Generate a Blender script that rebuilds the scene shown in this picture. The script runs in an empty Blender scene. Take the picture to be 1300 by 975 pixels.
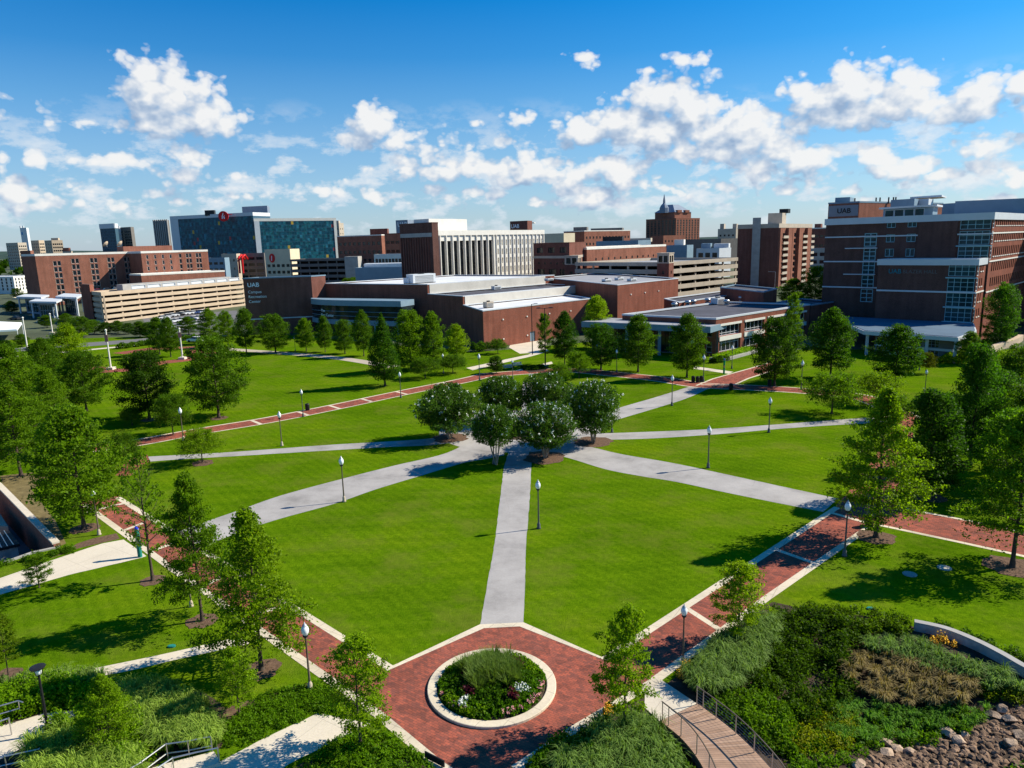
import bpy, bmesh, math, random
import numpy as np
from mathutils import Vector, Matrix, geometry

R = math.radians
scene = bpy.context.scene
col = scene.collection

# ------------------------------------------------------------------ camera
H = 24.0                    # height of the viewpoint above the lawn
FPX = 900.0                 # focal length in photo pixels (photo is 1300 wide)
ROLL = R(1.5)
PITCH = math.atan(179.5 / FPX)
SP, CP, SR, CR = math.sin(PITCH), math.cos(PITCH), math.sin(ROLL), math.cos(ROLL)
FW = Vector((0, CP, -SP)); U0 = Vector((0, SP, CP)); R0 = Vector((1, 0, 0))
EX = R0 * CR - U0 * SR
EY = R0 * SR + U0 * CR
cam_d = bpy.data.cameras.new("camera")
cam_d.sensor_width = 36.0
cam_d.lens = FPX / 1300 * 36
cam_d.clip_start = 0.5
cam_d.clip_end = 20000
cam = bpy.data.objects.new("camera", cam_d)
col.objects.link(cam)
M = Matrix.Identity(4)
for i in range(3):
    M[i][0] = EX[i]; M[i][1] = EY[i]; M[i][2] = -FW[i]
M[0][3], M[1][3], M[2][3] = 0, 0, H
cam.matrix_world = M
scene.camera = cam

# ------------------------------------------------------------------ light
SUN_ELEV = R(37.5)
SUN_AZ = R(14)              # from +X towards +Y
sv = Vector((math.cos(SUN_AZ) * math.cos(SUN_ELEV), math.sin(SUN_AZ) * math.cos(SUN_ELEV), math.sin(SUN_ELEV)))
sd = bpy.data.lights.new("sun", 'SUN')
sd.energy = 5.0
sd.angle = R(0.5)
sd.color = (1.0, 0.93, 0.79)
sun = bpy.data.objects.new("sun", sd)
sun.rotation_euler = sv.to_track_quat('Z', 'Y').to_euler()
sun.location = (60, 30, 90)
col.objects.link(sun)

scene.view_settings.view_transform = 'Standard'
scene.view_settings.look = 'None'
scene.view_settings.exposure = 0.62
scene.view_settings.gamma = 1.0
scene.view_settings.use_curve_mapping = False
scene.cycles.max_bounces = 6
scene.cycles.transparent_max_bounces = 8
scene.cycles.use_denoising = True

# ------------------------------------------------------------------ pixel <-> place helpers
def ray(px, py):
    return FW + EX * ((px - 650) / FPX) + EY * ((487.5 - py) / FPX)

def G(px, py, z=0.0):
    """where the sight line through a photo pixel meets the level z"""
    d = ray(px, py)
    t = (z - H) / d.z
    return Vector((d.x * t, d.y * t, z))

def XY(px, Y, z=8.0):
    """ground x of a point at distance Y that shows at column px"""
    dz = z - H
    k = (px - 650) / FPX
    x = (k * (Y * CP - dz * SP) + SR * (Y * SP + dz * CP)) / CR
    return Vector((x, Y))

def ZAT(p, py):
    """height at which a point above ground place p shows at row py"""
    k = (487.5 - py) / FPX
    # x SR + CR (Y SP + dz CP) = k (Y CP - dz SP)
    dz = (k * p[1] * CP - p[0] * SR - CR * p[1] * SP) / (CR * CP + k * SP)
    return H + dz

def depth(p):
    return p[1] * CP + (H if len(p) < 3 else H - p[2]) * SP

# ------------------------------------------------------------------ object helpers
def tag(o, label=None, cat=None, group=None, kind=None):
    if label: o["label"] = label
    if cat: o["category"] = cat
    if group: o["group"] = group
    if kind: o["kind"] = kind
    return o

def empty(name, loc, label, cat, group=None, rz=0.0):
    o = bpy.data.objects.new(name, None)
    o.empty_display_size = 0.3
    o.location = loc
    o.rotation_euler = (0, 0, rz)
    col.objects.link(o)
    return tag(o, label, cat, group)

def link(name, me, parent=None, loc=None, rz=None, world=True):
    o = bpy.data.objects.new(name, me)
    col.objects.link(o)
    if parent is not None:
        o.parent = parent
        if world:
            o.matrix_parent_inverse = (Matrix.Translation(parent.location) @ Matrix.Rotation(parent.rotation_euler.z, 4, 'Z')).inverted()
    if loc is not None: o.location = loc
    if rz is not None: o.rotation_euler = (0, 0, rz)
    return o

def copy_tree(o, parent=None):
    c = o.copy()
    col.objects.link(c)
    c.parent = parent
    for ch in KIDS.get(o.name, []):
        copy_tree(ch, c)
    return c
KIDS = {}
def reg(o):
    """remember the parts of a prototype for copying"""
    for ch in o.children:
        KIDS.setdefault(o.name, []).append(ch)
        reg(ch)

class MB:
    def __init__(s):
        s.v, s.f, s.m = [], [], []
    def quad(s, a, b, c, d, m=0):
        n = len(s.v); s.v += [tuple(a), tuple(b), tuple(c), tuple(d)]; s.f.append((n, n+1, n+2, n+3)); s.m.append(m)
    def poly(s, pts, m=0):
        n = len(s.v); s.v += [tuple(p) for p in pts]; s.f.append(tuple(range(n, n+len(pts)))); s.m.append(m)
    def box(s, x0, x1, y0, y1, z0, z1, m=0):
        n = len(s.v)
        s.v += [(x0,y0,z0),(x1,y0,z0),(x1,y1,z0),(x0,y1,z0),(x0,y0,z1),(x1,y0,z1),(x1,y1,z1),(x0,y1,z1)]
        for f in ((0,3,2,1),(4,5,6,7),(0,1,5,4),(1,2,6,5),(2,3,7,6),(3,0,4,7)):
            s.f.append(tuple(n+i for i in f)); s.m.append(m)
    def prism(s, poly, z0, z1, m=0, mt=None, bottom=True):
        n = len(s.v); k = len(poly)
        s.v += [(p[0], p[1], z0) for p in poly] + [(p[0], p[1], z1) for p in poly]
        for i in range(k):
            j = (i+1) % k
            s.f.append((n+i, n+j, n+k+j, n+k+i)); s.m.append(m)
        s.f.append(tuple(n+k+i for i in range(k))); s.m.append(m if mt is None else mt)
        if bottom:
            s.f.append(tuple(n+k-1-i for i in range(k))); s.m.append(m)
    def tube(s, pts, r0, r1=None, seg=6, m=0, cap=True):
        if r1 is None: r1 = r0
        pts = [Vector(p) for p in pts]; k = len(pts); n = len(s.v)
        for i, p in enumerate(pts):
            d = (pts[min(i+1, k-1)] - pts[max(i-1, 0)])
            if d.length < 1e-6: d = Vector((0,0,1))
            d.normalize()
            a = d.cross(Vector((0,0,1)) if abs(d.z) < .9 else Vector((1,0,0))).normalized()
            b = d.cross(a)
            r = r0 + (r1-r0)*i/(k-1)
            for q in range(seg):
                t = 2*math.pi*q/seg
                s.v.append(tuple(p + a*(r*math.cos(t)) + b*(r*math.sin(t))))
        for i in range(k-1):
            for q in range(seg):
                w = (q+1) % seg
                s.f.append((n+i*seg+q, n+i*seg+w, n+(i+1)*seg+w, n+(i+1)*seg+q)); s.m.append(m)
        if cap:
            s.f.append(tuple(n+q for q in range(seg))[::-1]); s.m.append(m)
            s.f.append(tuple(n+(k-1)*seg+q for q in range(seg))); s.m.append(m)
    def lathe(s, prof, seg=14, m=0, c=(0,0,0)):
        n = len(s.v); k = len(prof)
        for r, z in prof:
            for q in range(seg):
                t = 2*math.pi*q/seg
                s.v.append((c[0]+r*math.cos(t), c[1]+r*math.sin(t), c[2]+z))
        for i in range(k-1):
            for q in range(seg):
                w = (q+1) % seg
                s.f.append((n+i*seg+q, n+i*seg+w, n+(i+1)*seg+w, n+(i+1)*seg+q)); s.m.append(m)
    def mesh(s, name, mats, smooth=False):
        me = bpy.data.meshes.new(name)
        me.from_pydata(s.v, [], s.f)
        for mt in (mats if isinstance(mats, (list, tuple)) else [mats]): me.materials.append(mt)
        me.polygons.foreach_set("material_index", s.m)
        if smooth: me.polygons.foreach_set("use_smooth", [True]*len(s.f))
        me.update()
        return me
    def build(s, name, mats, parent=None, smooth=False, **k):
        return link(name, s.mesh(name, mats, smooth), parent, **k)

def quads_mesh(name, V, mat, tint=None, uv=None):
    """V: (n,4,3) loose quads as one fast mesh"""
    n = len(V)
    me = bpy.data.meshes.new(name)
    me.vertices.add(4*n); me.vertices.foreach_set("co", np.ascontiguousarray(V, dtype=np.float32).ravel())
    me.loops.add(4*n); me.loops.foreach_set("vertex_index", np.arange(4*n, dtype=np.int32))
    me.polygons.add(n); me.polygons.foreach_set("loop_start", np.arange(0, 4*n, 4, dtype=np.int32))
    if tint is not None:
        a = me.attributes.new("tint", 'FLOAT', 'FACE'); a.data.foreach_set("value", np.asarray(tint, dtype=np.float32))
    me.materials.append(mat)
    me.update(calc_edges=True)
    return me

# ------------------------------------------------------------------ materials
class NT:
    def __init__(s, tree): s.t = tree
    def n(s, typ, **k):
        o = s.t.nodes.new(typ)
        for a, b in k.items():
            if a.startswith("i_"):
                key = a[2:]
                o.inputs[int(key) if key.isdigit() else key.replace("_", " ")].default_value = b
            else: setattr(o, a, b)
        return o
    def l(s, a, b): s.t.links.new(a, b)
    def math(s, op, a, b=None, c=None):
        o = s.t.nodes.new("ShaderNodeMath"); o.operation = op
        for i, x in enumerate((a, b, c)):
            if x is None: continue
            if isinstance(x, (int, float)): o.inputs[i].default_value = x
            else: s.l(x, o.inputs[i])
        return o.outputs[0]
    def ramp(s, fac, stops, interp='LINEAR'):
        o = s.t.nodes.new("ShaderNodeValToRGB"); e = o.color_ramp; e.interpolation = interp
        while len(e.elements) < len(stops): e.elements.new(0.5)
        for el, (p, c) in zip(e.elements, stops): el.position = p; el.color = (*c, 1) if len(c) == 3 else c
        s.l(fac, o.inputs[0]); return o.outputs[0]
    def mix(s, fac, a, b, mode='MIX'):
        o = s.t.nodes.new("ShaderNodeMix"); o.data_type = 'RGBA'; o.blend_type = mode
        for i, x in ((0, fac), (6, a), (7, b)):
            if isinstance(x, (int, float)): o.inputs[i].default_value = x
            elif isinstance(x, tuple): o.inputs[i].default_value = (*x, 1)
            else: s.l(x, o.inputs[i])
        return o.outputs[2]

def newmat(name):
    m = bpy.data.materials.new(name); m.use_nodes = True
    nt = NT(m.node_tree)
    b = m.node_tree.nodes["Principled BSDF"]
    return m, nt, b

def plain(name, c, rough=.7, metal=0.0, var=.12, scale=.6, spec=.12, bump=0.0):
    m, nt, b = newmat(name)
    g = nt.n("ShaderNodeNewGeometry")
    no = nt.n("ShaderNodeTexNoise", i_Scale=scale, i_Detail=6.0, i_Roughness=.65)
    nt.l(g.outputs["Position"], no.inputs["Vector"])
    lo = tuple(x*(1-var) for x in c); hi = tuple(min(1, x*(1+var)) for x in c)
    nt.l(nt.ramp(no.outputs["Fac"], [(.3, lo), (.7, hi)]), b.inputs["Base Color"])
    b.inputs["Roughness"].default_value = rough; b.inputs["Metallic"].default_value = metal
    b.inputs["Specular IOR Level"].default_value = spec
    if bump:
        bp = nt.n("ShaderNodeBump", i_Strength=bump, i_Distance=.05)
        n2 = nt.n("ShaderNodeTexNoise", i_Scale=scale*12, i_Detail=3.0)
        nt.l(g.outputs["Position"], n2.inputs["Vector"]); nt.l(n2.outputs["Fac"], bp.inputs["Height"]); nt.l(bp.outputs[0], b.inputs["Normal"])
    return m

def wallbrick(name, c, mortar=(.17,.10,.08), scale=1.0, var=.25):
    """running-bond brick for vertical walls: u runs along the wall, v is height"""
    m, nt, b = newmat(name)
    g = nt.n("ShaderNodeNewGeometry")
    sp = nt.n("ShaderNodeSeparateXYZ"); nt.l(g.outputs["Position"], sp.inputs[0])
    sn = nt.n("ShaderNodeSeparateXYZ"); nt.l(g.outputs["True Normal"], sn.inputs[0])
    u = nt.math('SUBTRACT', nt.math('MULTIPLY', sp.outputs[1], sn.outputs[0]), nt.math('MULTIPLY', sp.outputs[0], sn.outputs[1]))
    cv = nt.n("ShaderNodeCombineXYZ"); nt.l(u, cv.inputs[0]); nt.l(sp.outputs[2], cv.inputs[1])
    br = nt.n("ShaderNodeTexBrick", i_Scale=scale, i_Mortar_Size=.012, i_Brick_Width=.24, i_Row_Height=.08)
    br.inputs["Color1"].default_value = (*[x*(1-var) for x in c], 1); br.inputs["Color2"].default_value = (*[x*(1+var*.6) for x in c], 1)
    br.inputs["Mortar"].default_value = (*mortar, 1)
    nt.l(cv.outputs[0], br.inputs["Vector"])
    no = nt.n("ShaderNodeTexNoise", i_Scale=.25, i_Detail=5.0, i_Roughness=.6); nt.l(g.outputs["Position"], no.inputs["Vector"])
    st = nt.n("ShaderNodeTexNoise", i_Scale=1.0, i_Detail=3.0)
    mp = nt.n("ShaderNodeCombineXYZ"); nt.l(nt.math('MULTIPLY', u, .9), mp.inputs[0]); nt.l(nt.math('MULTIPLY', sp.outputs[2], .08), mp.inputs[1]); nt.l(mp.outputs[0], st.inputs["Vector"])
    c2 = nt.mix(1.0, br.outputs["Color"], nt.ramp(no.outputs["Fac"], [(.3, (.82,.82,.82)), (.7, (1.1,1.1,1.1))]), 'MULTIPLY')
    c3 = nt.mix(1.0, c2, nt.ramp(st.outputs["Fac"], [(.35, (.86,.86,.86)), (.6, (1.05,1.05,1.05))]), 'MULTIPLY')
    nt.l(c3, b.inputs["Base Color"]); b.inputs["Roughness"].default_value = .9; b.inputs["Specular IOR Level"].default_value = .03
    return m

def paver(name, ang):
    m, nt, b = newmat(name)
    g = nt.n("ShaderNodeNewGeometry")
    mp = nt.n("ShaderNodeMapping"); mp.inputs["Rotation"].default_value = (0, 0, ang); nt.l(g.outputs["Position"], mp.inputs["Vector"])
    br = nt.n("ShaderNodeTexBrick", i_Scale=1.0, i_Mortar_Size=.009, i_Brick_Width=.3, i_Row_Height=.15, i_Bias=-.1)
    br.inputs["Color1"].default_value = (.38,.105,.066,1); br.inputs["Color2"].default_value = (.20,.075,.058,1); br.inputs["Mortar"].default_value = (.12,.06,.045,1)
    nt.l(mp.outputs[0], br.inputs["Vector"])
    vo = nt.n("ShaderNodeTexVoronoi", i_Scale=1.9); nt.l(mp.outputs[0], vo.inputs["Vector"])
    sc = nt.n("ShaderNodeSeparateColor"); nt.l(vo.outputs["Color"], sc.inputs[0])
    no = nt.n("ShaderNodeTexNoise", i_Scale=.35, i_Detail=6.0, i_Roughness=.65); nt.l(g.outputs["Position"], no.inputs["Vector"])
    c = nt.mix(1.0, br.outputs["Color"], nt.ramp(sc.outputs[0], [(0, (.72,.78,.8)), (1, (1.12,1.08,1.05))]), 'MULTIPLY')
    c = nt.mix(1.0, c, nt.ramp(no.outputs["Fac"], [(.3, (.8,.8,.8)), (.7, (1.15,1.12,1.1))]), 'MULTIPLY')
    nt.l(c, b.inputs["Base Color"]); b.inputs["Roughness"].default_value = .85; b.inputs["Specular IOR Level"].default_value = .06
    bp = nt.n("ShaderNodeBump", i_Strength=.3, i_Distance=.02); nt.l(br.outputs["Fac"], bp.inputs["Height"]); bp.invert = True; nt.l(bp.outputs[0], b.inputs["Normal"])
    return m

def slab(name, c, ang=0.0, joint=1.8, var=.14, jd=.55):
    """poured walk with saw-cut joints, stains and a few cracks"""
    m, nt, b = newmat(name)
    g = nt.n("ShaderNodeNewGeometry")
    no = nt.n("ShaderNodeTexNoise", i_Scale=.22, i_Detail=8.0, i_Roughness=.68); nt.l(g.outputs["Position"], no.inputs["Vector"])
    n2 = nt.n("ShaderNodeTexNoise", i_Scale=9.0, i_Detail=4.0); nt.l(g.outputs["Position"], n2.inputs["Vector"])
    base = nt.ramp(no.outputs["Fac"], [(.25, tuple(x*(1-var*1.5) for x in c)), (.5, c), (.75, tuple(min(1, x*(1+var)) for x in c))])
    base = nt.mix(1.0, base, nt.ramp(n2.outputs["Fac"], [(.3, (.92,.92,.92)), (.7, (1.06,1.06,1.06))]), 'MULTIPLY')
    if joint:
        mp = nt.n("ShaderNodeMapping"); mp.inputs["Rotation"].default_value = (0, 0, ang); nt.l(g.outputs["Position"], mp.inputs["Vector"])
        br = nt.n("ShaderNodeTexBrick", i_Scale=1.0, i_Mortar_Size=.022, i_Brick_Width=joint, i_Row_Height=joint*1.3); br.offset = 0.0
        for k in ("Color1", "Color2"): br.inputs[k].default_value = (1,1,1,1)
        br.inputs["Mortar"].default_value = (jd, jd, jd, 1)
        nt.l(mp.outputs[0], br.inputs["Vector"])
        base = nt.mix(1.0, base, br.outputs["Color"], 'MULTIPLY')
    wv = nt.n("ShaderNodeTexVoronoi", i_Scale=.16); wv.feature = 'DISTANCE_TO_EDGE'
    ad = nt.n("ShaderNodeVectorMath"); ad.operation = 'MULTIPLY_ADD'; nt.l(n2.outputs["Color"], ad.inputs[0]); ad.inputs[1].default_value = (.5,.5,0); nt.l(g.outputs["Position"], ad.inputs[2])
    nt.l(ad.outputs[0], wv.inputs["Vector"])
    base = nt.mix(1.0, base, nt.ramp(wv.outputs["Distance"], [(0, (.86,.86,.86)), (.004, (1,1,1))]), 'MULTIPLY')
    nt.l(base, b.inputs["Base Color"]); b.inputs["Roughness"].default_value = .9; b.inputs["Specular IOR Level"].default_value = .05
    return m

def lawnmat():
    m, nt, b = newmat("lawn_grass")
    g = nt.n("ShaderNodeNewGeometry")
    P = g.outputs["Position"]
    def noise(scale, detail=5.0, rough=.6, vec=P):
        o = nt.n("ShaderNodeTexNoise", i_Scale=scale, i_Detail=detail, i_Roughness=rough); nt.l(vec, o.inputs["Vector"]); return o.outputs["Fac"]
    mp = nt.n("ShaderNodeMapping"); mp.inputs["Rotation"].default_value = (0,0,R(20)); mp.inputs["Scale"].default_value = (.25, 1.3, 1); nt.l(P, mp.inputs["Vector"])
    c = nt.ramp(noise(.07, 7.0, .62), [(.30, (.060,.125,.003)), (.5, (.085,.168,.0035)), (.70, (.122,.195,.005))])
    c = nt.mix(1.0, c, nt.ramp(noise(.55, 6.0, .7, mp.outputs[0]), [(.3, (.74,.80,.75)), (.7, (1.24,1.15,1.1))]), 'MULTIPLY')
    c = nt.mix(1.0, c, nt.ramp(noise(3.5, 5.0, .75), [(.32, (.64,.72,.66)), (.68, (1.34,1.24,1.2))]), 'MULTIPLY')
    c = nt.mix(1.0, c, nt.ramp(noise(22.0, 2.0, .6), [(.3, (.6,.66,.6)), (.7, (1.35,1.3,1.3))]), 'MULTIPLY')
    st = nt.n('ShaderNodeMapping'); st.inputs['Rotation'].default_value = (0,0,R(-38)); nt.l(P, st.inputs['Vector'])
    wv = nt.n('ShaderNodeTexWave', i_Scale=.32, i_Distortion=1.2, i_Detail=2.0); nt.l(st.outputs[0], wv.inputs['Vector'])
    c = nt.mix(1.0, c, nt.ramp(wv.outputs['Fac'], [(.25, (.93,.95,.93)), (.75, (1.06,1.04,1.06))]), 'MULTIPLY')
    dry = nt.math('MULTIPLY', nt.ramp(noise(.16, 8.0, .72), [(.48, (0,0,0)), (.70, (1,1,1))]), .62)
    c = nt.mix(dry, c, (.150,.165,.022))
    nt.l(c, b.inputs["Base Color"]); b.inputs["Roughness"].default_value = .85; b.inputs["Specular IOR Level"].default_value = .0
    bp = nt.n("ShaderNodeBump", i_Strength=.55, i_Distance=.12)
    nt.l(nt.math('ADD', noise(14.0, 3.0), noise(1.2, 4.0)), bp.inputs["Height"]); nt.l(bp.outputs[0], b.inputs["Normal"])
    return m

def leafmat(name, dark, light, trans=.4, rough=.5):
    m, nt, b = newmat(name)
    at = nt.n("ShaderNodeAttribute"); at.attribute_name = "tint"
    oi = nt.n("ShaderNodeObjectInfo")
    c = nt.ramp(at.outputs["Fac"], [(0, dark), (1, light)])
    c = nt.mix(1.0, c, oi.outputs["Color"], 'MULTIPLY')
    nt.l(c, b.inputs["Base Color"]); b.inputs["Roughness"].default_value = rough; b.inputs["Specular IOR Level"].default_value = .08
    tr = nt.n("ShaderNodeBsdfTranslucent")
    tc = nt.mix(1.0, c, (1.3, 1.35, .45), 'MULTIPLY'); nt.l(tc, tr.inputs["Color"])
    mx = nt.n("ShaderNodeMixShader"); mx.inputs[0].default_value = trans
    nt.l(b.outputs[0], mx.inputs[1]); nt.l(tr.outputs[0], mx.inputs[2])
    nt.l(mx.outputs[0], m.node_tree.nodes["Material Output"].inputs["Surface"])
    return m

def glassmat(name, c=(.012,.018,.022), rough=.08, spec=.35):
    m, nt, b = newmat(name)
    g = nt.n("ShaderNodeNewGeometry"); no = nt.n("ShaderNodeTexNoise", i_Scale=.35, i_Detail=2.0); nt.l(g.outputs["Position"], no.inputs["Vector"])
    nt.l(nt.ramp(no.outputs["Fac"], [(.35, tuple(x*.6 for x in c)), (.65, tuple(x*1.5 for x in c))]), b.inputs["Base Color"])
    b.inputs["Roughness"].default_value = rough; b.inputs["Specular IOR Level"].default_value = spec
    return m

MAT = dict(
    lawn=lawnmat(),
    ground=plain("city_ground", (.085,.10,.055), .9, var=.5, scale=.02),
    asphalt=slab("asphalt", (.16,.155,.155), joint=0, var=.2),
    walk=slab("grey_walk", (.36,.335,.31), R(0), joint=0, var=.28),
    cream=slab("cream_concrete", (.62,.54,.42), R(33), joint=2.4, var=.1, jd=.8),
    border=slab("cream_border", (.62,.53,.39), R(33), joint=1.2, var=.2, jd=.72),
    paver=paver("red_paver", R(35)),
    mulch=plain("mulch", (.14,.085,.055), .95, var=.45, scale=4.0, bump=.6),
    soil=plain("planting_soil", (.06,.042,.028), .95, var=.5, scale=1.5, bump=.6),
    brick=wallbrick("red_brick", (.29,.088,.052)),
    brick2=wallbrick("brown_and_shaded_brick", (.19,.068,.05)),  # real brown brick, and a darkened copy for some shaded walls
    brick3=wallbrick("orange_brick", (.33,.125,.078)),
    brick4=wallbrick("dark_and_shaded_brick", (.105,.048,.040)),  # library tower brick, and the shaded copy for the residence hall fronts
    tan=plain("tan_precast", (.50,.385,.27), .8, var=.1, scale=.4),
    buff=plain("buff_concrete", (.44,.37,.29), .8, var=.12, scale=.4),
    conc=plain("grey_concrete", (.36,.34,.31), .8, var=.15, scale=.5),
    dconc=plain("dark_concrete", (.16,.145,.13), .8, var=.15, scale=.5),
    white=plain("white_precast", (.72,.68,.60), .7, var=.08, scale=.5),
    panel=plain("white_metal_panel", (.56,.58,.59), .55, var=.05, scale=.3, spec=.2),
    bluepanel=plain("blue_grey_panel", (.19,.27,.33), .5, var=.1, scale=.3, spec=.2),
    roofg=plain("grey_roof", (.30,.30,.31), .9, var=.2, scale=.15),
    roofd=plain("dark_roof", (.085,.085,.10), .9, var=.25, scale=.2),
    rooft=plain("tan_roof", (.58,.54,.47), .9, var=.12, scale=.2),
    roofw=plain("white_roof", (.62,.62,.62), .85, var=.12, scale=.2),
    glass=glassmat("dark_glass"),
    tealglass=glassmat("teal_glass", (.006,.042,.05), .12, .14),
    hblue=glassmat("blue_glass", (.007,.06,.09), .3, .2),
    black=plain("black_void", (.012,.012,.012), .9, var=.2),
    steel=plain("steel", (.52,.50,.47), .35, .8, var=.08, scale=2),
    dmetal=plain("dark_metal", (.03,.03,.032), .45, .4, var=.2, scale=3),
    bronze=plain("bronze_pole", (.17,.135,.10), .5, .3, var=.2, scale=3),
    polebase=plain("pale_pole_base", (.42,.35,.26), .7, var=.15, scale=3),
    globe=plain("lamp_globe", (.86,.87,.87), .25, var=.02, scale=2, spec=.5),
    cap=plain("pale_cap", (.45,.47,.46), .4, .3, var=.05),
    green=plain("phone_green", (.0,.30,.14), .45, var=.08),
    teal=plain("phone_teal", (.02,.20,.17), .45, var=.08),
    blue=plain("beacon_blue", (.03,.05,.55), .3, var=.05),
    red=plain("logo_red", (.62,.02,.02), .5, var=.05),
    signw=plain("sign_white", (.85,.85,.85), .5, var=.02),
    signg=plain("sign_grey", (.14,.13,.13), .5, var=.02),
    signt=plain("sign_teal", (.03,.16,.20), .5, var=.02),
    stone=plain("wall_stone", (.42,.38,.35), .9, var=.25, scale=1.6, bump=.5),
    rock=plain("rock", (.40,.29,.20), .9, var=.45, scale=1.2, bump=.7),
    deck=None,
    bark=plain("bark", (.085,.062,.047), .95, var=.35, scale=4.0, bump=.6),
    pbark=plain("pale_bark", (.34,.27,.21), .9, var=.3, scale=4.0),
    leaf=leafmat("leaves", (.030,.076,.004), (.145,.255,.008), .5),
    leafm=leafmat("myrtle_leaves", (.032,.078,.010), (.10,.19,.016), .35, .45),
    bloom=plain("white_bloom", (.80,.82,.74), .8, var=.05),
    pink=plain("pink_bloom", (.75,.36,.33), .8, var=.2, scale=6),
    burg=leafmat("burgundy_leaves", (.035,.006,.010), (.13,.015,.03), .25),
    yellow=plain("yellow_bloom", (.75,.42,.03), .8, var=.2, scale=6),
    blade=leafmat("grass_blades", (.06,.105,.022), (.25,.33,.09), .4, .6),
    bladeb=leafmat("feather_blades", (.10,.09,.035), (.36,.30,.14), .35, .7),
)
def deckmat():
    m, nt, b = newmat("deck_boards")
    g = nt.n("ShaderNodeNewGeometry")
    tc = nt.n("ShaderNodeUVMap"); tc.uv_map = "UVMap"
    wv = nt.n("ShaderNodeTexWave", i_Scale=1.0); wv.bands_direction = 'Y'; wv.wave_profile = 'SAW'
    sp = nt.n("ShaderNodeSeparateXYZ"); nt.l(tc.outputs[0], sp.inputs[0])
    fr = nt.math('FRACT', nt.math('MULTIPLY', sp.outputs[1], 1/.15))
    gap = nt.math('LESS_THAN', fr, .09)
    fl = nt.math('FLOOR', nt.math('MULTIPLY', sp.outputs[1], 1/.15))
    wn = nt.n("ShaderNodeTexWhiteNoise"); wn.noise_dimensions = '1D'; nt.l(fl, wn.inputs["W"])
    c = nt.ramp(wn.outputs["Value"], [(0, (.30,.175,.105)), (1, (.40,.25,.165))])
    no = nt.n("ShaderNodeTexNoise", i_Scale=2.0, i_Detail=5.0); nt.l(g.outputs["Position"], no.inputs["Vector"])
    c = nt.mix(1.0, c, nt.ramp(no.outputs["Fac"], [(.3, (.85,.85,.85)), (.7, (1.1,1.1,1.1))]), 'MULTIPLY')
    c = nt.mix(gap, c, (.03,.02,.015))
    nt.l(c, b.inputs["Base Color"]); b.inputs["Roughness"].default_value = .75
    return m
MAT["deck"] = deckmat()
MAT["brick2w"] = MAT["brick2"]; MAT["roofblue"] = plain("blue_slate_roof", (.10,.15,.20), .8, var=.15, scale=.3)
MAT["signgb"] = plain("pale_sign_panel", (.26,.27,.29), .6, var=.05)
MAT["brick4m"] = MAT["brick4"]
MAT["hpane"] = glassmat("light_blue_glass", (.02,.13,.18), .4, .2); MAT["hyel"] = plain("yellow_pane", (.5,.33,.05), .4); MAT["hred"] = plain("red_pane", (.35,.06,.06), .4)
MAT["hbody"] = plain("navy_cladding", (.05,.10,.14), .5); MAT["signgb2"] = plain("slate_cladding", (.20,.24,.30), .6, scale=.2)
MAT["slate2"] = MAT["signgb2"]; MAT["cream2"] = plain("cream_stucco", (.62,.52,.36), .85, var=.08, scale=.2)
MAT["emblemblue"] = plain("emblem_blue", (.05,.25,.5), .5)
MAT["redpale"] = plain("faded_red_banner", (.45,.18,.17), .7, var=.05); MAT["signg2"] = plain("pale_grey_paint", (.5,.52,.5), .5, var=.05); MAT["poleg"] = plain("grey_pole", (.12,.12,.12), .5, .3)
MAT["rock2"] = plain("stone_mix", (.21,.135,.085), .9, var=.7, scale=1.6, bump=.5)
MAT["tealbar"] = plain("teal_frame", (.26,.46,.50), .5, var=.05)
MAT["hteal"] = glassmat("hospital_teal_glass", (.012,.10,.125), .35, .2)
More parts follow.
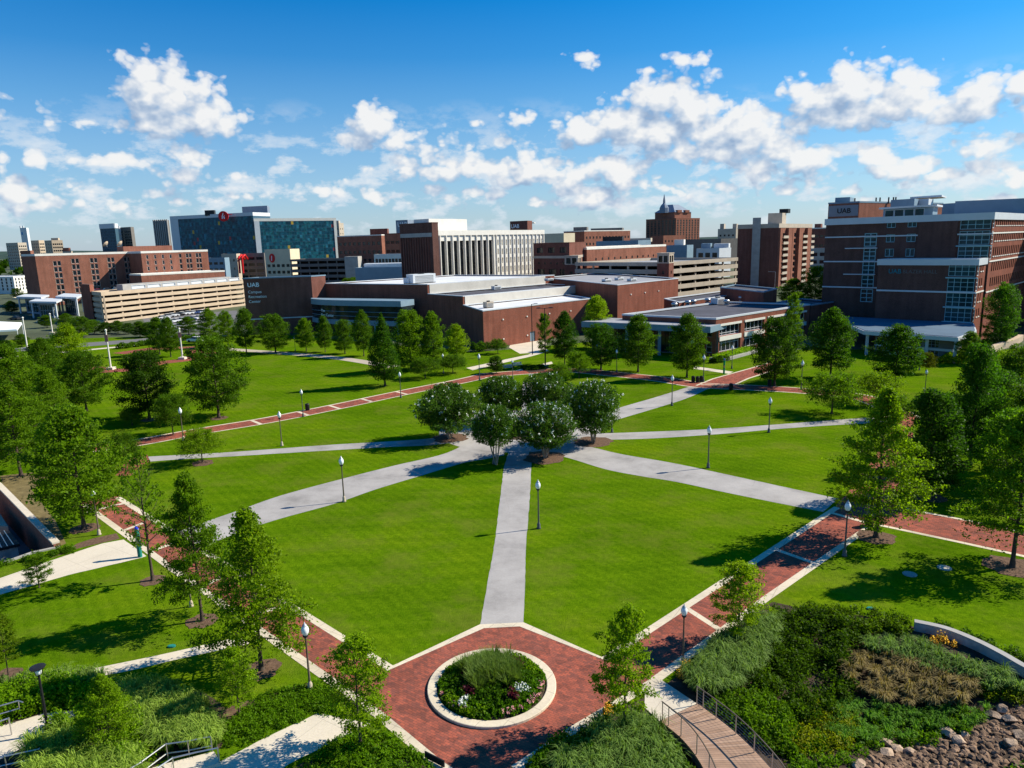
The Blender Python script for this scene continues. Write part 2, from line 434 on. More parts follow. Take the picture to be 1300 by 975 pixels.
# ------------------------------------------------------------------ sky: Nishita air with a field of cumulus placed by compass bearing and elevation
CLOUDS = [  # column, row, half width, half height, weight  (turned into bearings below)
 (183,108,42,38,1),(226,122,50,44,1),(268,148,44,26,1),(205,152,60,24,1),
 (247,196,36,18,.85),(228,226,34,20,.8),(142,202,56,12,.75),(46,200,22,22,.7),(66,143,20,18,.5),(105,155,26,10,.4),
 (24,246,30,24,1),(58,260,32,14,.9),(2,200,10,22,.6),(105,258,16,12,.55),(158,262,30,14,.5),
 (474,158,30,32,1),(452,176,30,16,.9),(505,176,26,16,.8),(556,188,56,26,.55),(520,214,50,18,.7),(572,222,46,18,.7),
 (662,154,22,16,.6),(650,182,30,18,.5),(602,158,12,7,.45),(470,250,26,14,.75),(410,240,46,11,.6),(335,224,14,8,.45),
 (672,216,46,24,1),(636,222,26,20,.85),(720,228,32,20,.9),(782,220,44,28,1),(756,246,46,20,.85),
 (838,128,46,34,1),(880,140,48,42,1),(795,152,52,26,1),(742,168,44,22,1),(834,170,90,26,1),(936,166,58,34,1),
 (988,178,50,32,1),(900,192,90,18,1),(1024,206,42,32,.9),(965,214,50,18,.8),(960,146,30,18,.9),
 (1084,110,54,36,1),(1038,122,48,26,1),(1150,116,48,32,1),(1104,140,100,24,1),(1250,122,54,30,1),(1300,112,44,26,1),(1222,146,70,20,.95),(1350,130,60,40,1),
 (1110,200,30,22,.9),(1150,216,54,20,.9),(1194,220,28,14,.8),(1264,186,60,20,.65),(1294,220,30,22,.75),(1270,252,50,12,.7),
 (742,76,26,12,.7),(872,78,28,16,.7),(826,90,12,9,.55),(915,236,28,15,.7),(850,240,16,10,.6),(962,240,10,12,.55),(1030,250,40,12,.4),
 (300,250,40,10,.45),(380,255,30,9,.6),(230,258,24,8,.5),(590,215,40,18,.8),(615,245,36,12,.7),(690,256,40,9,.6),(860,245,24,10,.6),(1010,240,30,10,.6),(1075,245,26,10,.6),(1180,262,40,9,.6),(90,238,24,10,.6),(200,245,26,9,.6),(550,240,36,10,.6),(-20,240,26,18,.8),(1235,215,40,14,.7),(1285,255,30,12,.7),(300,225,24,10,.5),(600,250,60,12,.45),(900,262,60,8,.35),(1120,250,60,10,.4),(520,258,30,8,.35),
 (-60,120,60,50,1),(-120,220,90,26,1),(1450,200,90,30,1),(1500,100,80,50,1),(-260,150,100,60,1),
]
world = bpy.data.worlds.new("World"); scene.world = world
world.use_nodes = True
wt = world.node_tree
W = NT(wt)
for n in list(wt.nodes): wt.nodes.remove(n)
def bearing(px, py):
    d = ray(px, py).normalized()
    return math.degrees(math.atan2(d.x, d.y)), math.degrees(math.asin(d.z))

gt = bpy.data.node_groups.new("cloud_field", 'ShaderNodeTree')
gt.interface.new_socket("Vector", in_out='INPUT', socket_type='NodeSocketVector')
gt.interface.new_socket("Dir", in_out='INPUT', socket_type='NodeSocketVector')
gt.interface.new_socket("Density", in_out='OUTPUT', socket_type='NodeSocketFloat')
g_ = NT(gt)
gi = gt.nodes.new("NodeGroupInput"); go = gt.nodes.new("NodeGroupOutput")
acc = None
for (cx, cy, rx, ry, w) in CLOUDS:
    a, e = bearing(cx, cy)
    a1, _ = bearing(cx + rx, cy); a0, _ = bearing(cx - rx, cy)
    _, e1 = bearing(cx, cy - ry); _, e0 = bearing(cx, cy + ry)
    ra, re = (a1 - a0)/2*1.5, (e1 - e0)/2*1.5
    v = gt.nodes.new("ShaderNodeVectorMath"); v.operation = 'MULTIPLY_ADD'
    g_.l(gi.outputs[0], v.inputs[0]); v.inputs[1].default_value = (1/ra, 1/re, 0); v.inputs[2].default_value = (-a/ra, -e/re, 0)
    ln = gt.nodes.new("ShaderNodeVectorMath"); ln.operation = 'LENGTH'; g_.l(v.outputs[0], ln.inputs[0])
    q = g_.math('MULTIPLY_ADD', ln.outputs["Value"], -w*1.0, w*1.0)
    if acc is None: acc = q
    else:
        s_ = gt.nodes.new("ShaderNodeMath"); s_.operation = 'SMOOTH_MAX'; g_.l(acc, s_.inputs[0]); g_.l(q, s_.inputs[1]); s_.inputs[2].default_value = .18
        acc = s_.outputs[0]
nz = g_.n("ShaderNodeTexNoise", i_Scale=.42, i_Detail=6.0, i_Roughness=.5, i_Distortion=.0); nz.noise_dimensions = '2D'; g_.l(gi.outputs[1], nz.inputs["Vector"])
wv = gt.nodes.new("ShaderNodeVectorMath"); wv.operation = 'MULTIPLY_ADD'; g_.l(nz.outputs["Color"], wv.inputs[0]); wv.inputs[1].default_value = (.6,.6,0); g_.l(gi.outputs[1], wv.inputs[2])
vo = g_.n("ShaderNodeTexVoronoi", i_Scale=.62, i_Detail=2.0, i_Roughness=.5); vo.voronoi_dimensions = '2D'; vo.feature = 'F1'; g_.l(wv.outputs[0], vo.inputs["Vector"])
nzz = g_.math('MULTIPLY', g_.math('SUBTRACT', nz.outputs["Fac"], .5), .42)
bil = g_.math('MULTIPLY', g_.math('SUBTRACT', .50, vo.outputs["Distance"]), .52)
cl = g_.math('MINIMUM', acc, .95)
den = g_.math('ADD', cl, g_.math('ADD', nzz, bil))
g_.l(den, go.inputs[0])

tc = W.n("ShaderNodeTexCoord")
D = tc.outputs["Generated"]
sx = W.n("ShaderNodeSeparateXYZ"); W.l(D, sx.inputs[0])
az = W.math('MULTIPLY', W.math('ARCTAN2', sx.outputs[0], sx.outputs[1]), 180/math.pi)
el = W.math('MULTIPLY', W.math('ARCSINE', sx.outputs[2]), 180/math.pi)
pv = W.n("ShaderNodeCombineXYZ"); W.l(az, pv.inputs[0]); W.l(el, pv.inputs[1])
def field(off):
    gn = wt.nodes.new("ShaderNodeGroup"); gn.node_tree = gt
    a = W.n("ShaderNodeVectorMath"); a.operation = 'ADD'; W.l(pv.outputs[0], a.inputs[0]); a.inputs[1].default_value = (off[0], off[1], 0)
    b_ = W.n("ShaderNodeVectorMath"); b_.operation = 'MULTIPLY'; W.l(a.outputs[0], b_.inputs[0]); b_.inputs[1].default_value = (1, 1.35, 0)
    W.l(a.outputs[0], gn.inputs[0]); W.l(b_.outputs[0], gn.inputs[1]); return gn.outputs[0]
f0 = field((0, 0)); f1 = field((.8, 1.2)); 
sky = wt.nodes.new("ShaderNodeTexSky"); sky.sky_type = 'NISHITA'; sky.sun_disc = False
sky.sun_elevation = SUN_ELEV; sky.sun_rotation = math.pi/2 - SUN_AZ
sky.altitude = 200; sky.air_density = 1.0; sky.dust_density = .6; sky.ozone_density = 3.0
hs = W.n("ShaderNodeHueSaturation", i_Hue=.5, i_Saturation=1.25, i_Value=1.0); W.l(sky.outputs[0], hs.inputs["Color"])
e01 = W.math('MULTIPLY', el, 1/30.0)
deep = W.mix(1.0, hs.outputs[0], W.ramp(e01, [(0.0, (.80,.92,1.1)), (.16, (.5,.9,1.14)), (.34, (.16,.9,1.2)), (.62, (.0,.88,1.28)), (1.0, (.0,.82,1.28))]), 'MULTIPLY')
# thin white haze low over the city
hz = W.ramp(e01, [(0.0, (.5,.5,.5)), (.25, (.30,.30,.30)), (.45, (.06,.06,.06)), (.6, (0,0,0))])
base = W.mix(hz, deep, (4.9, 6.1, 7.7))
alpha = W.ramp(f0, [(.15, (0,0,0)), (.24, (.28,.28,.28)), (.36, (.80,.80,.80)), (.52, (1,1,1))], 'EASE')
lit = W.math('MULTIPLY_ADD', W.math('SUBTRACT', f0, f1), 1.05, .52)
cc = W.ramp(lit, [(.05, (2.7,3.7,5.3)), (.34, (4.1,5.0,6.3)), (.58, (5.9,6.4,7.1)), (.88, (8.0,8.0,7.95))])
cov = W.math('MULTIPLY', alpha, .95)
# small thin clouds massed low over the skyline
lv = W.n("ShaderNodeVectorMath"); lv.operation = 'MULTIPLY'; W.l(pv.outputs[0], lv.inputs[0]); lv.inputs[1].default_value = (.26, .55, 0)
ln2 = W.n("ShaderNodeTexNoise", i_Scale=1.0, i_Detail=7.0, i_Roughness=.6); ln2.noise_dimensions = '2D'; W.l(lv.outputs[0], ln2.inputs["Vector"])
low = W.math('MULTIPLY', W.ramp(ln2.outputs["Fac"], [(.50, (0,0,0)), (.60, (.7,.7,.7)), (.72, (.9,.9,.9))]), W.ramp(e01, [(0, (.5,.5,.5)), (.12, (1,1,1)), (.22, (.8,.8,.8)), (.36, (0,0,0))]))
base = W.mix(low, base, W.ramp(ln2.outputs["Fac"], [(.45, (5.2,6.3,7.4)), (.72, (7.3,7.6,7.9))]))
skyc = W.mix(cov, base, cc)
bg = W.n("ShaderNodeBackground", i_Strength=.075); W.l(skyc, bg.inputs["Color"])
wo = W.n("ShaderNodeOutputWorld"); W.l(bg.outputs[0], wo.inputs["Surface"])
world.cycles.sampling_method = 'MANUAL'
world.cycles.sample_map_resolution = 512

# ------------------------------------------------------------------ ground
def pip(x, y, poly):
    ins = False; n = len(poly)
    for i in range(n):
        x0, y0 = poly[i][0], poly[i][1]; x1, y1 = poly[i-1][0], poly[i-1][1]
        if (y0 > y) != (y1 > y) and x < (x1-x0)*(y-y0)/(y1-y0)+x0: ins = not ins
    return ins
def edist(x, y, poly):
    best = 1e9
    for i in range(len(poly)):
        ax, ay = poly[i-1][0], poly[i-1][1]; bx, by = poly[i][0], poly[i][1]
        dx, dy = bx-ax, by-ay
        t = max(0, min(1, ((x-ax)*dx+(y-ay)*dy)/(dx*dx+dy*dy+1e-9)))
        best = min(best, math.hypot(x-ax-t*dx, y-ay-t*dy))
    return best
def P2(pts): return [G(*p).xy for p in pts]

COURT = P2([(-160,525),(2,619),(76,694),(40,702),(0,716),(-160,760)])      # sunken service court on the left
SWALE = P2([(830,880),(868,852),(905,815),(962,772),(982,764),(1040,778),(1110,782),(1165,797),(1215,812),(1260,830),(1300,850),(1420,900),(1420,1100),(640,1100),(652,988),(700,950),(735,926),(790,898)])
def swale_z(x, y):
    if not pip(x, y, SWALE): return 0.0
    t = min(1, edist(x, y, SWALE)/10.0); t = t*t*(3-2*t)
    return -1.6*t + .12*math.sin(x*.9)*math.cos(y*.8)*t
def GS(px, py):
    """a place on the planted hollow"""
    p = G(px, py)
    for _ in range(12):
        p = G(px, py, swale_z(p.x, p.y))
    return p

def sheet(name, outer, holes, z, mat, kind='structure', extra=None, zf=None):
    pts = [Vector(p) for p in outer]; edges = []
    def loop(k0, k): return [(k0+i, k0+(i+1) % k) for i in range(k)]
    edges += loop(0, len(outer))
    for h in holes:
        k0 = len(pts); pts += [Vector(p) for p in h]; edges += loop(k0, len(h))
    if extra: pts += [Vector(p) for p in extra]
    V, E, F, *_ = geometry.delaunay_2d_cdt(pts, edges, [], 0, 1e-5)
    out = []
    for f in F:
        cx = sum(V[i].x for i in f)/len(f); cy = sum(V[i].y for i in f)/len(f)
        if pip(cx, cy, outer) and not any(pip(cx, cy, h) for h in holes):
            a = (V[f[1]]-V[f[0]]).cross(V[f[2]]-V[f[0]])
            out.append(tuple(f) if a > 0 else tuple(f[::-1]))
    me = bpy.data.meshes.new(name)
    me.from_pydata([(v.x, v.y, zf(v.x, v.y) if zf else z) for v in V], [], out); me.materials.append(mat); me.update()
    if zf: me.polygons.foreach_set("use_smooth", [True]*len(out))
    o = link(name, me); return tag(o, kind=kind)

BIG = [(-9000,-60),(9000,-60),(9000,12000),(-9000,12000)]
BIG = [Vector(p) for p in BIG]
sheet("ground", BIG, [COURT, SWALE], -.03, MAT["ground"])
LAWN = [Vector(p) for p in [(-75,-20),(75,-20),(110,60),(120,140),(60,150),(24,172),(-8,158),(-70,205),(-160,205),(-130,120),(-100,60)]]
def clipout(poly): return poly
sheet("lawn", LAWN, [COURT, SWALE], 0.0, MAT["lawn"])
ex = []
bx0, bx1 = min(p.x for p in SWALE), max(p.x for p in SWALE); by0, by1 = min(p.y for p in SWALE), max(p.y for p in SWALE)
xx = bx0
while xx < bx1:
    yy = by0
    while yy < by1:
        if pip(xx, yy, SWALE) and edist(xx, yy, SWALE) > .4: ex.append((xx+.2*math.sin(yy*3), yy+.2*math.cos(xx*3)))
        yy += 1.1
    xx += 1.1
sheet("garden_terrain", SWALE, [], 0, MAT["soil"], extra=ex, zf=swale_z)
sheet("court_floor", [p + (p - COURT[2])*.02 for p in COURT], [], -3.2, MAT["asphalt"])

# ------------------------------------------------------------------ paths and paving
def rough(P, amp=.028):
    """worn edge: short steps with a little wander"""
    out = []; rnd = random.Random(len(P)*13+int(P[0][0]*10)); n = len(P)
    for i in range(n):
        a, c = Vector(P[i][:2]), Vector(P[(i+1) % n][:2]); L = (c-a).length; k = max(1, int(L/.7)); nn = Vector((-(c-a).y, (c-a).x))/max(L,1e-6)
        for q in range(k): out.append(a.lerp(c, q/k) + nn*(rnd.uniform(-amp, amp) if q else 0))
    return out
def flat(name, pts, z, mat, px=True):
    P = [G(*p) for p in pts] if px else pts
    if mat is MAT["walk"] or mat is MAT["cream"]: P = rough(P)
    b = MB(); vs = [(p[0], p[1], z) for p in P]
    a = sum(vs[i][0]*vs[(i+1) % len(vs)][1]-vs[(i+1) % len(vs)][0]*vs[i][1] for i in range(len(vs)))
    b.poly(vs if a > 0 else vs[::-1])
    return tag(b.build(name, mat), kind='structure')
def strip(name, pts, w, z, mat, px=True, closed=False, shift=0.0):
    P = [(G(*p).xy if px else Vector(p)) for p in pts]
    n = len(P); L, Rr = [], []
    for i in range(n):
        a = P[i-1] if (i > 0 or closed) else P[i]; c = P[(i+1) % n] if (i < n-1 or closed) else P[i]
        d = (c-a).normalized(); nn = Vector((-d.y, d.x))
        L.append(P[i]+nn*(w/2+shift)); Rr.append(P[i]+nn*(-w/2+shift))
    b = MB()
    for i in range(n if closed else n-1):
        j = (i+1) % n
        b.quad((*Rr[i], z), (*Rr[j], z), (*L[j], z), (*L[i], z))
    return tag(b.build(name, mat), kind='structure')
def curve(pts, k=6):
    """Catmull-Rom through pixel points"""
    out = []
    n = len(pts)
    for i in range(n-1):
        p0, p1, p2, p3 = pts[max(0,i-1)], pts[i], pts[i+1], pts[min(n-1,i+2)]
        for q in range(k):
            t = q/k
            out.append(tuple(.5*((2*p1[j])+(-p0[j]+p2[j])*t+(2*p0[j]-5*p1[j]+4*p2[j]-p3[j])*t*t+(-p0[j]+3*p1[j]-3*p2[j]+p3[j])*t**3) for j in (0,1)))
    out.append(pts[-1]); return out

PAV = MAT["paver"]; BOR = MAT["border"]; CRM = MAT["cream"]; WLK = MAT["walk"]
# octagonal brick plaza and its two brick arms
flat("plaza", [(498,846),(610,793.5),(664,791),(765,835),(822,866),(728,922),(650,974),(600,1004),(550,972),(477,910)], .008, PAV)
flat("brick_path", [(498,846),(477,910),(340,812),(215,723),(112,647),(100,636),(150,630),(160,635),(300,722)], .008, PAV)
flat("brick_path", [(765,835),(1060,643.5),(1095,672),(970,758),(822,866)], .008, PAV)
flat("brick_path", [(1060,643.5),(1085,615),(1112,578),(1128,548),(1135,530),(1162,533),(1158,560),(1150,600),(1132,640),(1170,650),(1250,665),(1330,683),(1330,713),(1290,704),(1212,687),(1118,667),(1095,672)], .0085, PAV)
strip("path_border", [(152,631),(300,722.5),(498,846),(610,793.5),(664,791),(765,835),(1060,643.5)], .55, .016, BOR, shift=-.2)
strip("path_border", [(104,641),(215,723),(340,812),(477,910),(550,972),(585,996)], .55, .016, BOR, shift=.2)
strip("path_border", [(1098,670),(970,758),(822,866),(728,922),(650,974)], .55, .016, BOR, shift=.2)
strip("path_border", [(1330,713),(1290,704),(1212,687),(1118,667),(1100,669)], .4, .016, BOR)
strip("path_border", [(1132,640),(1170,650),(1250,665),(1330,683)], .35, .0165, BOR)
for a, b_ in (((110,650),(162,638)), ((153,675),(182,664)), ((185,702),(237,684)), ((250,748),(300,724)), ((300,784),(372,768)), ((392,851),(452,818)),
              ((868,770),(913,799)), ((980,696),(1034,715)), ((1052,650),(1101,664)), ((933,728),(978,752))):
    if (a, b_) in ((((392,851),(452,818))), (((933,728),(978,752)))): continue
    strip("path_band", [a, b_], .42, .0125, BOR)
# ring of kerb round the flower bed
rc0, rc1 = G(624.5, 829), G(624.5, 921)
RC = (rc0 + rc1)/2; RR = (G(706, 872) - G(543, 872)).length/2
b = MB()
b.lathe([(RR, .004), (RR, .13), (RR-.03, .15), (RR*.865, .15), (RR*.855, .13), (RR*.855, .02)], 64, c=(RC.x, RC.y, 0))
kr = b.build("flower_bed_kerb", BOR)
tag(kr, "round cream concrete kerb ring around the flower bed on the brick plaza", "kerb ring")
# grey walks meeting at the hub
HUB = Vector((G(660,541).x, 90.0)); 
circ = lambda c, r, n=48: [(c[0]+r*math.cos(2*math.pi*i/n), c[1]+r*math.sin(2*math.pi*i/n)) for i in range(n)]
flat("path_hub", circ(HUB, 10.6), .0125, WLK, px=False)
flat("path", [(609.5,793),(664.5,790.6),(668,690),(672,640),(675,586),(668,560),(650,560),(640,592),(628,690)], .0045, WLK)
flat("path", curve([(226,675),(262,662),(300,649),(357,629),(438,607),(501,591),(567,575),(610,552)])+[(640,560)]+curve([(640,578),(615,583),(587,588),(544,601),(478,621),(423,640),(354,659),(300,677),(258,696)]), .0052, WLK)
flat("path", curve([(182,580),(230,577.5),(300,573.5),(415,565),(484,561),(547,556.5),(600,548)])+curve([(610,556),(553,564.5),(484,568),(415,572),(300,579),(230,583),(190,586)]), .006, WLK)
flat("path", curve([(700,530),(745,531),(785,518),(830,505),(875,491),(887,488)])+[(920,489)]+curve([(898,494),(871,506),(830,519),(788,531.5),(745,545),(710,545)]), .0045, WLK)
flat("path", curve([(700,548),(760,550),(829,548),(898,545),(977,539.5),(1030,535.5),(1090,531),(1140,528)])+curve([(1140,535),(1090,538),(1030,541.5),(977,545.5),(921,550.5),(829,556.5),(760,558.5),(700,560)]), .006, WLK)
flat("path", curve([(690,552),(749,567),(791,577),(860,589),(960,610.5),(1064,633)])+curve([(1045,650),(930,627),(860,612),(814,604.5),(768,595.5),(712,579),(660,572)]), .0052, WLK)
flat("path", [(663,530),(662,505),(664,485),(680,485),(680,505),(685,530)], .006, WLK)
# far brick walk and the brick ring of the outer green
far = curve([(120,569),(177,561.5),(254,547.5),(340,533.5),(429,516),(507,499.5),(587,483.5),(616,476.5)])
strip("brick_path", far, 3.6, .012, PAV); strip("path_border", far, .4, .0165, BOR, shift=1.75); strip("path_border", far, .28, .0165, BOR, shift=-1.75)
far2 = curve([(612,477),(660,473),(720,470),(770,474),(836,481),(890,489),(950,492),(1018,496),(1085,503),(1125,515),(1148,532)])
strip("brick_path", far2, 4.2, .0095, PAV); strip("path_border", far2, .35, .0165, BOR, shift=2.0); strip("path_border", far2, .35, .0165, BOR, shift=-2.0)
for p in ((325,536),(385,525),(425,517),(465,508),(510,499),(568,487)):
    c = G(*p); d = (G(p[0]+10, p[1]-1.9)-c).xy.normalized(); n_ = Vector((-d.y, d.x))
    strip("path_band", [c.xy+n_*1.65, c.xy-n_*1.65], .5, .0145, BOR, px=False)
flat("brick_path", [(886,490),(905,481),(951.5,468),(975,461),(992,464),(972,473),(950,480),(931,488)], .014, PAV)
strip("path_border", [(884,489.5),(905,481),(951.5,468),(975,461)], .4, .0185, BOR); strip("path_border", [(931,489),(950,480.5),(972,473.5),(992,464.5)], .4, .0185, BOR)
strip("path_band", [(890,488.5),(931,489)], .4, .0185, BOR)
flat("brick_path", [(146,604),(160,586),(174,579),(187,577.5),(191,586),(178,591),(166,604)], .0135, PAV)
flat("path", [(882,465),(931,472),(925,474.5),(880,468)], .006, CRM)
flat("path", [(592,467),(671,450),(690,440),(697,446),(674,452.5),(600,470)], .006, CRM)
flat("path", [(646,441),(650,434),(690,428),(694,436),(691,447),(660,449)], .0075, CRM)
flat("path", [(648,472),(700,459),(702,461.5),(655,475)], .006, CRM)
# long planting island on the far brick walk
flat("planting_bed", [(662,469),(672,464.5),(690,463.5),(697,467),(690,471.5),(672,473)], .017, MAT["soil"])
# left-hand concrete walks
flat("path", [(-60,751),(0,734),(61,713),(102,699),(130,690),(157,685),(186,706),(180,708),(87,730),(0,755),(-60,775)], .006, CRM)
flat("path", curve([(-60,893),(0,880.5),(50,866),(101,852.5),(200,832),(302,809)])+curve([(318,817),(230,836),(152,854),(51,870),(0,886),(-60,901)]), .006, CRM)
flat("path", [(470,919),(404,905),(328,941),(270,972),(225,1005),(300,1015),(367,970)], .006, CRM)
flat("path", [(-40,931),(0,922),(55,906),(99,901),(112,906),(76,916),(37,945),(5,962),(-60,990),(-60,950),(17,931),(-40,945)], .006, CRM)
flat("path", [(819,872),(838,862),(886,894),(838,916),(818,898)], .006, CRM)
# far-left streets
strip("road", curve([(-80,452),(60,441),(180,432),(300,420),(420,414)]), 9.0, .006, MAT["asphalt"])
strip("pavement", curve([(-80,462),(60,449),(180,437.5),(300,425),(420,418)]), 2.5, .012, CRM)
flat("parking_lot", [(180,404),(300,394),(312,414),(195,426)], .004, MAT["asphalt"])
strip("brick_path", [(100,466),(140,471),(160,470),(200,461),(235,457),(262,450),(250,441),(190,443),(150,449)], 5.0, .012, PAV)
strip("path", curve([(255,441),(300,444),(380,450),(440,456),(500,466)]), 3.0, .01, MAT["buff"])
flat("planting_bed", circ(HUB, 5.2), .018, MAT["soil"], px=False)

def mulch(px, py, r):
    c = G(px, py); rnd = random.Random(int(px*7+py))
    n = 22
    pts = [(c.x+r*(1+.14*rnd.uniform(-1,1))*math.cos(2*math.pi*i/n), c.y+r*(1+.14*rnd.uniform(-1,1))*math.sin(2*math.pi*i/n)) for i in range(n)]
    o = flat("mulch", pts, .0215, MAT["mulch"], px=False); o["kind"] = 'stuff'
for a in ((572,556,2.2),(753,561,2.3),(692,581,2.4),(257,588,1.2),(1112,682,1.5),(1177,631,1.5),(1285,720,1.8),(458,948,.9),(332,850,1.1),(257,788,1.0),(194,737,.9),(107,671,1.2),
          (636,536,2.0),(693,533,2.0),(10,856,.7),(278,531,1.2),(190,533,1.2),(793,926,.6)):
    mulch(*a)
flat("mulch", [(83,700),(62,710),(100,696),(152,684),(148,677),(120,683),(98,690)], .0045, MAT["mulch"])["kind"] = 'stuff'
flat("mulch", [(0,604),(40,600),(66,606),(40,622),(70,660),(84,690),(77,693),(4,618)], .004, plain("dry_grass", (.17,.13,.055), .95, var=.35, scale=1.5, bump=.5))["kind"] = 'stuff'
# ------------------------------------------------------------------ building kit
def V2(a): return Vector((a[0], a[1]))
WCACHE = {}
def window_mesh(w, h, mx, my, dep, fm, gm, bar=.07, split=None, tr=None):
    key = (round(w,2), round(h,2), mx, my, round(dep,2), fm, gm, bar, tuple(split) if split else None)
    if key not in WCACHE:
        b = MB()
        b.quad((0,dep,0),(w,dep,0),(w,dep,h),(0,dep,h),1)
        y0, y1 = dep-.09, dep-.004
        b.box(0,w,y0,y1,0,bar,0); b.box(0,w,y0,y1,h-bar,h,0); b.box(0,bar,y0,y1,bar,h-bar,0); b.box(w-bar,w,y0,y1,bar,h-bar,0)
        for i in range(1, mx):
            u = w*i/mx; b.box(u-bar/2,u+bar/2,y0+.02,y1,bar,h-bar,0)
        hs_ = [h*i/my for i in range(1, my)] if split is None else [h*s for s in split]
        for v in hs_:
            b.box(bar,w-bar,y0+.03,y1-.002,v-bar/2,v+bar/2,0)
        WCACHE[key] = b.mesh("window", [MAT[fm], MAT[gm]])
    return WCACHE[key]
def grid(u0, u1, n, w, v0, v1, m, h, **k):
    """n x m openings spread over [u0,u1] x [v0,v1]"""
    out = []
    for j in range(m):
        for i in range(n):
            cu = u0 + (u1-u0)*(i+.5)/n; cv = v0 + (v1-v0)*(j+.5)/m
            out.append(dict(u0=cu-w/2, u1=cu+w/2, v0=cv-h/2, v1=cv+h/2, **k))
    return out

class Bld:
    def __init__(s, name, loc, label, cat="building", group=None):
        s.root = empty(name, (loc[0], loc[1], 0), label, cat, group)
        s.nwin = 0; s.rest = {}
    def frame(s, A, B):
        A, B = V2(A), V2(B); d = (B-A).normalized(); n = Vector((d.y, -d.x))
        return A, d, n, (B-A).length
    def at(s, A, d, n, u, out, z): 
        p = A + d*u + n*out; return (p.x, p.y, z)
    def wall(s, A, B, z0, z1, mat, ops=(), dep=.25, name="wall", win="window"):
        A, d, n, L = s.frame(A, B)
        ops = [o for o in ops if o["u0"] > .01 and o["u1"] < L-.01 and o["v0"] > z0-.001 and o["v1"] < z1+.001]
        us = sorted({0, L} | {round(o[k], 4) for o in ops for k in ("u0","u1")}); vs = sorted({z0, z1} | {round(o[k], 4) for o in ops for k in ("v0","v1")})
        b = MB()
        if not ops:
            b.quad(s.at(A,d,n,0,0,z0), s.at(A,d,n,L,0,z0), s.at(A,d,n,L,0,z1), s.at(A,d,n,0,0,z1))
        else:
            for j in range(len(vs)-1):
                run = None
                for i in range(len(us)-1):
                    cu, cv = (us[i]+us[i+1])/2, (vs[j]+vs[j+1])/2
                    solid = not any(o["u0"] < cu < o["u1"] and o["v0"] < cv < o["v1"] for o in ops)
                    if solid and run is None: run = us[i]
                    if (not solid) and run is not None:
                        b.quad(s.at(A,d,n,run,0,vs[j]), s.at(A,d,n,us[i],0,vs[j]), s.at(A,d,n,us[i],0,vs[j+1]), s.at(A,d,n,run,0,vs[j+1])); run = None
                if run is not None:
                    b.quad(s.at(A,d,n,run,0,vs[j]), s.at(A,d,n,L,0,vs[j]), s.at(A,d,n,L,0,vs[j+1]), s.at(A,d,n,run,0,vs[j+1]))
            for o in ops:
                dp = o.get("dep", dep); q = lambda u, e, v: s.at(A,d,n,u,-e,v)
                u0,u1,v0,v1 = o["u0"],o["u1"],o["v0"],o["v1"]
                b.quad(q(u0,0,v0),q(u1,0,v0),q(u1,dp,v0),q(u0,dp,v0)); b.quad(q(u0,dp,v1),q(u1,dp,v1),q(u1,0,v1),q(u0,0,v1))
                b.quad(q(u0,0,v0),q(u0,dp,v0),q(u0,dp,v1),q(u0,0,v1)); b.quad(q(u1,dp,v0),q(u1,0,v0),q(u1,0,v1),q(u1,dp,v1))
        b.build(name, mat, s.root)
        rz = math.atan2(d.y, d.x)
        for o in ops:
            dp = o.get("dep", dep)
            if o.get("void"):
                continue
            me = window_mesh(o["u1"]-o["u0"], o["v1"]-o["v0"], o.get("mx",1), o.get("my",1), dp, o.get("fm","dmetal"), o.get("gm","glass"), o.get("bar",.07), o.get("split"))
            p = s.at(A,d,n,o["u0"],0,o["v0"])
            if s.nwin < 96:
                w = link(o.get("win", win), me, s.root, loc=p, rz=rz); s.nwin += 1
                if o.get("sill"):
                    key = ("sill", round(o["u1"]-o["u0"],2))
                    if key not in WCACHE:
                        sb = MB(); ww = o["u1"]-o["u0"]; sb.box(-.08, ww+.08, -.14, .1, -.2, -.004); WCACHE[key] = sb.mesh("sill", MAT["white"])
                    link("sill", WCACHE[key], w, world=False)
            else:
                s.rest.setdefault(o.get("win", win), []).append((me, p, rz))
    def finish(s):
        for nm, items in s.rest.items():
            b = MB(); mats = []
            for me, p, rz in items:
                k = len(b.v); c, q = math.cos(rz), math.sin(rz)
                for v in me.vertices: b.v.append((p[0]+v.co.x*c-v.co.y*q, p[1]+v.co.x*q+v.co.y*c, p[2]+v.co.z))
                for mt in me.materials:
                    if mt not in mats: mats.append(mt)
                for f in me.polygons:
                    b.f.append(tuple(k+i for i in f.vertices)); b.m.append(mats.index(me.materials[f.material_index]))
            o = b.build(nm, mats, s.root); o["kind"] = "stuff"
    def offset(s, poly, e):
        out = []; n = len(poly)
        for i in range(n):
            a, b, c = V2(poly[i-1]), V2(poly[i]), V2(poly[(i+1) % n])
            d1, d2 = (b-a).normalized(), (c-b).normalized()
            n1, n2 = Vector((d1.y,-d1.x)), Vector((d2.y,-d2.x))
            m = (n1+n2); 
            m = m/max(.3, m.dot(n1)) if m.length > .05 else n1
            out.append(b + m*e)
        return out
    def ring(s, poly, z0, z1, mat, out=.08, inn=.4, name="cornice", edges=None):
        O, I = s.offset(poly, out), s.offset(poly, -inn); b = MB(); n = len(poly)
        for i in range(n):
            j = (i+1) % n
            a, c, e, f = O[i], O[j], I[j], I[i]
            b.quad((*a,z0),(*c,z0),(*c,z1),(*a,z1)); b.quad((*e,z0),(*f,z0),(*f,z1),(*e,z1))
            b.quad((*a,z1),(*c,z1),(*e,z1),(*f,z1)); b.quad((*f,z0),(*e,z0),(*c,z0),(*a,z0))
        return b.build(name, mat, s.root)
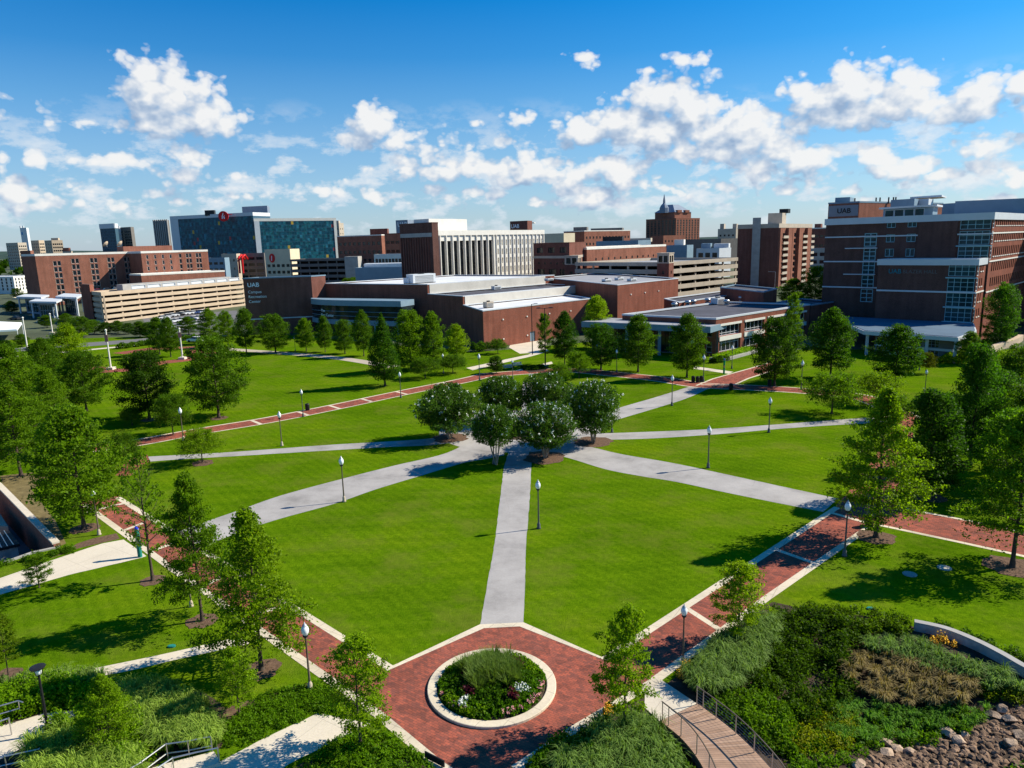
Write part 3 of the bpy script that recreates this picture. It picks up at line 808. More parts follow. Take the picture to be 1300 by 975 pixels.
    def block(s, poly, z0, z1, mat, roof="roofg", ops=None, par=.35, parmat=None, band=.7, dep=.25, roofdrop=.35, win="window", name="wall", out=.08):
        poly = [V2(p) for p in poly]; n = len(poly); ops = ops or {}
        for i in range(n):
            s.wall(poly[i], poly[(i+1) % n], z0, z1, mat, ops.get(i, ()), dep, name=name, win=win)
        b = MB(); I = s.offset(poly, -.05); b.poly([(*p, z1-roofdrop) for p in I]); b.build("roof", MAT[roof], s.root)
        if parmat: s.ring(poly, z1-band, z1+par, MAT[parmat], out=out)
        return poly
    def slab(s, A, B, u0, u1, v0, v1, out, mat, name, back=.0):
        """a box on the face A-B, standing OUT proud of it"""
        A, d, n, L = s.frame(A, B); b = MB()
        c = [s.at(A,d,n,u,o,0)[:2] for u, o in ((u0,out),(u1,out),(u1,-back),(u0,-back))]
        b.prism([Vector(x) for x in c], v0, v1); return b.build(name, MAT[mat], s.root)
    def slabs(s, A, B, rects, out, mat, name, back=.0):
        for r in rects: s.slab(A, B, *r, out, mat, name, back)
    def text(s, A, B, u, z, h, word, mat, name="lettering", out=.06, bold=.0):
        A, d, n, L = s.frame(A, B)
        cu = bpy.data.curves.new("lettering", 'FONT'); cu.body = word; cu.size = h/.7; cu.extrude = .03; cu.offset = bold
        o = bpy.data.objects.new("tmp", cu); me = bpy.data.meshes.new_from_object(o); bpy.data.objects.remove(o)
        me.materials.clear(); me.materials.append(MAT[mat])
        rz = math.atan2(d.y, d.x)
        me.transform(Matrix.Translation(s.at(A,d,n,u,out,z)) @ Matrix.Rotation(rz, 4, 'Z') @ Matrix.Rotation(math.pi/2, 4, 'X'))
        return link(name, me, s.root)
S2 = math.sqrt(.5)
def corner45(C, left, right):
    """footprint of a block on the diagonal street grid: nearest corner C, shaded face to its left, sunlit face to its right"""
    C = V2(C); L = C + Vector((-S2, S2))*left; Rr = C + Vector((S2, S2))*right
    return [L, C, Rr, L + Rr - C]
def quad3(L, C, Rr):
    L, C, Rr = V2(L), V2(C), V2(Rr); return [L, C, Rr, L + Rr - C]
def mech(name, label, p, z, dims, rz, mat, group=None, cat="roof unit"):
    """air handler on a roof: casing, louvre, base rails, fan ring"""
    r = empty(name, (p[0], p[1], z), label, cat, group, rz)
    w, d, h = dims; b = MB(); b.box(-w/2,w/2,-d/2,d/2,.2,h); b.build("casing", MAT[mat], r, world=False)
    b = MB(); b.box(-w/2,w/2,-d/2+.1,-d/2+.3,0,.2); b.box(-w/2,w/2,d/2-.3,d/2-.1,0,.2); b.build("base_rail", MAT["dmetal"], r, world=False)
    b = MB()
    for i in range(5): b.box(-w*.4,w*.4,-d/2-.06,-d/2-.003,.35+(h-.6)*i/5,.35+(h-.6)*(i+.55)/5)
    b.build("louvre", MAT["steel"], r, world=False)
    b = MB(); b.lathe([(min(w,d)*.3,h),(min(w,d)*.32,h+.25),(min(w,d)*.26,h+.25),(min(w,d)*.24,h+.05),(.01,h+.05)], 12); b.build("fan_ring", MAT["dmetal"], r, world=False)
    return r

# ------------------------------------------------------------------ recreation centre
def recreation_centre():
    B = Bld("recreation_centre", (-20, 200), "large red brick recreation centre with curved glass band and stepped pale roofs")
    bk = MAT["brick"]
    C = XY(613,162,8.9); Rr = XY(752,189,8.9); S1 = XY(588,179,9); S2p = XY(543,191,12); S3 = XY(411,211,13)
    # low front wing: shaded face S1-C, sunlit face C-Rr
    dirR = (Rr-C).normalized()
    a = S1 + dirR*(Rr-C).length
    ops1 = [dict(u0=15.2,u1=17.0,v0=.05,v1=2.5,mx=2,my=1,fm="steel",gm="bluepanel",win="door")]
    B.block([S1, C, Rr, a], 0, 8.9, bk, "roofw", {1: ops1}, par=.12, parmat="panel", band=.12)
    # second step
    b2 = S2p + dirR*46; a2 = S1 + dirR*46
    B.block([S2p, S1, a2, b2], 0, 11.1, bk, "roofd", None, par=.1, parmat="panel", band=.1)
    # pale stucco faces of the step walls above the lower roofs
    n1 = Vector((dirR.y, -dirR.x))
    B.slab(S1, a2, .6, 45.8, 8.95, 11.0, .12, "rooft", "step_wall")
    B.slab(S2p, b2, .6, 45.8, 11.2, 13.5, .12, "rooft", "step_wall")
    # main hall
    c3 = S3 + dirR*50; 
    B.block([S3, S2p, b2+dirR*4, c3], 0, 13.6, bk, "roofw", None, par=.1, parmat="panel", band=.1)
    # right-hand tall hall behind the low wing
    q0 = XY(740,192,13); q1 = XY(784,178,12); q2 = XY(861,212,12)
    K = [XY(690,232,12), XY(784,184,11), XY(861,207,11)]
    K = quad3(*K)
    B.block(K, 0, 12.6, bk, "roofg", None, par=.1, parmat="panel", band=.1)
    B.slabs(K[1], K[2], [(x, x+.35, z, z+.3) for x in (6,13,20) for z in (4.2,9.6)], .18, "white", "wall_lamp")
    B.slabs(C, Rr, [(x, x+.35, z, z+.3) for x in (6,14,22,30) for z in (1.6,6.2)], .18, "white", "wall_lamp")
    # plain block with the name, left
    L0 = XY(311,202,10); L1 = XY(397,206,10)
    L2 = L1 + Vector((.6, 1)).normalized()*5.5
    P = [L0, L1, L2, L0 + (L2-L1)]
    B.block(P, 0, 16.0, MAT["brick2"], "roofg", None, par=.15, parmat="bluepanel", band=.15)  # same red brick in life; browner here, its shade put into the colour
    B.slab(L0, L1, .3, (L1-L0).length-.3, 4.3, 4.6, .12, "panel", "base_band")
    B.text(L0, L1, 1.0, 13.6, 1.15, "UAB", "signw", bold=.03)
    for i, wd in enumerate(("Campus", "Recreation", "Center")):
        B.text(L0, L1, 1.0, 11.8-i*1.35, .78, wd, "signw")
    # curved glass band between the block and the hall
    A0 = XY(397,205.5,9); A1 = XY(527,190,8); n = Vector((-(A1-A0).y, (A1-A0).x)).normalized()*-1
    pts = []
    for i in range(25):
        t = i/24; bul = 7.5*math.sin(math.pi*min(1, t*1.05+.0))**.8 if t < .95 else 7.5*math.sin(math.pi*.9975)**.8
        bul = 6.2*(1-(2*t-1)**2)**.6 if t < .5 else 6.2
        pts.append(A0 + (A1-A0)*t + n*bul)
    pts.append(A1)
    def band(name, z0, z1, mat, off=0.0, top=False):
        b = MB()
        cen = (A0+A1)/2
        pp = [p + n*off for p in pts]
        for i in range(len(pp)-1): b.quad((*pp[i],z0),(*pp[i+1],z0),(*pp[i+1],z1),(*pp[i],z1))
        b.poly([(*p,z1) for p in pp][::-1] if False else [(*p,z1) for p in pp]); b.poly([(*p,z0) for p in pp][::-1])
        return b.build(name, MAT[mat], B.root)
    band("glazing", 4.6, 8.4, "glass"); band("fascia", 8.4, 9.9, "bluepanel", .35); band("fascia", 3.3, 4.6, "bluepanel", .35); band("glazing", 0, 3.3, "glass", -.8)
    b = MB()
    for i in range(len(pts)-2):
        for z in (5.6, 6.8): 
            p, q = pts[i]+n*.08, pts[i+1]+n*.08; b.tube([(*p,z),(*q,z)], .07, seg=4)
    b.build("mullion", MAT["bluepanel"], B.root)
    for i in (6, 12, 18, 23):
        m = MB(); m.tube([(*(pts[i]+n*.1),0),(*(pts[i]+n*.1),3.3)], .28, seg=10); m.build("column", MAT["bluepanel"], B.root)
    B.text(pts[5]+n*.3, pts[9]+n*.3, 0, 6.5, .8, "The", "signw"); B.text(pts[5]+n*.3, pts[9]+n*.3, 0, 5.3, .8, "Rec Center", "signw")
    B.finish()
    d45 = math.atan2(dirR.y, dirR.x)
    e = Vector((-dirR.y, dirR.x))
    mech("air_handler", "long pale rooftop air handler at the front edge of the recreation hall roof", XY(535,205,13), 13.3, (8,3.2,2.6), d45, "panel")
    mech("air_handler", "small white rooftop unit left of the long air handler on the hall roof", XY(521,204,13), 13.3, (3,2.4,1.6), d45, "panel")
    mech("air_handler", "small grey box unit on the lowest white roof of the recreation centre", XY(620,173,9), 8.55, (2.2,1.4,1.5), d45, "buff")
    mech("air_handler", "silver rooftop vent unit on the dark middle roof of the recreation centre", XY(630,205,11), 10.75, (2.6,1.4,1.2), d45, "panel")
    for i, (px, Y) in enumerate(((697,218),(770,206),(786,212),(802,205))):
        mech("air_handler", "low white skylight unit on the tall right hall roof of the recreation centre", XY(px,Y,12.3), 12.25, (2.6,1.5,.8), d45, "panel", group="skylight units on the recreation centre roof")
recreation_centre()

# ------------------------------------------------------------------ student centre (low, dark flat roof)
def student_centre():
    B = Bld("student_centre", (42,144), "low brick student centre with dark flat roof and ribbon windows")
    C = XY(909,144,7); L = XY(790,157,7); Rr = XY(1028,169,7)
    P = quad3(L, C, Rr); Lw = (Rr-C).length
    ops = []
    for k in range(4):
        u0 = 1.4 + k*(Lw-1.6)/4; u1 = u0 + (Lw-1.6)/4 - 1.4
        ops.append(dict(u0=u0,u1=u1,v0=.6,v1=2.9,mx=5,my=1,split=[.75,.9],fm="panel",bar=.1,dep=.6)); ops.append(dict(u0=u0,u1=u1,v0=3.9,v1=6.0,mx=5,my=1,split=[.25],fm="panel",bar=.1,dep=.6))
    front = (C-L).length
    ops2 = [dict(u0=1,u1=front-2.4,v0=.3,v1=5.2,mx=12,my=3,fm="dmetal",bar=.08,dep=.4),dict(u0=front-2.0,u1=front-.7,v0=3.9,v1=6.0,mx=1,my=2,fm="panel",dep=.4),dict(u0=front-2.0,u1=front-.7,v0=.6,v1=2.9,mx=1,my=2,fm="panel",dep=.4)]
    B.block(P, 0, 7.7, MAT["brick"], "roofd", {1: ops, 0: ops2}, par=.18, parmat="panel", band=.18, dep=.5)
    rects = []
    for k in range(4):
        u0 = 1.4 + k*(Lw-1.6)/4; u1 = u0 + (Lw-1.6)/4 - 1.4
        rects += [(u0-.1,u1+.1,2.95,3.85),(u0-.1,u1+.1,6.05,6.5)]
    B.slabs(P[1], P[2], rects, .15, "white", "spandrel_panel")
    # glazed entrance hall with a broad pale canopy in front of the shaded face
    A = XY(738,156,6); D = XY(902,140.5,6)
    nn = (C-L).normalized(); nrm = Vector((nn.y,-nn.x))
    E = [A, D, D - nrm*9, A - nrm*9]
    b = MB(); b.prism([V2(p) for p in E], 5.3, 6.5); b.build("canopy", MAT["bluepanel"], B.root)
    b = MB(); b.prism(B.offset(E,-.15), 6.504, 6.56); b.build("canopy_roof", MAT["roofg"], B.root)
    for t in (.12,.36,.615,.86):
        p = A + (D-A)*t - nrm*.9; m = MB(); m.box(p.x-.3,p.x+.3,p.y-.3,p.y+.3,0,5.3); m.build("column", MAT["bluepanel"], B.root)
    G0, G1 = A - nrm*4.5, D - nrm*4.5
    B.wall(G0, G1, 0, 5.29, MAT["dconc"], [dict(u0=.4+i*3.0,u1=3.2+i*3.0,v0=.2,v1=5.0,mx=3,my=3,fm="dmetal",dep=.2) for i in range(int(((G1-G0).length-.6)/3))])
    # raised brick box at the back of the roof
    Q = quad3(XY(914,196,8), XY(969,176,8), XY(986,186,8))
    B.block(Q, 0, 10.4, MAT["brick"], "roofd", None, par=.15, parmat="bluepanel", band=.15)
    # rear wing with its own parapet, and the right-hand tail
    T = quad3(XY(843,188,7), XY(862,176,7), XY(960,205,7))
    B.block(T, 0, 8.4, MAT["brick"], "roofd", None, par=.12, parmat="panel", band=.12)
    T2 = quad3(XY(985,180,7), XY(1029,170,7), XY(1062,178,7))
    B.block(T2, 0, 7.4, MAT["brick2"], "roofd", None, par=.15, parmat="bluepanel", band=.15)
    B.finish()
    k = 0
    labs = ["first round silver roof fan from the left on the dark flat roof","second round silver roof fan, beside the first on the dark roof","third round silver roof fan, touching the second on the dark roof","silver roof fan just left of the white roof box","silver roof fan right of the white roof box","low silver roof fan behind the white roof box","right-hand trio roof fan nearest the white box","right-hand trio roof fan in the middle","right-hand trio roof fan nearest the brick roof box"]
    for (px, py) in ((856,391),(873,388),(880,387),(898,385),(922,387),(930,380),(941,382),(948,381),(956,381)):
        p = G(px, py, 7.45); r = empty("roof_fan", p, labs[k], "roof fan", "roof fans on the student centre"); k += 1
        b = MB(); b.box(-.5,.5,-.5,.5,0,.35); b.build("curb", MAT["roofg"], r, world=False)
        b = MB(); b.lathe([(.35,.35),(.4,.5),(.75,.6),(.8,1.0),(.65,1.25),(.3,1.35),(0,1.36)], 14); b.build("hood", MAT["steel"], r, smooth=True, world=False)
    p = G(911,386,7.45); mech("air_handler", "white box air handler among the roof fans on the dark flat roof", p, 7.35, (3.0,2.0,1.7), R(40), "panel")
student_centre()

# ------------------------------------------------------------------ residence hall on the right
def residence_hall():
    B = Bld("residence_hall", (100,150), "tall brick residence hall with glass corner, pale bands and a white canopy")
    bk = MAT["brick4"]; lit = MAT["brick"]  # one brick, two tones: shade of the fronts painted in with the darker
    C = XY(1237,148,10); P = corner45(C, 19.2, 7.2)
    n0 = Vector((-S2,-S2)); 
    # lower front block above the canopy: glass corner at right end of the shaded face
    Lf = 19.2
    fl = [(4.9+i*3.2, 4.9+(i+1)*3.2) for i in range(4)]
    ops0 = [dict(u0=Lf-5.2,u1=Lf-.3,v0=a+.15,v1=b_-.15,mx=4,my=3,fm="tealbar",gm="tealglass",bar=.09,dep=.12) for a, b_ in fl]
    ops1 = [dict(u0=.25,u1=1.6,v0=a+.25,v1=b_-.25,mx=1,my=3,fm="panel",gm="glass",bar=.14,dep=.12) for a, b_ in fl]
    ops1 += [dict(u0=2.6+i*1.7,u1=3.4+i*1.7,v0=a+1.1,v1=b_-.4,fm="dmetal",gm="glass",dep=.2,sill=True) for i in range(2) for a, b_ in fl]
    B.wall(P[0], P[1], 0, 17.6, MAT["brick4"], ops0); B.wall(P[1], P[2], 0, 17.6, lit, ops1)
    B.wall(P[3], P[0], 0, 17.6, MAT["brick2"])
    b = MB(); b.poly([(*p, 17.3) for p in P]); b.build("roof", MAT["roofg"], B.root)
    B.ring(P, 16.9, 18.2, MAT["panel"], out=.25)
    B.slab(P[0], P[1], 0, Lf+.2, 11.1, 11.45, .22, "panel", "string_course")
    B.slabs(P[0], P[1], [(Lf-5.6,Lf+.25,z-.12,z+.12) for z in (4.95,8.1,14.3)], .3, "tealbar", "glass_band")
    B.slab(P[1], P[2], 0, 7, 11.1, 11.4, .12, "white", "string_course")
    B.text(P[0], P[1], 2.2, 15.1, .95, "UAB", "signt", bold=.03); B.text(P[0], P[1], 5.1, 15.15, .78, "BLAZER HALL", "signg", out=.04)
    # upper block behind
    U = XY(1257,154.5,20); Lu = 35; Q = corner45(U, Lu, 48)
    zf = [(7.6+i*3.3, 7.6+(i+1)*3.3) for i in range(6)]
    o0 = []
    for a, b_ in zf[3:]:
        o0.append(dict(u0=Lu-6.0,u1=Lu-.3,v0=a+.2,v1=b_-.2,mx=4,my=3,fm="tealbar",gm="tealglass",bar=.10,dep=.12))
    for i, (a, b_) in enumerate(zf):
        o0.append(dict(u0=9.2,u1=12.0,v0=a+.1,v1=b_-.1,mx=2,my=3,fm="tealbar",gm="tealglass",bar=.16,dep=.15))
        o0.append(dict(u0=14.0,u1=15.9,v0=a+1.0,v1=b_-.5,mx=2,my=1,fm="tealbar",gm="tealglass",bar=.12,dep=.2))
        o0.append(dict(u0=18.4,u1=20.3,v0=a+1.0,v1=b_-.5,mx=2,my=1,fm="tealbar",gm="tealglass",bar=.12,dep=.2))
    o1 = [dict(u0=.3,u1=1.7,v0=a+.3,v1=b_-.3,mx=1,my=3,fm="panel",gm="glass",bar=.14,dep=.12) for a, b_ in zf[3:]]
    o1 += [dict(u0=2.8+i*2.0,u1=3.85+i*2.0,v0=a+.9,v1=b_-.45,fm="dmetal",gm="glass",dep=.22,sill=True) for a, b_ in zf[::-1] for i in range(20)]
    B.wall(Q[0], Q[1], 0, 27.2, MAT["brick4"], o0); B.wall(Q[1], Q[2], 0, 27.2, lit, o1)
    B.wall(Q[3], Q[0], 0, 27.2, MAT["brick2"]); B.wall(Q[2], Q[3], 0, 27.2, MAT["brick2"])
    b = MB(); b.poly([(*p, 26.9) for p in Q]); b.build("roof", MAT["roofg"], B.root)
    B.ring(Q, 26.2, 27.7, MAT["panel"], out=.3)
    B.slab(Q[0], Q[1], 0, Lu+.2, 23.1, 23.4, .2, "panel", "string_course"); B.slab(Q[0], Q[1], 0, 18, 17.2, 17.5, .2, "panel", "string_course")
    B.slab(Q[0], Q[1], 0, 18, 11.0, 11.3, .2, "panel", "string_course")
    B.slabs(Q[0], Q[1], [(5,12.3,z,z+.22) for z in (14.2,20.4)], .45, "panel", "sun_shade"); B.slab(Q[0], Q[1], Lu-6.6, Lu+.3, 20.6, 20.85, .35, "tealbar", "glass_band")
    B.slab(Q[1], Q[2], 0, 47, 17.2, 17.5, .12, "white", "string_course"); B.slab(Q[1], Q[2], 0, 47, 23.2, 23.5, .12, "white", "string_course"); B.slab(Q[1], Q[2], 0, 47, 10.6, 10.9, .12, "white", "string_course")
    # raised right half of the shaded front
    B.slab(Q[0], Q[1], 20.8, Lu-6.4, 0, 26.2, .35, "brick4", "projecting_wall")
    # wing further right, which shades the sunlit face
    Wg = U + Vector((S2,S2))*41
    wing = [Wg, Wg + Vector((S2,-S2))*22, Wg + Vector((S2,-S2))*22 + Vector((S2,S2))*16, Wg + Vector((S2,S2))*16]
    B.block(wing, 0, 27.1, MAT["brick2"], "roofg", None, par=.5, parmat="panel", band=.9)
    # plant room and screens on the roof
    S = quad3(XY(1121,176,28), XY(1184,166,28), XY(1190,172,28))
    B.wall(S[0], S[1], 26.9, 29.6, MAT["bluepanel"], [dict(u0=.4+i*2.4,u1=2.6+i*2.4,v0=27.2,v1=29.3,mx=1,my=1,fm="panel",gm="tealglass",dep=.08) for i in range(5)]); B.wall(S[1], S[2], 26.9, 29.6, MAT["bluepanel"])
    b = MB(); b.prism(B.offset(S,.9), 29.6, 30.0); b.build("penthouse_roof", MAT["panel"], B.root)
    for (pa, pb, pc, z1, mt) in (((1212,190),(1330,180),(1360,210),31.6,"bluepanel"), ((1196,200),(1214,196),(1222,204),31.4,"bluepanel")):
        S = quad3(XY(*pa,30), XY(*pb,30), XY(*pc,30)); b = MB(); b.prism([V2(p) for p in S], 26.9, z1); b.build("roof_screen", MAT[mt], B.root)
    # dining hall in front with canopy
    k = n0*11
    F0 = XY(1096,141,4); F1 = XY(1216,128.5,4); F2 = XY(1240,137,5)
    back = (P[0]+P[3])/2
    cn = [F0, F1, F2, C + Vector((S2,S2))*1.5 + Vector((.02,0)), P[0] + Vector((-S2,S2))*10]
    b = MB(); b.prism([V2(p) for p in cn], 4.1, 4.85); b.build("canopy", MAT["panel"], B.root)
    b = MB(); b.prism(B.offset(cn,-.25), 4.854, 4.95); b.build("canopy_roof", MAT["roofblue"], B.root)
    d = (F1-F0).normalized(); nr = Vector((d.y,-d.x)); g0, g1 = F0 - nr*2.2 + d*1.5, F1 - nr*2.2 - d*1.2
    L_ = (g1-g0).length
    B.wall(g0, g1, 0, 4.1, MAT["dconc"], [dict(u0=.2+i*2.9,u1=2.9+i*2.9,v0=2.3,v1=4.0,mx=4,my=3,fm="bluepanel",gm="glass",bar=.07,dep=.1) for i in range(int((L_-.3)/2.9))]+[dict(u0=.2+i*2.9,u1=2.9+i*2.9,v0=.2,v1=1.75,mx=4,my=2,fm="bluepanel",gm="glass",bar=.07,dep=.1) for i in range(int((L_-.3)/2.9))])
    B.slab(g0, g1, 0, L_, 1.8, 2.25, .2, "panel", "floor_band")
    g2 = g1 + Vector((S2,S2))*6; B.wall(g1, g2, 0, 4.1, MAT["dconc"])
    for t in (.03,.35,.68,.97):
        p = F0 + (F1-F0)*t - nr*.8; m = MB(); m.box(p.x-.22,p.x+.22,p.y-.22,p.y+.22,0,4.1); m.build("column", MAT["panel"], B.root)
    B.finish()
residence_hall()

def university_tower():
    B = Bld("university_tower", XY(1090,230), "brick tower with grey letter panel behind the residence hall")
    C = XY(1090,230,30); P = corner45(C, 13.5, 46); z = ZAT(C, 256)
    P = quad3(XY(1051,236,30), C, XY(1196,262,30))
    zz = z
    B.block(P, 0, zz, MAT["brick3"], "roofg", None, par=.2, parmat="bluepanel", band=.3)
    L = (P[1]-P[0]).length
    B.slab(P[0], P[1], .2, L-.2, zz-4.3, zz-.9, .1, "signgb", "sign_panel"); B.text(P[0], P[1], L*.30, zz-3.3, 1.5, "UAB", "dmetal", out=.2, bold=.03)
    b = MB(); A = XY(1059,236,30); D = XY(1078,234,30); b.prism(quad3(A, D, D+Vector((4,6))), zz, zz+1.7); b.build("lift_housing", MAT["bluepanel"], B.root)
    B.slabs(P[0], P[1], [(L*.32+i*1.1, L*.32+i*1.1+.6, zz-9, zz-8.2) for i in range(3)], .02, "white", "vent")
    for px in (1085,1112,1117,1128,1134,1137): 
        m = MB(); q = XY(px,240,34); m.tube([(q.x,q.y,zz-.3),(q.x,q.y,zz+1.6)], .22, seg=6); m.build("vent_pipe", MAT["dmetal"], B.root)
    b = MB(); b.prism(quad3(XY(1130,205,30), XY(1160,200,30), XY(1166,206,30)), 20, 33); b.build("plant_screen", MAT["bluepanel"], B.root)
    b = MB(); b.prism(quad3(XY(1162,206,30), XY(1178,203,30), XY(1184,208,30)), 20, 33); b.build("plant_screen", MAT["panel"], B.root)
    b = MB(); b.prism(quad3(XY(1154,214,30), XY(1194,206,30), XY(1200,216,30)), 33.6, 34.1); b.build("canopy_slab", MAT["panel"], B.root)
    B.finish()
university_tower()

# ------------------------------------------------------------------ brick apartment tower with pale fin
def apartment_tower():
    B = Bld("apartment_tower", XY(987,330), "brick apartment tower with a pale concrete fin and balconied sunlit side")
    C = XY(987,330,14); L = XY(935.5,336,14); Rr = XY(1029,372,14); z = 29.3
    P = quad3(L, C, Rr); Lr = (Rr-C).length; Lf = (C-L).length
    B.wall(P[0], P[1], 0, z, MAT["brick2"]); B.wall(P[3], P[0], 0, z, MAT["brick2"]); B.wall(P[2], P[3], 0, z, MAT["brick2"])  # shaded faces painted browner than the orange brick of the sunlit side
    b = MB(); b.poly([(*p, z-.2) for p in P]); b.build("roof", MAT["rooft"], B.root)
    B.ring(P, z-1.8, z+.1, MAT["buff"], out=.15)
    B.slab(P[0], P[1], Lf*.36, Lf*.56, 0, z+3.0, .9, "conc", "concrete_fin", back=.0)
    # sunlit side: lit brick piers, narrow balcony stacks and a dark recess
    def op(u0, u1): return [dict(u0=u0*Lr+.3,u1=u1*Lr-.3,v0=1.2+j*2.75,v1=3.1+j*2.75,fm="buff",gm="glass",dep=.5,mx=2) for j in range(9)]
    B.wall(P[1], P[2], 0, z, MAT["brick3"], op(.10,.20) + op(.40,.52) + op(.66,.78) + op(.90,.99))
    for u0, u1 in ((.20,.31),(.32,.36),(.52,.63),(.78,.89)): B.slab(P[1], P[2], u0*Lr, u1*Lr, 0, z-2, 1.3, "brick3", "pier")
    B.slab(P[1], P[2], .0, .06*Lr, 0, z-2, .9, "brick3", "pier")
    for j in range(9):
        for u0, u1, o_ in ((.06,.20,1.5),(.64,.78,1.5),(.89,1.0,1.6)):
            B.slab(P[1], P[2], u0*Lr+.1, u1*Lr-.1, .9+j*2.75, 1.9+j*2.75, o_, "buff", "balcony", back=-(o_-.15)); B.slab(P[1], P[2], u0*Lr+.1, u1*Lr-.1, .72+j*2.75, .895+j*2.75, o_, "buff", "balcony_floor")
    q = quad3(XY(975,345,32), XY(993,344,32), XY(998,350,32))
    b = MB(); b.prism(q, z-.2, z+5.2); b.build("penthouse", MAT["buff"], B.root)
    q = quad3(XY(989,350,32), XY(1000,349,32), XY(1003,352,32)); b = MB(); b.prism(q, z+5.2, z+7.2); b.build("water_tank", MAT["dmetal"], B.root)
    B.finish()
apartment_tower()

# ------------------------------------------------------------------ parking decks
def deck_building(name, label, L, C, Rr, z1, n, mat, dark, ztop=.9, back=None, cols=6):
    """open storeys between solid bands: every band, the dark floors behind and the posts are parts"""
    B = Bld(name, C, label, "parking deck")
    P = quad3(L, C, Rr) if back is None else [V2(p) for p in (L, C, Rr, back)]
    h = z1/n
    inner = B.offset(P, -.6)
    for k in range(n+1):
        z = k*h
        if k < n:
            b = MB(); b.prism(B.offset(P, -.55), z-.0+.02, z+.3); b.build("floor_slab", MAT["dconc"], B.root)
        b = MB(); O, I = P, B.offset(P, -.35)
        zz0, zz1 = (z-.35, z+h*.42) if k < n else (z-.35, z+ztop)
        if k == 0: zz0 = 0
        for i in range(4):
            j = (i+1) % 4
            b.quad((*O[i],zz0),(*O[j],zz0),(*O[j],zz1),(*O[i],zz1)); b.quad((*I[j],zz0),(*I[i],zz0),(*I[i],zz1),(*I[j],zz1)); b.quad((*O[i],zz1),(*O[j],zz1),(*I[j],zz1),(*I[i],zz1)); b.quad((*I[i],zz0),(*I[j],zz0),(*O[j],zz0),(*O[i],zz0))
        b.build("parapet_band", MAT[mat], B.root)
    b = MB(); b.poly([(*p, z1-.1) for p in B.offset(P,-.3)]); b.build("roof_deck", MAT["roofg"], B.root)
    b = MB(); b.prism(B.offset(P, -6.0) if (V2(P[1])-V2(P[0])).length > 16 and (V2(P[2])-V2(P[1])).length > 16 else B.offset(P, -3.0), .3, z1-.4); b.build("shade_block", MAT["black"], B.root)  # solid black block stands in for shade deep behind the open storeys
    for e in (0, 1):
        A, D = V2(P[e]), V2(P[e+1]); d = (D-A).normalized(); nn = Vector((d.y,-d.x)); Lg = (D-A).length
        for i in range(cols+1):
            p = A + d*(.4+(Lg-.8)*i/cols) - nn*.75; q = MB(); q.prism([p-d*.3-nn*.25, p+d*.3-nn*.25, p+d*.3+nn*.25, p-d*.3+nn*.25], 0, z1-.36); q.build("post", MAT[mat], B.root)
    return B, P
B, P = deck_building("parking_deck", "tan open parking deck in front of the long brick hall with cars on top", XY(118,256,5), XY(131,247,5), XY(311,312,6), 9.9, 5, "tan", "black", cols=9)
A, D = V2(P[1]), V2(P[2])
q = quad3(XY(104,262,8), XY(116,255,8), XY(121,258,8)); b = MB(); b.prism(q, 0, 13.2); b.build("stair_tower", MAT["brick"], B.root)
# white guard frames along the roof edge
d = (D-A).normalized(); nn = Vector((d.y,-d.x)); Lg = (D-A).length
for i in range(8):
    u0 = Lg*(.20+i*.10); u1 = u0 + Lg*.085; fr = MB()
    p = [A+d*u-nn*1.6 for u in (u0,u1)]
    for z in (11.0, 12.2): fr.tube([(*p[0],z),(*p[1],z)], .10, seg=4)
    for pp in p: fr.tube([(*pp,9.8),(*pp,12.25)], .12, seg=4)
    fr.quad((*(p[0]-nn*.2),11.0),(*(p[1]-nn*.2),11.0),(*(p[1]-nn*.2),12.1),(*(p[0]-nn*.2),12.1))
    fr.build("roof_guard", MAT["panel"], B.root)
b = MB(); b.prism(quad3(A+d*Lg*.2-nn*6, A+d*Lg*.98-nn*6, A+d*Lg*.98-nn*9), 9.8, 12.6); b.build("ramp_wall", MAT["conc"], B.root)

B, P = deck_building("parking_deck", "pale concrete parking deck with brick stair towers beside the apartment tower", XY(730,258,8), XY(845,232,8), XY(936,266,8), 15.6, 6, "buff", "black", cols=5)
for (pa, pb, pc, z1) in (((834,233),(849,229),(855,233),19.2), ((717,262),(734,258),(738,264),18.6)):
    T = quad3(XY(*pa,12), XY(*pb,12), XY(*pc,12))
    for e in range(4):
        B.wall(T[e], T[(e+1)%4], 0, z1-3.0, MAT["brick2"], [dict(u0=(V2(T[e+1])-V2(T[e])).length*.4,u1=(V2(T[e+1])-V2(T[e])).length*.6,v0=z1-6.4,v1=z1-5.4,dep=.2)] if e < 2 else ())
        wl = (V2(T[(e+1)%4])-V2(T[e])).length
        B.wall(T[e], T[(e+1)%4], z1-3.0, z1, MAT["buff"], [dict(u0=wl*.12,u1=wl*.45,v0=z1-2.7,v1=z1-.6,dep=.25),dict(u0=wl*.55,u1=wl*.88,v0=z1-2.7,v1=z1-.6,dep=.25)] if e < 2 else ())
    b = MB(); b.prism(B.offset(T,.15), z1, z1+.3); b.build("tower_cap", MAT["buff"], B.root)
B.finish()

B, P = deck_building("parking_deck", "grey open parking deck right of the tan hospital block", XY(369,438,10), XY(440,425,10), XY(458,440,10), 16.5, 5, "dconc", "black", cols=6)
b = MB(); T = quad3(XY(438,424,12), XY(455,422,12), XY(460,432,12)); b.prism(T, 0, 18.4); b.build("stair_tower", MAT["conc"], B.root)

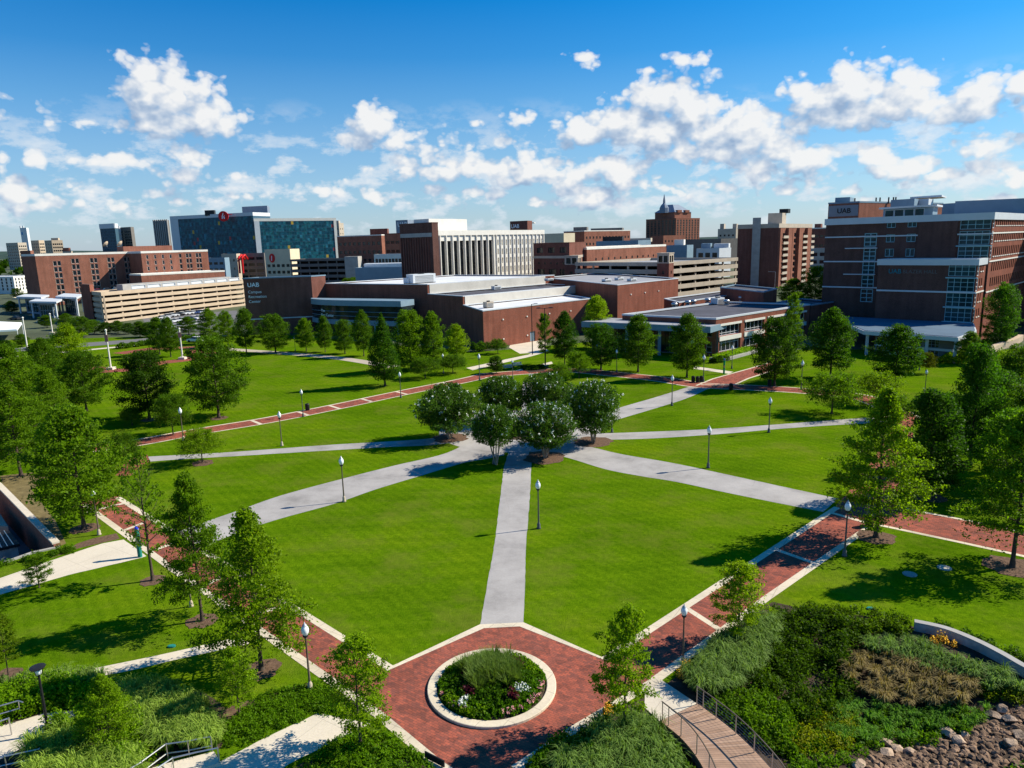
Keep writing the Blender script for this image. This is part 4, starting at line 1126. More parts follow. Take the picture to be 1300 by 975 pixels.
# ------------------------------------------------------------------ long brick hall, far left
def long_hall():
    B = Bld("brick_hall", XY(45,340), "long windowed brick hall with a white roof edge behind the tan parking deck")
    C = XY(50,340,10); Rr = XY(267,400,10); L = XY(33,352,10); z = 24.4
    P = quad3(L, C, Rr); Lr = (Rr-C).length
    ops = []
    for k, u in enumerate((.105,.20,.30,.395,.49)):
        for du in (-.011, .011):
            for j in range(7):
                uu = (u+du)*Lr; ops.append(dict(u0=uu-.72,u1=uu+.72,v0=2.4+j*2.85-(0 if k else .9),v1=4.7+j*2.85-(0 if k else .9),fm="white",gm="glass",dep=.2,bar=.1))
    for k, u in enumerate((.805,.87,.935)):
        for du in (-.010, .010):
            for j in range(4):
                uu = (u+du)*Lr; ops.append(dict(u0=uu-.68,u1=uu+.68,v0=11.9+j*2.85,v1=14.2+j*2.85,fm="white",gm="glass",dep=.2,bar=.1))
    B.block(P, 0, z, MAT["brick3"], "roofw", {1: ops}, par=.15, parmat="white", band=.9)
    # projecting stair block, set in front of the wall, and the low block before it
    n = Vector((S2,-S2)); d = (Rr-C).normalized(); n = Vector((d.y,-d.x))
    a = C + d*Lr*.50 + n*17; q = [a, a + d*Lr*.22, a + d*Lr*.22 - n*16.9, a - n*16.9]
    B.block(q, 0, z-.02, MAT["brick3"], "roofw", {0: [dict(u0=Lr*.22*(.15+.21*i)-.5,u1=Lr*.22*(.15+.21*i)+.5,v0=12+j*2.85,v1=14+j*2.85,fm="white",gm="glass",dep=.2,bar=.1) for i in range(4) for j in range(4)]}, par=.14, parmat="white", band=.9)
    a = C + d*Lr*.42 + n*32; q = [a, a + d*Lr*.50, a + d*Lr*.50 - n*14.9, a - n*14.9]
    B.block(q, 0, 13.6, MAT["brick3"], "roofw", None, par=.15, parmat="white", band=.6)
    a = C + d*Lr*.50 - n*6; q = [a, a + d*Lr*.30, a + d*Lr*.30 - n*9, a - n*9]
    b = MB(); b.prism(q, z-.4, z+2.8); b.build("penthouse", MAT["brick3"], B.root)
    B.finish()
    for i, (px, lab) in enumerate(((136,"left rooftop dish frame on the brick hall penthouse"),(154,"right rooftop dish frame on the brick hall penthouse"))):
        p = XY(px,385,27); r = empty("roof_dish", (p.x,p.y,z+2.8), lab, "antenna", "dish frames on the brick hall")
        b = MB(); b.tube([(0,0,0),(0,0,1.2)], .12); b.build("mast", MAT["steel"], r, world=False)
        b = MB(); b.lathe([(.05,0),(1.0,.25),(1.8,.9)], 14); me = b.mesh("dish", MAT["tan"]); me.transform(Matrix.Translation((0,0,1.1)) @ Matrix.Rotation(R(-50),4,'Y')); link("dish", me, r, world=False)
long_hall()

# ------------------------------------------------------------------ white ribbed library with brick stair tower
def library():
    B = Bld("ribbed_library", XY(551,260), "white library block with vertical ribs and a dark brick stair tower")
    C = XY(551,262,14); Rr = XY(690,312,14); L = XY(513,274,14); z = 28.8
    P = quad3(L, C, Rr); Lr = (Rr-C).length; h1 = .50
    ops = []
    nb = 10; w = Lr*h1/nb
    for i in range(nb): ops.append(dict(u0=i*w+.5,u1=(i+1)*w-.1,v0=1.5,v1=25.2,mx=2,my=9,fm="dmetal",gm="glass",dep=.7))
    nb2 = 12; w2 = Lr*(1-h1-.03)/nb2
    for i in range(nb2):
        for j in range(7): ops.append(dict(u0=Lr*(h1+.03)+i*w2+.6,u1=Lr*(h1+.03)+i*w2+w2*.62,v0=1.8+j*3.55,v1=4.0+j*3.55,fm="dmetal",gm="glass",dep=.6))
    B.block(P, 0, z, MAT["white"], "roofw", {1: ops}, par=.2, parmat="white", band=1.6, out=.5)
    for i in range(nb+1): B.slab(P[1], P[2], i*w+.02, i*w+.42, .0, 27.2, .5, "white", "fin")
    for i in range(nb2+1): B.slab(P[1], P[2], Lr*(h1+.03)+i*w2-.05, Lr*(h1+.03)+i*w2+.35, 0, 27.2, .45, "white", "fin")
    # tower
    d = (C-L).normalized(); n = Vector((d.y,-d.x)); T = [L + n*1.5, C + n*1.5 + (C-L).normalized()*.0, C + (Rr-C).normalized()*2.2 + n*1.5, L + (Rr-C).normalized()*2.2 + n*1.5]
    T = quad3(L + Vector((-.7,-.6)), C + Vector((.2,-1.6)), C + Vector((.2,-1.6)) + (Rr-C).normalized()*3)
    B.block(T, 0, 31.8, MAT["brick4"], "roofg", None, par=.1, parmat="brick4m", band=.3)
    Lt = (V2(T[1])-V2(T[0])).length
    B.slabs(T[0], T[1], [(u, u+.5, 0, 26.6) for u in [i*1.45+.4 for i in range(int(Lt/1.45))]], .35, "brick2", "brick_rib")
    B.slab(T[0], T[1], .3, Lt-.3, 26.8, 28.2, .12, "conc", "band")
    q = [C + (Rr-C)*.05 + (L-C)*.3, C + (Rr-C)*.36 + (L-C)*.3, C + (Rr-C)*.36 + (L-C)*.8, C + (Rr-C)*.05 + (L-C)*.8]
    b = MB(); b.prism([V2(p) for p in q], z-.4, z+4.6); b.build("penthouse", MAT["white"], B.root)
    B.finish()
library()

# ------------------------------------------------------------------ brown brick block with portholes
def porthole_block():
    B = Bld("brick_laboratory", XY(723,268), "brown brick laboratory with a long sunlit wall of round portholes")
    C = XY(723,262,14); L = XY(677.5,276,14); Rr = XY(744,282,14)
    z = ZAT(C, 308); P = quad3(L, C, Rr); Lf = (C-L).length
    ops = [dict(u0=Lf*(.1+.32*i),u1=Lf*(.1+.32*i)+Lf*.18,v0=z-3.6,v1=z-1.6,dep=.3) for i in range(3)] + [dict(u0=Lf*(.12+.31*i),u1=Lf*(.12+.31*i)+Lf*.2,v0=z-19.5,v1=z-9.6,mx=3,my=5,dep=.3) for i in range(3)]
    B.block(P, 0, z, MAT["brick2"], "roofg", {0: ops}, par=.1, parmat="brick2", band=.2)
    B.ring(P, z-5.6, z-4.7, MAT["buff"], out=.1, inn=.2, name="string_course")
    def ports(A, D, u, zz, rad):
        A, d, n, Lg = B.frame(A, D)
        for x in u:
            c = Vector(B.at(A,d,n,x,.05,zz)); m = MB()
            pts = [c + Vector((d.x,d.y,0))*(rad*math.cos(t)) + Vector((0,0,rad*math.sin(t))) for t in [2*math.pi*i/12 for i in range(12)]]
            m.poly(pts); pts2 = [p - Vector((n.x,n.y,0))*.04 for p in pts]
            for i in range(12): m.quad(pts2[i], pts2[(i+1)%12], pts[(i+1)%12], pts[i])
            m.build("porthole", MAT["glass"], B.root)
    ports(P[0], P[1], [Lf*(.16+.17*i) for i in range(5)], z-7.4, .45)
    A = XY(745,278,14); D = XY(845,330,14); q = quad3(A + Vector((-S2,S2))*14, A, D)
    z2 = ZAT(A, 315)
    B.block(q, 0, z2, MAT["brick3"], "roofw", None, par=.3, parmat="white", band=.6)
    Lg = (D-A).length; ports(A, D, [Lg*(.10+.072*i) for i in range(12)], z2-4.4, .55)
    B.finish()
porthole_block()

# ------------------------------------------------------------------ children's hospital and its neighbours
def hospital():
    B = Bld("glass_hospital", XY(322,760), "wide blue glass hospital slab with a white frame and round red emblem")
    A = XY(217,790,50); M_ = XY(322,748,50); D = XY(426,788,50)
    zl, zr = ZAT(A, 275), ZAT(M_, 278)
    LL, LR = (M_-A).length, (D-M_).length
    rnd = random.Random(5)
    def front(A, D, L, z1, mrg, mt):
        b = MB(); n = 0
        A_, d, n_, _ = B.frame(A, D); cols_, rows = int(L/2.6), 13
        for i in range(cols_):
            for j in range(rows):
                u0, u1 = L*i/cols_+.08, L*(i+1)/cols_-.08; v0, v1 = 6+(z1-6)*j/rows+.15, 6+(z1-6)*(j+1)/rows-.15
                r_ = rnd.random(); m = 0 if r_ < .55 else 1 if r_ < .90 else 2 if r_ < .982 else 3 if r_ < .991 else 4
                b.quad(B.at(A_,d,n_,u0,.02,v0), B.at(A_,d,n_,u1,.02,v0), B.at(A_,d,n_,u1,.02,v1), B.at(A_,d,n_,u0,.02,v1), m)
        return b.build("curtain_wall", [MAT["hblue"], MAT["hteal"], MAT["hpane"], MAT["hyel"], MAT["hred"]], B.root)
    dn = Vector(((M_-A).y, -(M_-A).x)).normalized()
    P = [A, M_, M_ - dn*26, A - dn*26]
    B.block(P, 0, zl, MAT["hbody"], "roofw", None, par=.3, parmat="panel", band=3.2)
    front(A + (M_-A)*.10, M_, LL*.9, zl-3.4, 0, 0)
    B.slab(A, M_, 0, LL*.10, 0, zl-3.3, .3, "panel", "frame_pier")
    dn2 = Vector(((D-M_).y, -(D-M_).x)).normalized()
    P2_ = [M_ + dn2*3, D + dn2*3, D - dn2*20, M_ - dn2*20]
    B.block(P2_, 0, zr, MAT["hbody"], "roofw", None, par=.4, parmat="white", band=2.4)
    front(P2_[0] + (D-M_)*.06, P2_[1] - (D-M_)*.035, LR*.905, zr-2.6, 0, 0)
    B.slab(P2_[0], P2_[1], 0, LR*.06, 0, zr-2.5, .5, "panel", "frame_pier"); B.slab(P2_[0], P2_[1], LR*.965, LR, 0, zr-2.5, .5, "white", "frame_pier")
    q = quad3(XY(307,800,70), XY(339,790,70), XY(342,810,70)); zb = ZAT(q[1], 261); b = MB(); b.prism(q, zl-2, zb); b.build("plant_tower", MAT["signgb2"], B.root)
    # round emblem on the roof edge
    p = XY(283,752,62); c = Vector((p.x, p.y, ZAT(p, 274.5))); m = MB(); rr = 5.2
    pts = [c + Vector((rr*math.cos(t), 0, rr*math.sin(t))) for t in [2*math.pi*i/28 for i in range(28)]]
    bk = [x + Vector((0,.8,0)) for x in pts]; m.poly(pts, 0)
    for i in range(28): m.quad(bk[i], bk[(i+1)%28], pts[(i+1)%28], pts[i], 0)
    m.tube([c+Vector((-1.2,-.1,-2.6)), c+Vector((-1.0,-.1,.2)), c+Vector((-.1,-.1,2.4))], .6, .4, 6, 1); m.tube([c+Vector((1.0,-.1,-2.6)), c+Vector((.6,-.1,-.2)), c+Vector((1.3,-.1,1.0))], .6, .4, 6, 1); m.tube([c+Vector((-.2,-.1,2.6)), c+Vector((.4,-.1,2.9))], .6, .5, 6, 1)
    m.tube([c+Vector((5,0,1.5)), c+Vector((9,0,1.7))], .5, .3, 5, 0)
    m.build("emblem", [MAT["red"], MAT["signw"]], B.root)
    q = quad3(XY(260,770,62), XY(272,768,62), XY(274,775,62)); b = MB(); b.prism(q, zl-1, zl+4.5); b.build("roof_plant", MAT["dmetal"], B.root)
    B.finish()
hospital()

def simple(name, label, L, C, Rr, py, mat, roof="roofg", rows=0, n0=0, n1=0, w=1.4, h=1.6, parmat=None, cat="building", zz=None, win="glass", margin=2.0, par=.2, band=.8, extra=None, top=.92, bot=None, group=None):
    """far block: walls, roof, cornice, its windows on the two faces in view"""
    B = Bld(name, C, label, cat, group); P = quad3(L, C, Rr); z = zz if zz else ZAT(C, py)
    ops = {}
    for e, n in ((0, n0), (1, n1)):
        Lg = (V2(P[e+1])-V2(P[e])).length
        if n and rows: ops[e] = grid(.6, Lg-.6, n, min(w, (Lg-1.2)/n*.8), z*bot if bot is not None else margin, z*top, rows, min(h, (z*top-(z*bot if bot is not None else margin))/rows*.8), gm=win, dep=.2)
    B.block(P, 0, z, MAT[mat], roof, ops, par=par, parmat=parmat, band=band)
    if extra: extra(B, P, z)
    B.finish(); return B, P, z
def sub(px0, px1, Y, py, mat, name="roof_plant", base=1.0, dy=10):
    def f(B, P, z):
        q = quad3(XY(px0,Y,z), XY(px1,Y-2,z), XY(px1+2,Y+dy,z)); b = MB(); b.prism(q, z-base, ZAT(q[1], py)); b.build(name, MAT[mat], B.root)
    return f
def both(*fs):
    def f(B, P, z):
        for g in fs: g(B, P, z)
    return f

def red_frame(B, P, z):
    A, d, n, L = B.frame(P[1], P[2]); m = MB()
    for t in (0, 2.2): m.tube([B.at(A,d,n,1,1.0+t,z*.35), B.at(A,d,n,1,1.2+t,z*.86), B.at(A,d,n,5,2.0+t,z*.95), B.at(A,d,n,11,1.0+t,z*.93), B.at(A,d,n,17,1.0+t,z*.80)], .7, seg=6)
    m.build("red_frame", MAT["red"], B.root)
simple("hospital_annex", "tan hospital annex with red tubular frame at its corner", XY(282,520,15), XY(301,512,15), XY(306,522,15), 322, "buff", rows=3, n0=3, w=1.6, extra=red_frame)
simple("office_block", "dark office block with strip windows under the red frame", XY(303,532,15), XY(336,528,15), XY(340,540,15), 321, "dconc", rows=4, n0=3, w=6, h=2.0)
def logo(B, P, z):
    A, d, n, L = B.frame(P[0], P[1]); c = Vector(B.at(A,d,n,L*.28,.3,z-6)); m = MB(); D3 = Vector((d.x,d.y,0)); rr = 2.4
    pts = [c + D3*(rr*math.cos(t)) + Vector((0,0,rr*1.3*math.sin(t))) for t in [2*math.pi*i/20 for i in range(20)]]; bk = [p - Vector((n.x,n.y,0))*.3 for p in pts]; m.poly(pts)
    for i in range(20): m.quad(bk[i], bk[(i+1)%20], pts[(i+1)%20], pts[i])
    k = c + Vector((n.x,n.y,0))*.1
    m.tube([k-D3*.4-Vector((0,0,1.8)), k+Vector((0,0,1.6))], .35, .3, 5, 1)
    m.build("emblem", [MAT["red"], MAT["signw"]], B.root)
simple("clinic_block", "cream clinic block with a red oval emblem near its roof", XY(337,505,16), XY(369,497,16), XY(381,512,16), 316, "cream2", rows=3, n0=5, w=2.6, h=2.0, bot=.05, top=.62, extra=logo)
simple("office_block", "brick office block with rows of square windows right of the glass hospital", XY(430,470,15), XY(486,452,15), XY(494,462,15), 298, "brick3", rows=5, n0=9, w=2.2, h=2.0, parmat="white", band=.4, extra=sub(470,492,480,290,"brick2"))
simple("office_block", "taller brick office block close to the ribbed library tower", XY(490,440,15), XY(516,432,15), XY(524,442,15), 296, "brick3", rows=5, n0=4, w=4.5, h=1.8, parmat="brick2", band=.3)
simple("office_block", "pale gridded office front below the brick office blocks", XY(476,392,10), XY(516,384,10), XY(522,390,10), 322, "white", rows=4, n0=9, w=2.0, h=2.2)
simple("arena_annex", "low blue-grey metal shed left of the library tower", XY(452,330,8), XY(512,322,8), XY(520,330,8), 339, "bluepanel", "roofw", extra=sub(462,510,338,334,"panel","roof_ridge",.4))
def uabsign(B, P, z):
    L = (V2(P[1])-V2(P[0])).length; B.text(P[0], P[1], L*.14, z-5.5, 3.8, "UAB", "signw", out=.2, bold=.08)
simple("hospital_tower", "dark blue-grey roof block with white letters above the library tower", XY(504,640,25), XY(519,634,25), XY(527,645,25), 279, "signgb2", rows=0, extra=uabsign)
def hdr(B, P, z):
    L = (V2(P[1])-V2(P[0])).length; B.text(P[0], P[1], L*.06, z-4.4, 2.4, "UAB", "signw", out=.2, bold=.05)
simple("roof_block", "small red brick plant block above the library roof", XY(648,480,25), XY(670,472,25), XY(676,480,25), 280, "brick2", extra=both(sub(668,678,482,283,"white"), hdr))
simple("office_block", "cream low block right of the ribbed library", XY(690,460,15), XY(716,452,15), XY(730,460,15), 296, "cream2", "roofw", rows=0)
simple("laboratory_block", "wide brick laboratory with roof plant behind the portholed wall", XY(716,500,15), XY(742,486,15), XY(800,520,15), 293, "brick3", rows=3, n1=14, w=1.6, parmat="white", band=.4, bot=.5, extra=both(sub(728,745,505,288,"dconc"), sub(750,790,520,289,"dconc","roof_plant",.5,14)))
simple("plant_building", "grey plant building with pale roof boxes behind the portholed wall", XY(757,420,14), XY(810,410,14), XY(826,420,14), 305, "bluepanel", rows=0, extra=both(sub(800,826,424,302,"buff"), sub(765,790,430,300,"dmetal")))
simple("brick_annex", "small pink brick annex below the domed tower", XY(826,560,14), XY(842,552,14), XY(868,566,14), 299, "brick3", rows=3, n1=6, w=1.6, bot=.4)
simple("plant_building", "grey mechanical building right of the deck stair tower", XY(846,470,14), XY(872,462,14), XY(880,470,14), 311, "bluepanel", extra=sub(856,868,474,304,"white"))
simple("plant_building", "pale mechanical building with boxy vents left of the apartment tower", XY(884,440,14), XY(913,432,14), XY(928,442,14), 315, "panel", rows=1, n0=3, w=3, h=4, bot=.55, extra=both(sub(890,902,446,309,"bluepanel"), sub(906,925,446,309,"panel")))
simple("plant_building", "long grey roofed block far behind the mechanical buildings", XY(868,600,14), XY(915,590,14), XY(936,600,14), 303, "dconc", rows=0)
def chimney(B, P, z):
    for px in (914, 930):
        q = quad3(XY(px,640,30), XY(px+5,638,30), XY(px+7,644,30)); b = MB(); b.prism(q, z-1, ZAT(q[1], 284)); b.build("roof_turret", MAT["buff"], B.root)
simple("stone_church", "tan stone block with small turrets left of the apartment tower", XY(911,640,22), XY(934,632,22), XY(948,645,22), 290, "buff", rows=4, n0=4, w=1.5, extra=chimney)
simple("office_block", "dark brick block seen between the apartment tower and residence hall", XY(1020,470,14), XY(1052,460,14), XY(1070,475,14), 289, "brick2", rows=4, n0=5, w=3, parmat="white", band=.4, extra=sub(1034,1042,476,284,"brick2"))
simple("parking_deck_wall", "grey banded wall below the dark brick block by the apartment tower", XY(1022,420,10), XY(1056,412,10), XY(1066,420,10), 315, "conc", rows=3, n0=2, w=9, h=2)

# domed hotel-like tower
def crowned_tower():
    def crown(B, P, z):
        cx, cy = (P[0]+P[2])/2
        e = B.offset([V2(p) for p in P], -7); b = MB(); b.prism(e, z-.3, z+7.5); b.build("upper_storey", MAT["brick3"], B.root)
        e2 = B.offset([V2(p) for p in P], -6.2); top = B.offset([V2(p) for p in P], -17); b = MB()
        for i in range(4):
            j = (i+1) % 4; b.quad((*e2[i],z+7.5),(*e2[j],z+7.5),(*top[j],z+17),(*top[i],z+17))
        b.poly([(*p,z+17) for p in top]); b.build("hipped_roof", MAT["signgb2"], B.root)
        q = V2(P[0])*.35 + V2(P[1])*.65
        q = (V2(P[0])+V2(P[1]))/2*.75 + Vector((cx,cy))*.25
        b = MB(); b.lathe([(5.5,z+7),(5.5,z+13),(4,z+16),(1.6,z+18.5),(1.4,z+22),(.3,z+29)], 8, c=(q.x,q.y,0)); b.build("cupola", MAT["slate2"], B.root)
        for k in range(2):
            g = V2(P[1+k])*.5 + V2(P[(1+k)%4+0 if k==0 else 2])*.5
        A, d, n, L = B.frame(P[1], P[2])
        for t in (.3,.62):
            c = B.at(A,d,n,L*t,-8,z+7.2); m = MB(); m.prism([Vector((c[0],c[1]))+d*a_+n*b_ for a_, b_ in ((-4,-2),(4,-2),(4,2.5),(-4,2.5))], z+7, z+10); 
            m.build("dormer", MAT["brick3"], B.root)
    simple("crowned_tower", "tall brick tower with grey hipped roof and pointed cupola", XY(820,900,30), XY(858,872,30), XY(888,900,30), 277, "brick3", rows=12, n0=8, n1=8, w=2.6, h=2.6, bot=.25, top=.97, parmat="brick3", band=.6, extra=crown)
crowned_tower()

# skyline on the left
simple("office_tower", "slim white and blue tower with a round emblem on the far left", XY(29,1500,40), XY(37,1490,40), XY(40,1500,40), 289, "panel", rows=0, extra=lambda B,P,z: [B.slab(P[0],P[1],3,8,z-14,z-9,.3,"emblemblue","emblem"), B.slab(P[0],P[1],0,3,z,z+4,0.0,"panel","horn",2), B.slab(P[0],P[1],9.5,12.5,z,z+4,0.0,"panel","horn",2)])
simple("office_tower", "wide tan masonry tower left of the slim white tower", XY(8,1250,40), XY(23,1235,40), XY(34,1250,40), 308, "buff", rows=8, n0=6, n1=4, w=2.5, h=2.5)
simple("office_tower", "tan masonry tower directly right of the slim white tower", XY(40,1300,40), XY(50,1290,40), XY(57,1300,40), 305, "tan", rows=8, n0=4, n1=3, w=2.5, h=2.5)
simple("office_tower", "stepped tan tower at the right of the tan group", XY(57,1150,40), XY(66,1140,40), XY(80,1150,40), 305, "tan", rows=8, n0=3, n1=5, w=2.2, h=2.5, extra=sub(65,74,1155,302,"tan"))
simple("brick_block", "low brick block in front of the slim white tower", XY(27,900,20), XY(40,890,20), XY(44,900,20), 318, "brick3", rows=3, n0=3)
simple("roofed_block", "far tan block with a red roof beyond the brick hall", XY(79,1000,30), XY(90,990,30), XY(92,1000,30), 319, "buff", extra=sub(80,88,1005,314.5,"brick3","roof_block"))
def bands(B, P, z):
    for e in (0, 1):
        L = (V2(P[e+1])-V2(P[e])).length; B.slab(P[e], P[e+1], 0, L, z-6, z+.5, .6, "panel", "roof_band")
simple("office_tower", "dark blue glass office tower with white crown, left of the glass hospital", XY(129,1020,40), XY(148,1005,40), XY(152,1015,40), 284, "hbody", rows=14, n0=8, w=4, h=2.6, win="hblue", extra=bands)
def fin(B, P, z):
    for u in (-3, 2): B.slab(P[0], P[1], u, u+2.4, 0, z+2, 2.0, "panel", "white_fin")
simple("office_tower", "grey glass half of the twin office tower with white fins", XY(153,1035,40), XY(168,1020,40), XY(172,1030,40), 288, "dconc", rows=14, n0=7, w=3, h=2.6, extra=fin)
def ribs(B, P, z):
    L = (V2(P[1])-V2(P[0])).length; B.slabs(P[0], P[1], [(L*i/7, L*i/7+1.2, 0, z+.5) for i in range(8)], .9, "conc", "rib")
simple("office_tower", "grey ribbed tower against the left end of the glass hospital", XY(197,840,40), XY(214,835,40), XY(217,845,40), 279, "dconc", rows=0, extra=ribs)
simple("office_tower", "beige stepped tower right of the glass hospital", XY(425,900,40), XY(431,895,40), XY(437,905,40), 283, "buff", rows=8, n0=2, n1=2, extra=sub(426,430,905,280,"buff"))
simple("apartment_block", "white apartment block with small windows at the far left edge", XY(-30,470,10), XY(17,455,10), XY(38,475,10), 351, "white", "roofw", rows=4, n0=8, n1=5, w=1.6, h=1.6)
simple("apartment_block", "second white apartment block touching the brick hall's end", XY(14,500,10), XY(30,492,10), XY(42,505,10), 350, "white", "roofw", rows=4, n0=4, n1=3, w=1.6)
simple("low_house", "low tan house in front of the white apartments", XY(15,400,4), XY(33,396,4), XY(40,404,4), 378, "cream2", "roofw", rows=1, n0=3)
simple("office_block", "grey block with bright windows behind the brick hall's right end", XY(263,460,14), XY(286,455,14), XY(292,462,14), 327, "bluepanel", rows=4, n0=3, w=3)

# station pavilion on the street, far left
def pavilion():
    for (pa, pb, pc, z, lab) in (((24,300),(52,290),(60,305),7.2,"white flat canopy roof of the street pavilion, leftmost"), ((40,276),(70,270),(78,288),6.6,"white flat canopy roof nearest the light poles"), ((74,290),(97,280),(104,300),7.4,"blue-grey flat roofed pavilion beside the tan deck")):
        B = Bld("street_pavilion", XY(*pb), lab, "pavilion"); q = quad3(XY(*pa,6), XY(*pb,6), XY(*pc,6))
        b = MB(); b.prism(B.offset(q,.8), z-.7, z); b.build("roof", MAT["panel"], B.root)
        e = B.offset(q, -2.0)
        for i in range(4): B.wall(e[i], e[(i+1)%4], 0, z-.7, MAT["signgb2"], [dict(u0=.6,u1=(e[(i+1)%4]-e[i]).length-.6,v0=.6,v1=z-1.6,mx=5,my=2,gm="tealglass",fm="panel")] if (e[(i+1)%4]-e[i]).length > 3 else ())
        for p in q: m = MB(); m.box(p.x-.25,p.x+.25,p.y-.25,p.y+.25,0,z-.7); m.build("post", MAT["panel"], B.root)
pavilion()
def tent():
    r = empty("tent_canopy", G(5,436), "white tent canopy with posts by the street at far left", "tent")
    b = MB(); q = [G(-40,438).xy, G(24,434).xy, G(30,424).xy, G(-30,426).xy]; c = sum(q, Vector((0,0)))/4
    for i in range(4):
        a, d = q[i], q[(i+1)%4]; b.poly([(*a,3.6),(*d,3.6),(*c,5.2)]); b.quad((*a,3.1),(*d,3.1),(*d,3.6),(*a,3.6))
    b.build("canopy", MAT["signw"], r)
    for p in q: m = MB(); m.tube([(*p,0),(*p,3.2)], .1); m.build("post", MAT["panel"], r)
tent()
# ------------------------------------------------------------------ trees
def lumps(rng, k, scale):
    K = rng.normal(0, 1, (k, 3)); K /= np.linalg.norm(K, axis=1)[:, None]; K *= scale*rng.uniform(.6, 1.6, (k, 1)); ph = rng.uniform(0, 6.28, k)
    return lambda P: np.sin(P @ K.T + ph).mean(1)*math.sqrt(k/2)*.7
PROF = {
 'oval': lambda t: max(.12, math.sin(math.pi*min(1, t*.80+.16)))**.75,
 'pyramid': lambda t: min(1, t*7+.55)*(1-t)**.72+.06,
 'round': lambda t: math.sqrt(max(.02, 1-(1.75*t-.80)**2)) if 1.75*t-.8 < 1 else .2,
 'umbrella': lambda t: 1.0 if t < .55 else max(.2, 1-(t-.55)*1.3),
 'willow': lambda t: min(1, t*3.2+.72)*(1-t)**.72*1.05+.06,
 'column': lambda t: min(1, t*6+.5)*(.95 if t < .5 else max(.1, math.sqrt(max(0,1-((t-.5)/.52)**2)))),
}
def leaf_quads(rng, C, size, up=.35, asp=.55):
    n = len(C)
    N = rng.normal(0, 1, (n, 3)); N[:, 2] += up*2; N /= np.linalg.norm(N, axis=1)[:, None]
    T = rng.normal(0, 1, (n, 3)); T -= (T*N).sum(1)[:, None]*N; T /= np.linalg.norm(T, axis=1)[:, None]
    Bn = np.cross(N, T); s = size*rng.uniform(.6, 1.35, (n, 1))
    a, b = T*s*.5, Bn*s*.5*asp
    bend = N*s*.12
    return np.stack([C-a-bend, C-b*1.0+a*.1, C+a-bend, C+b+a*.1], 1)

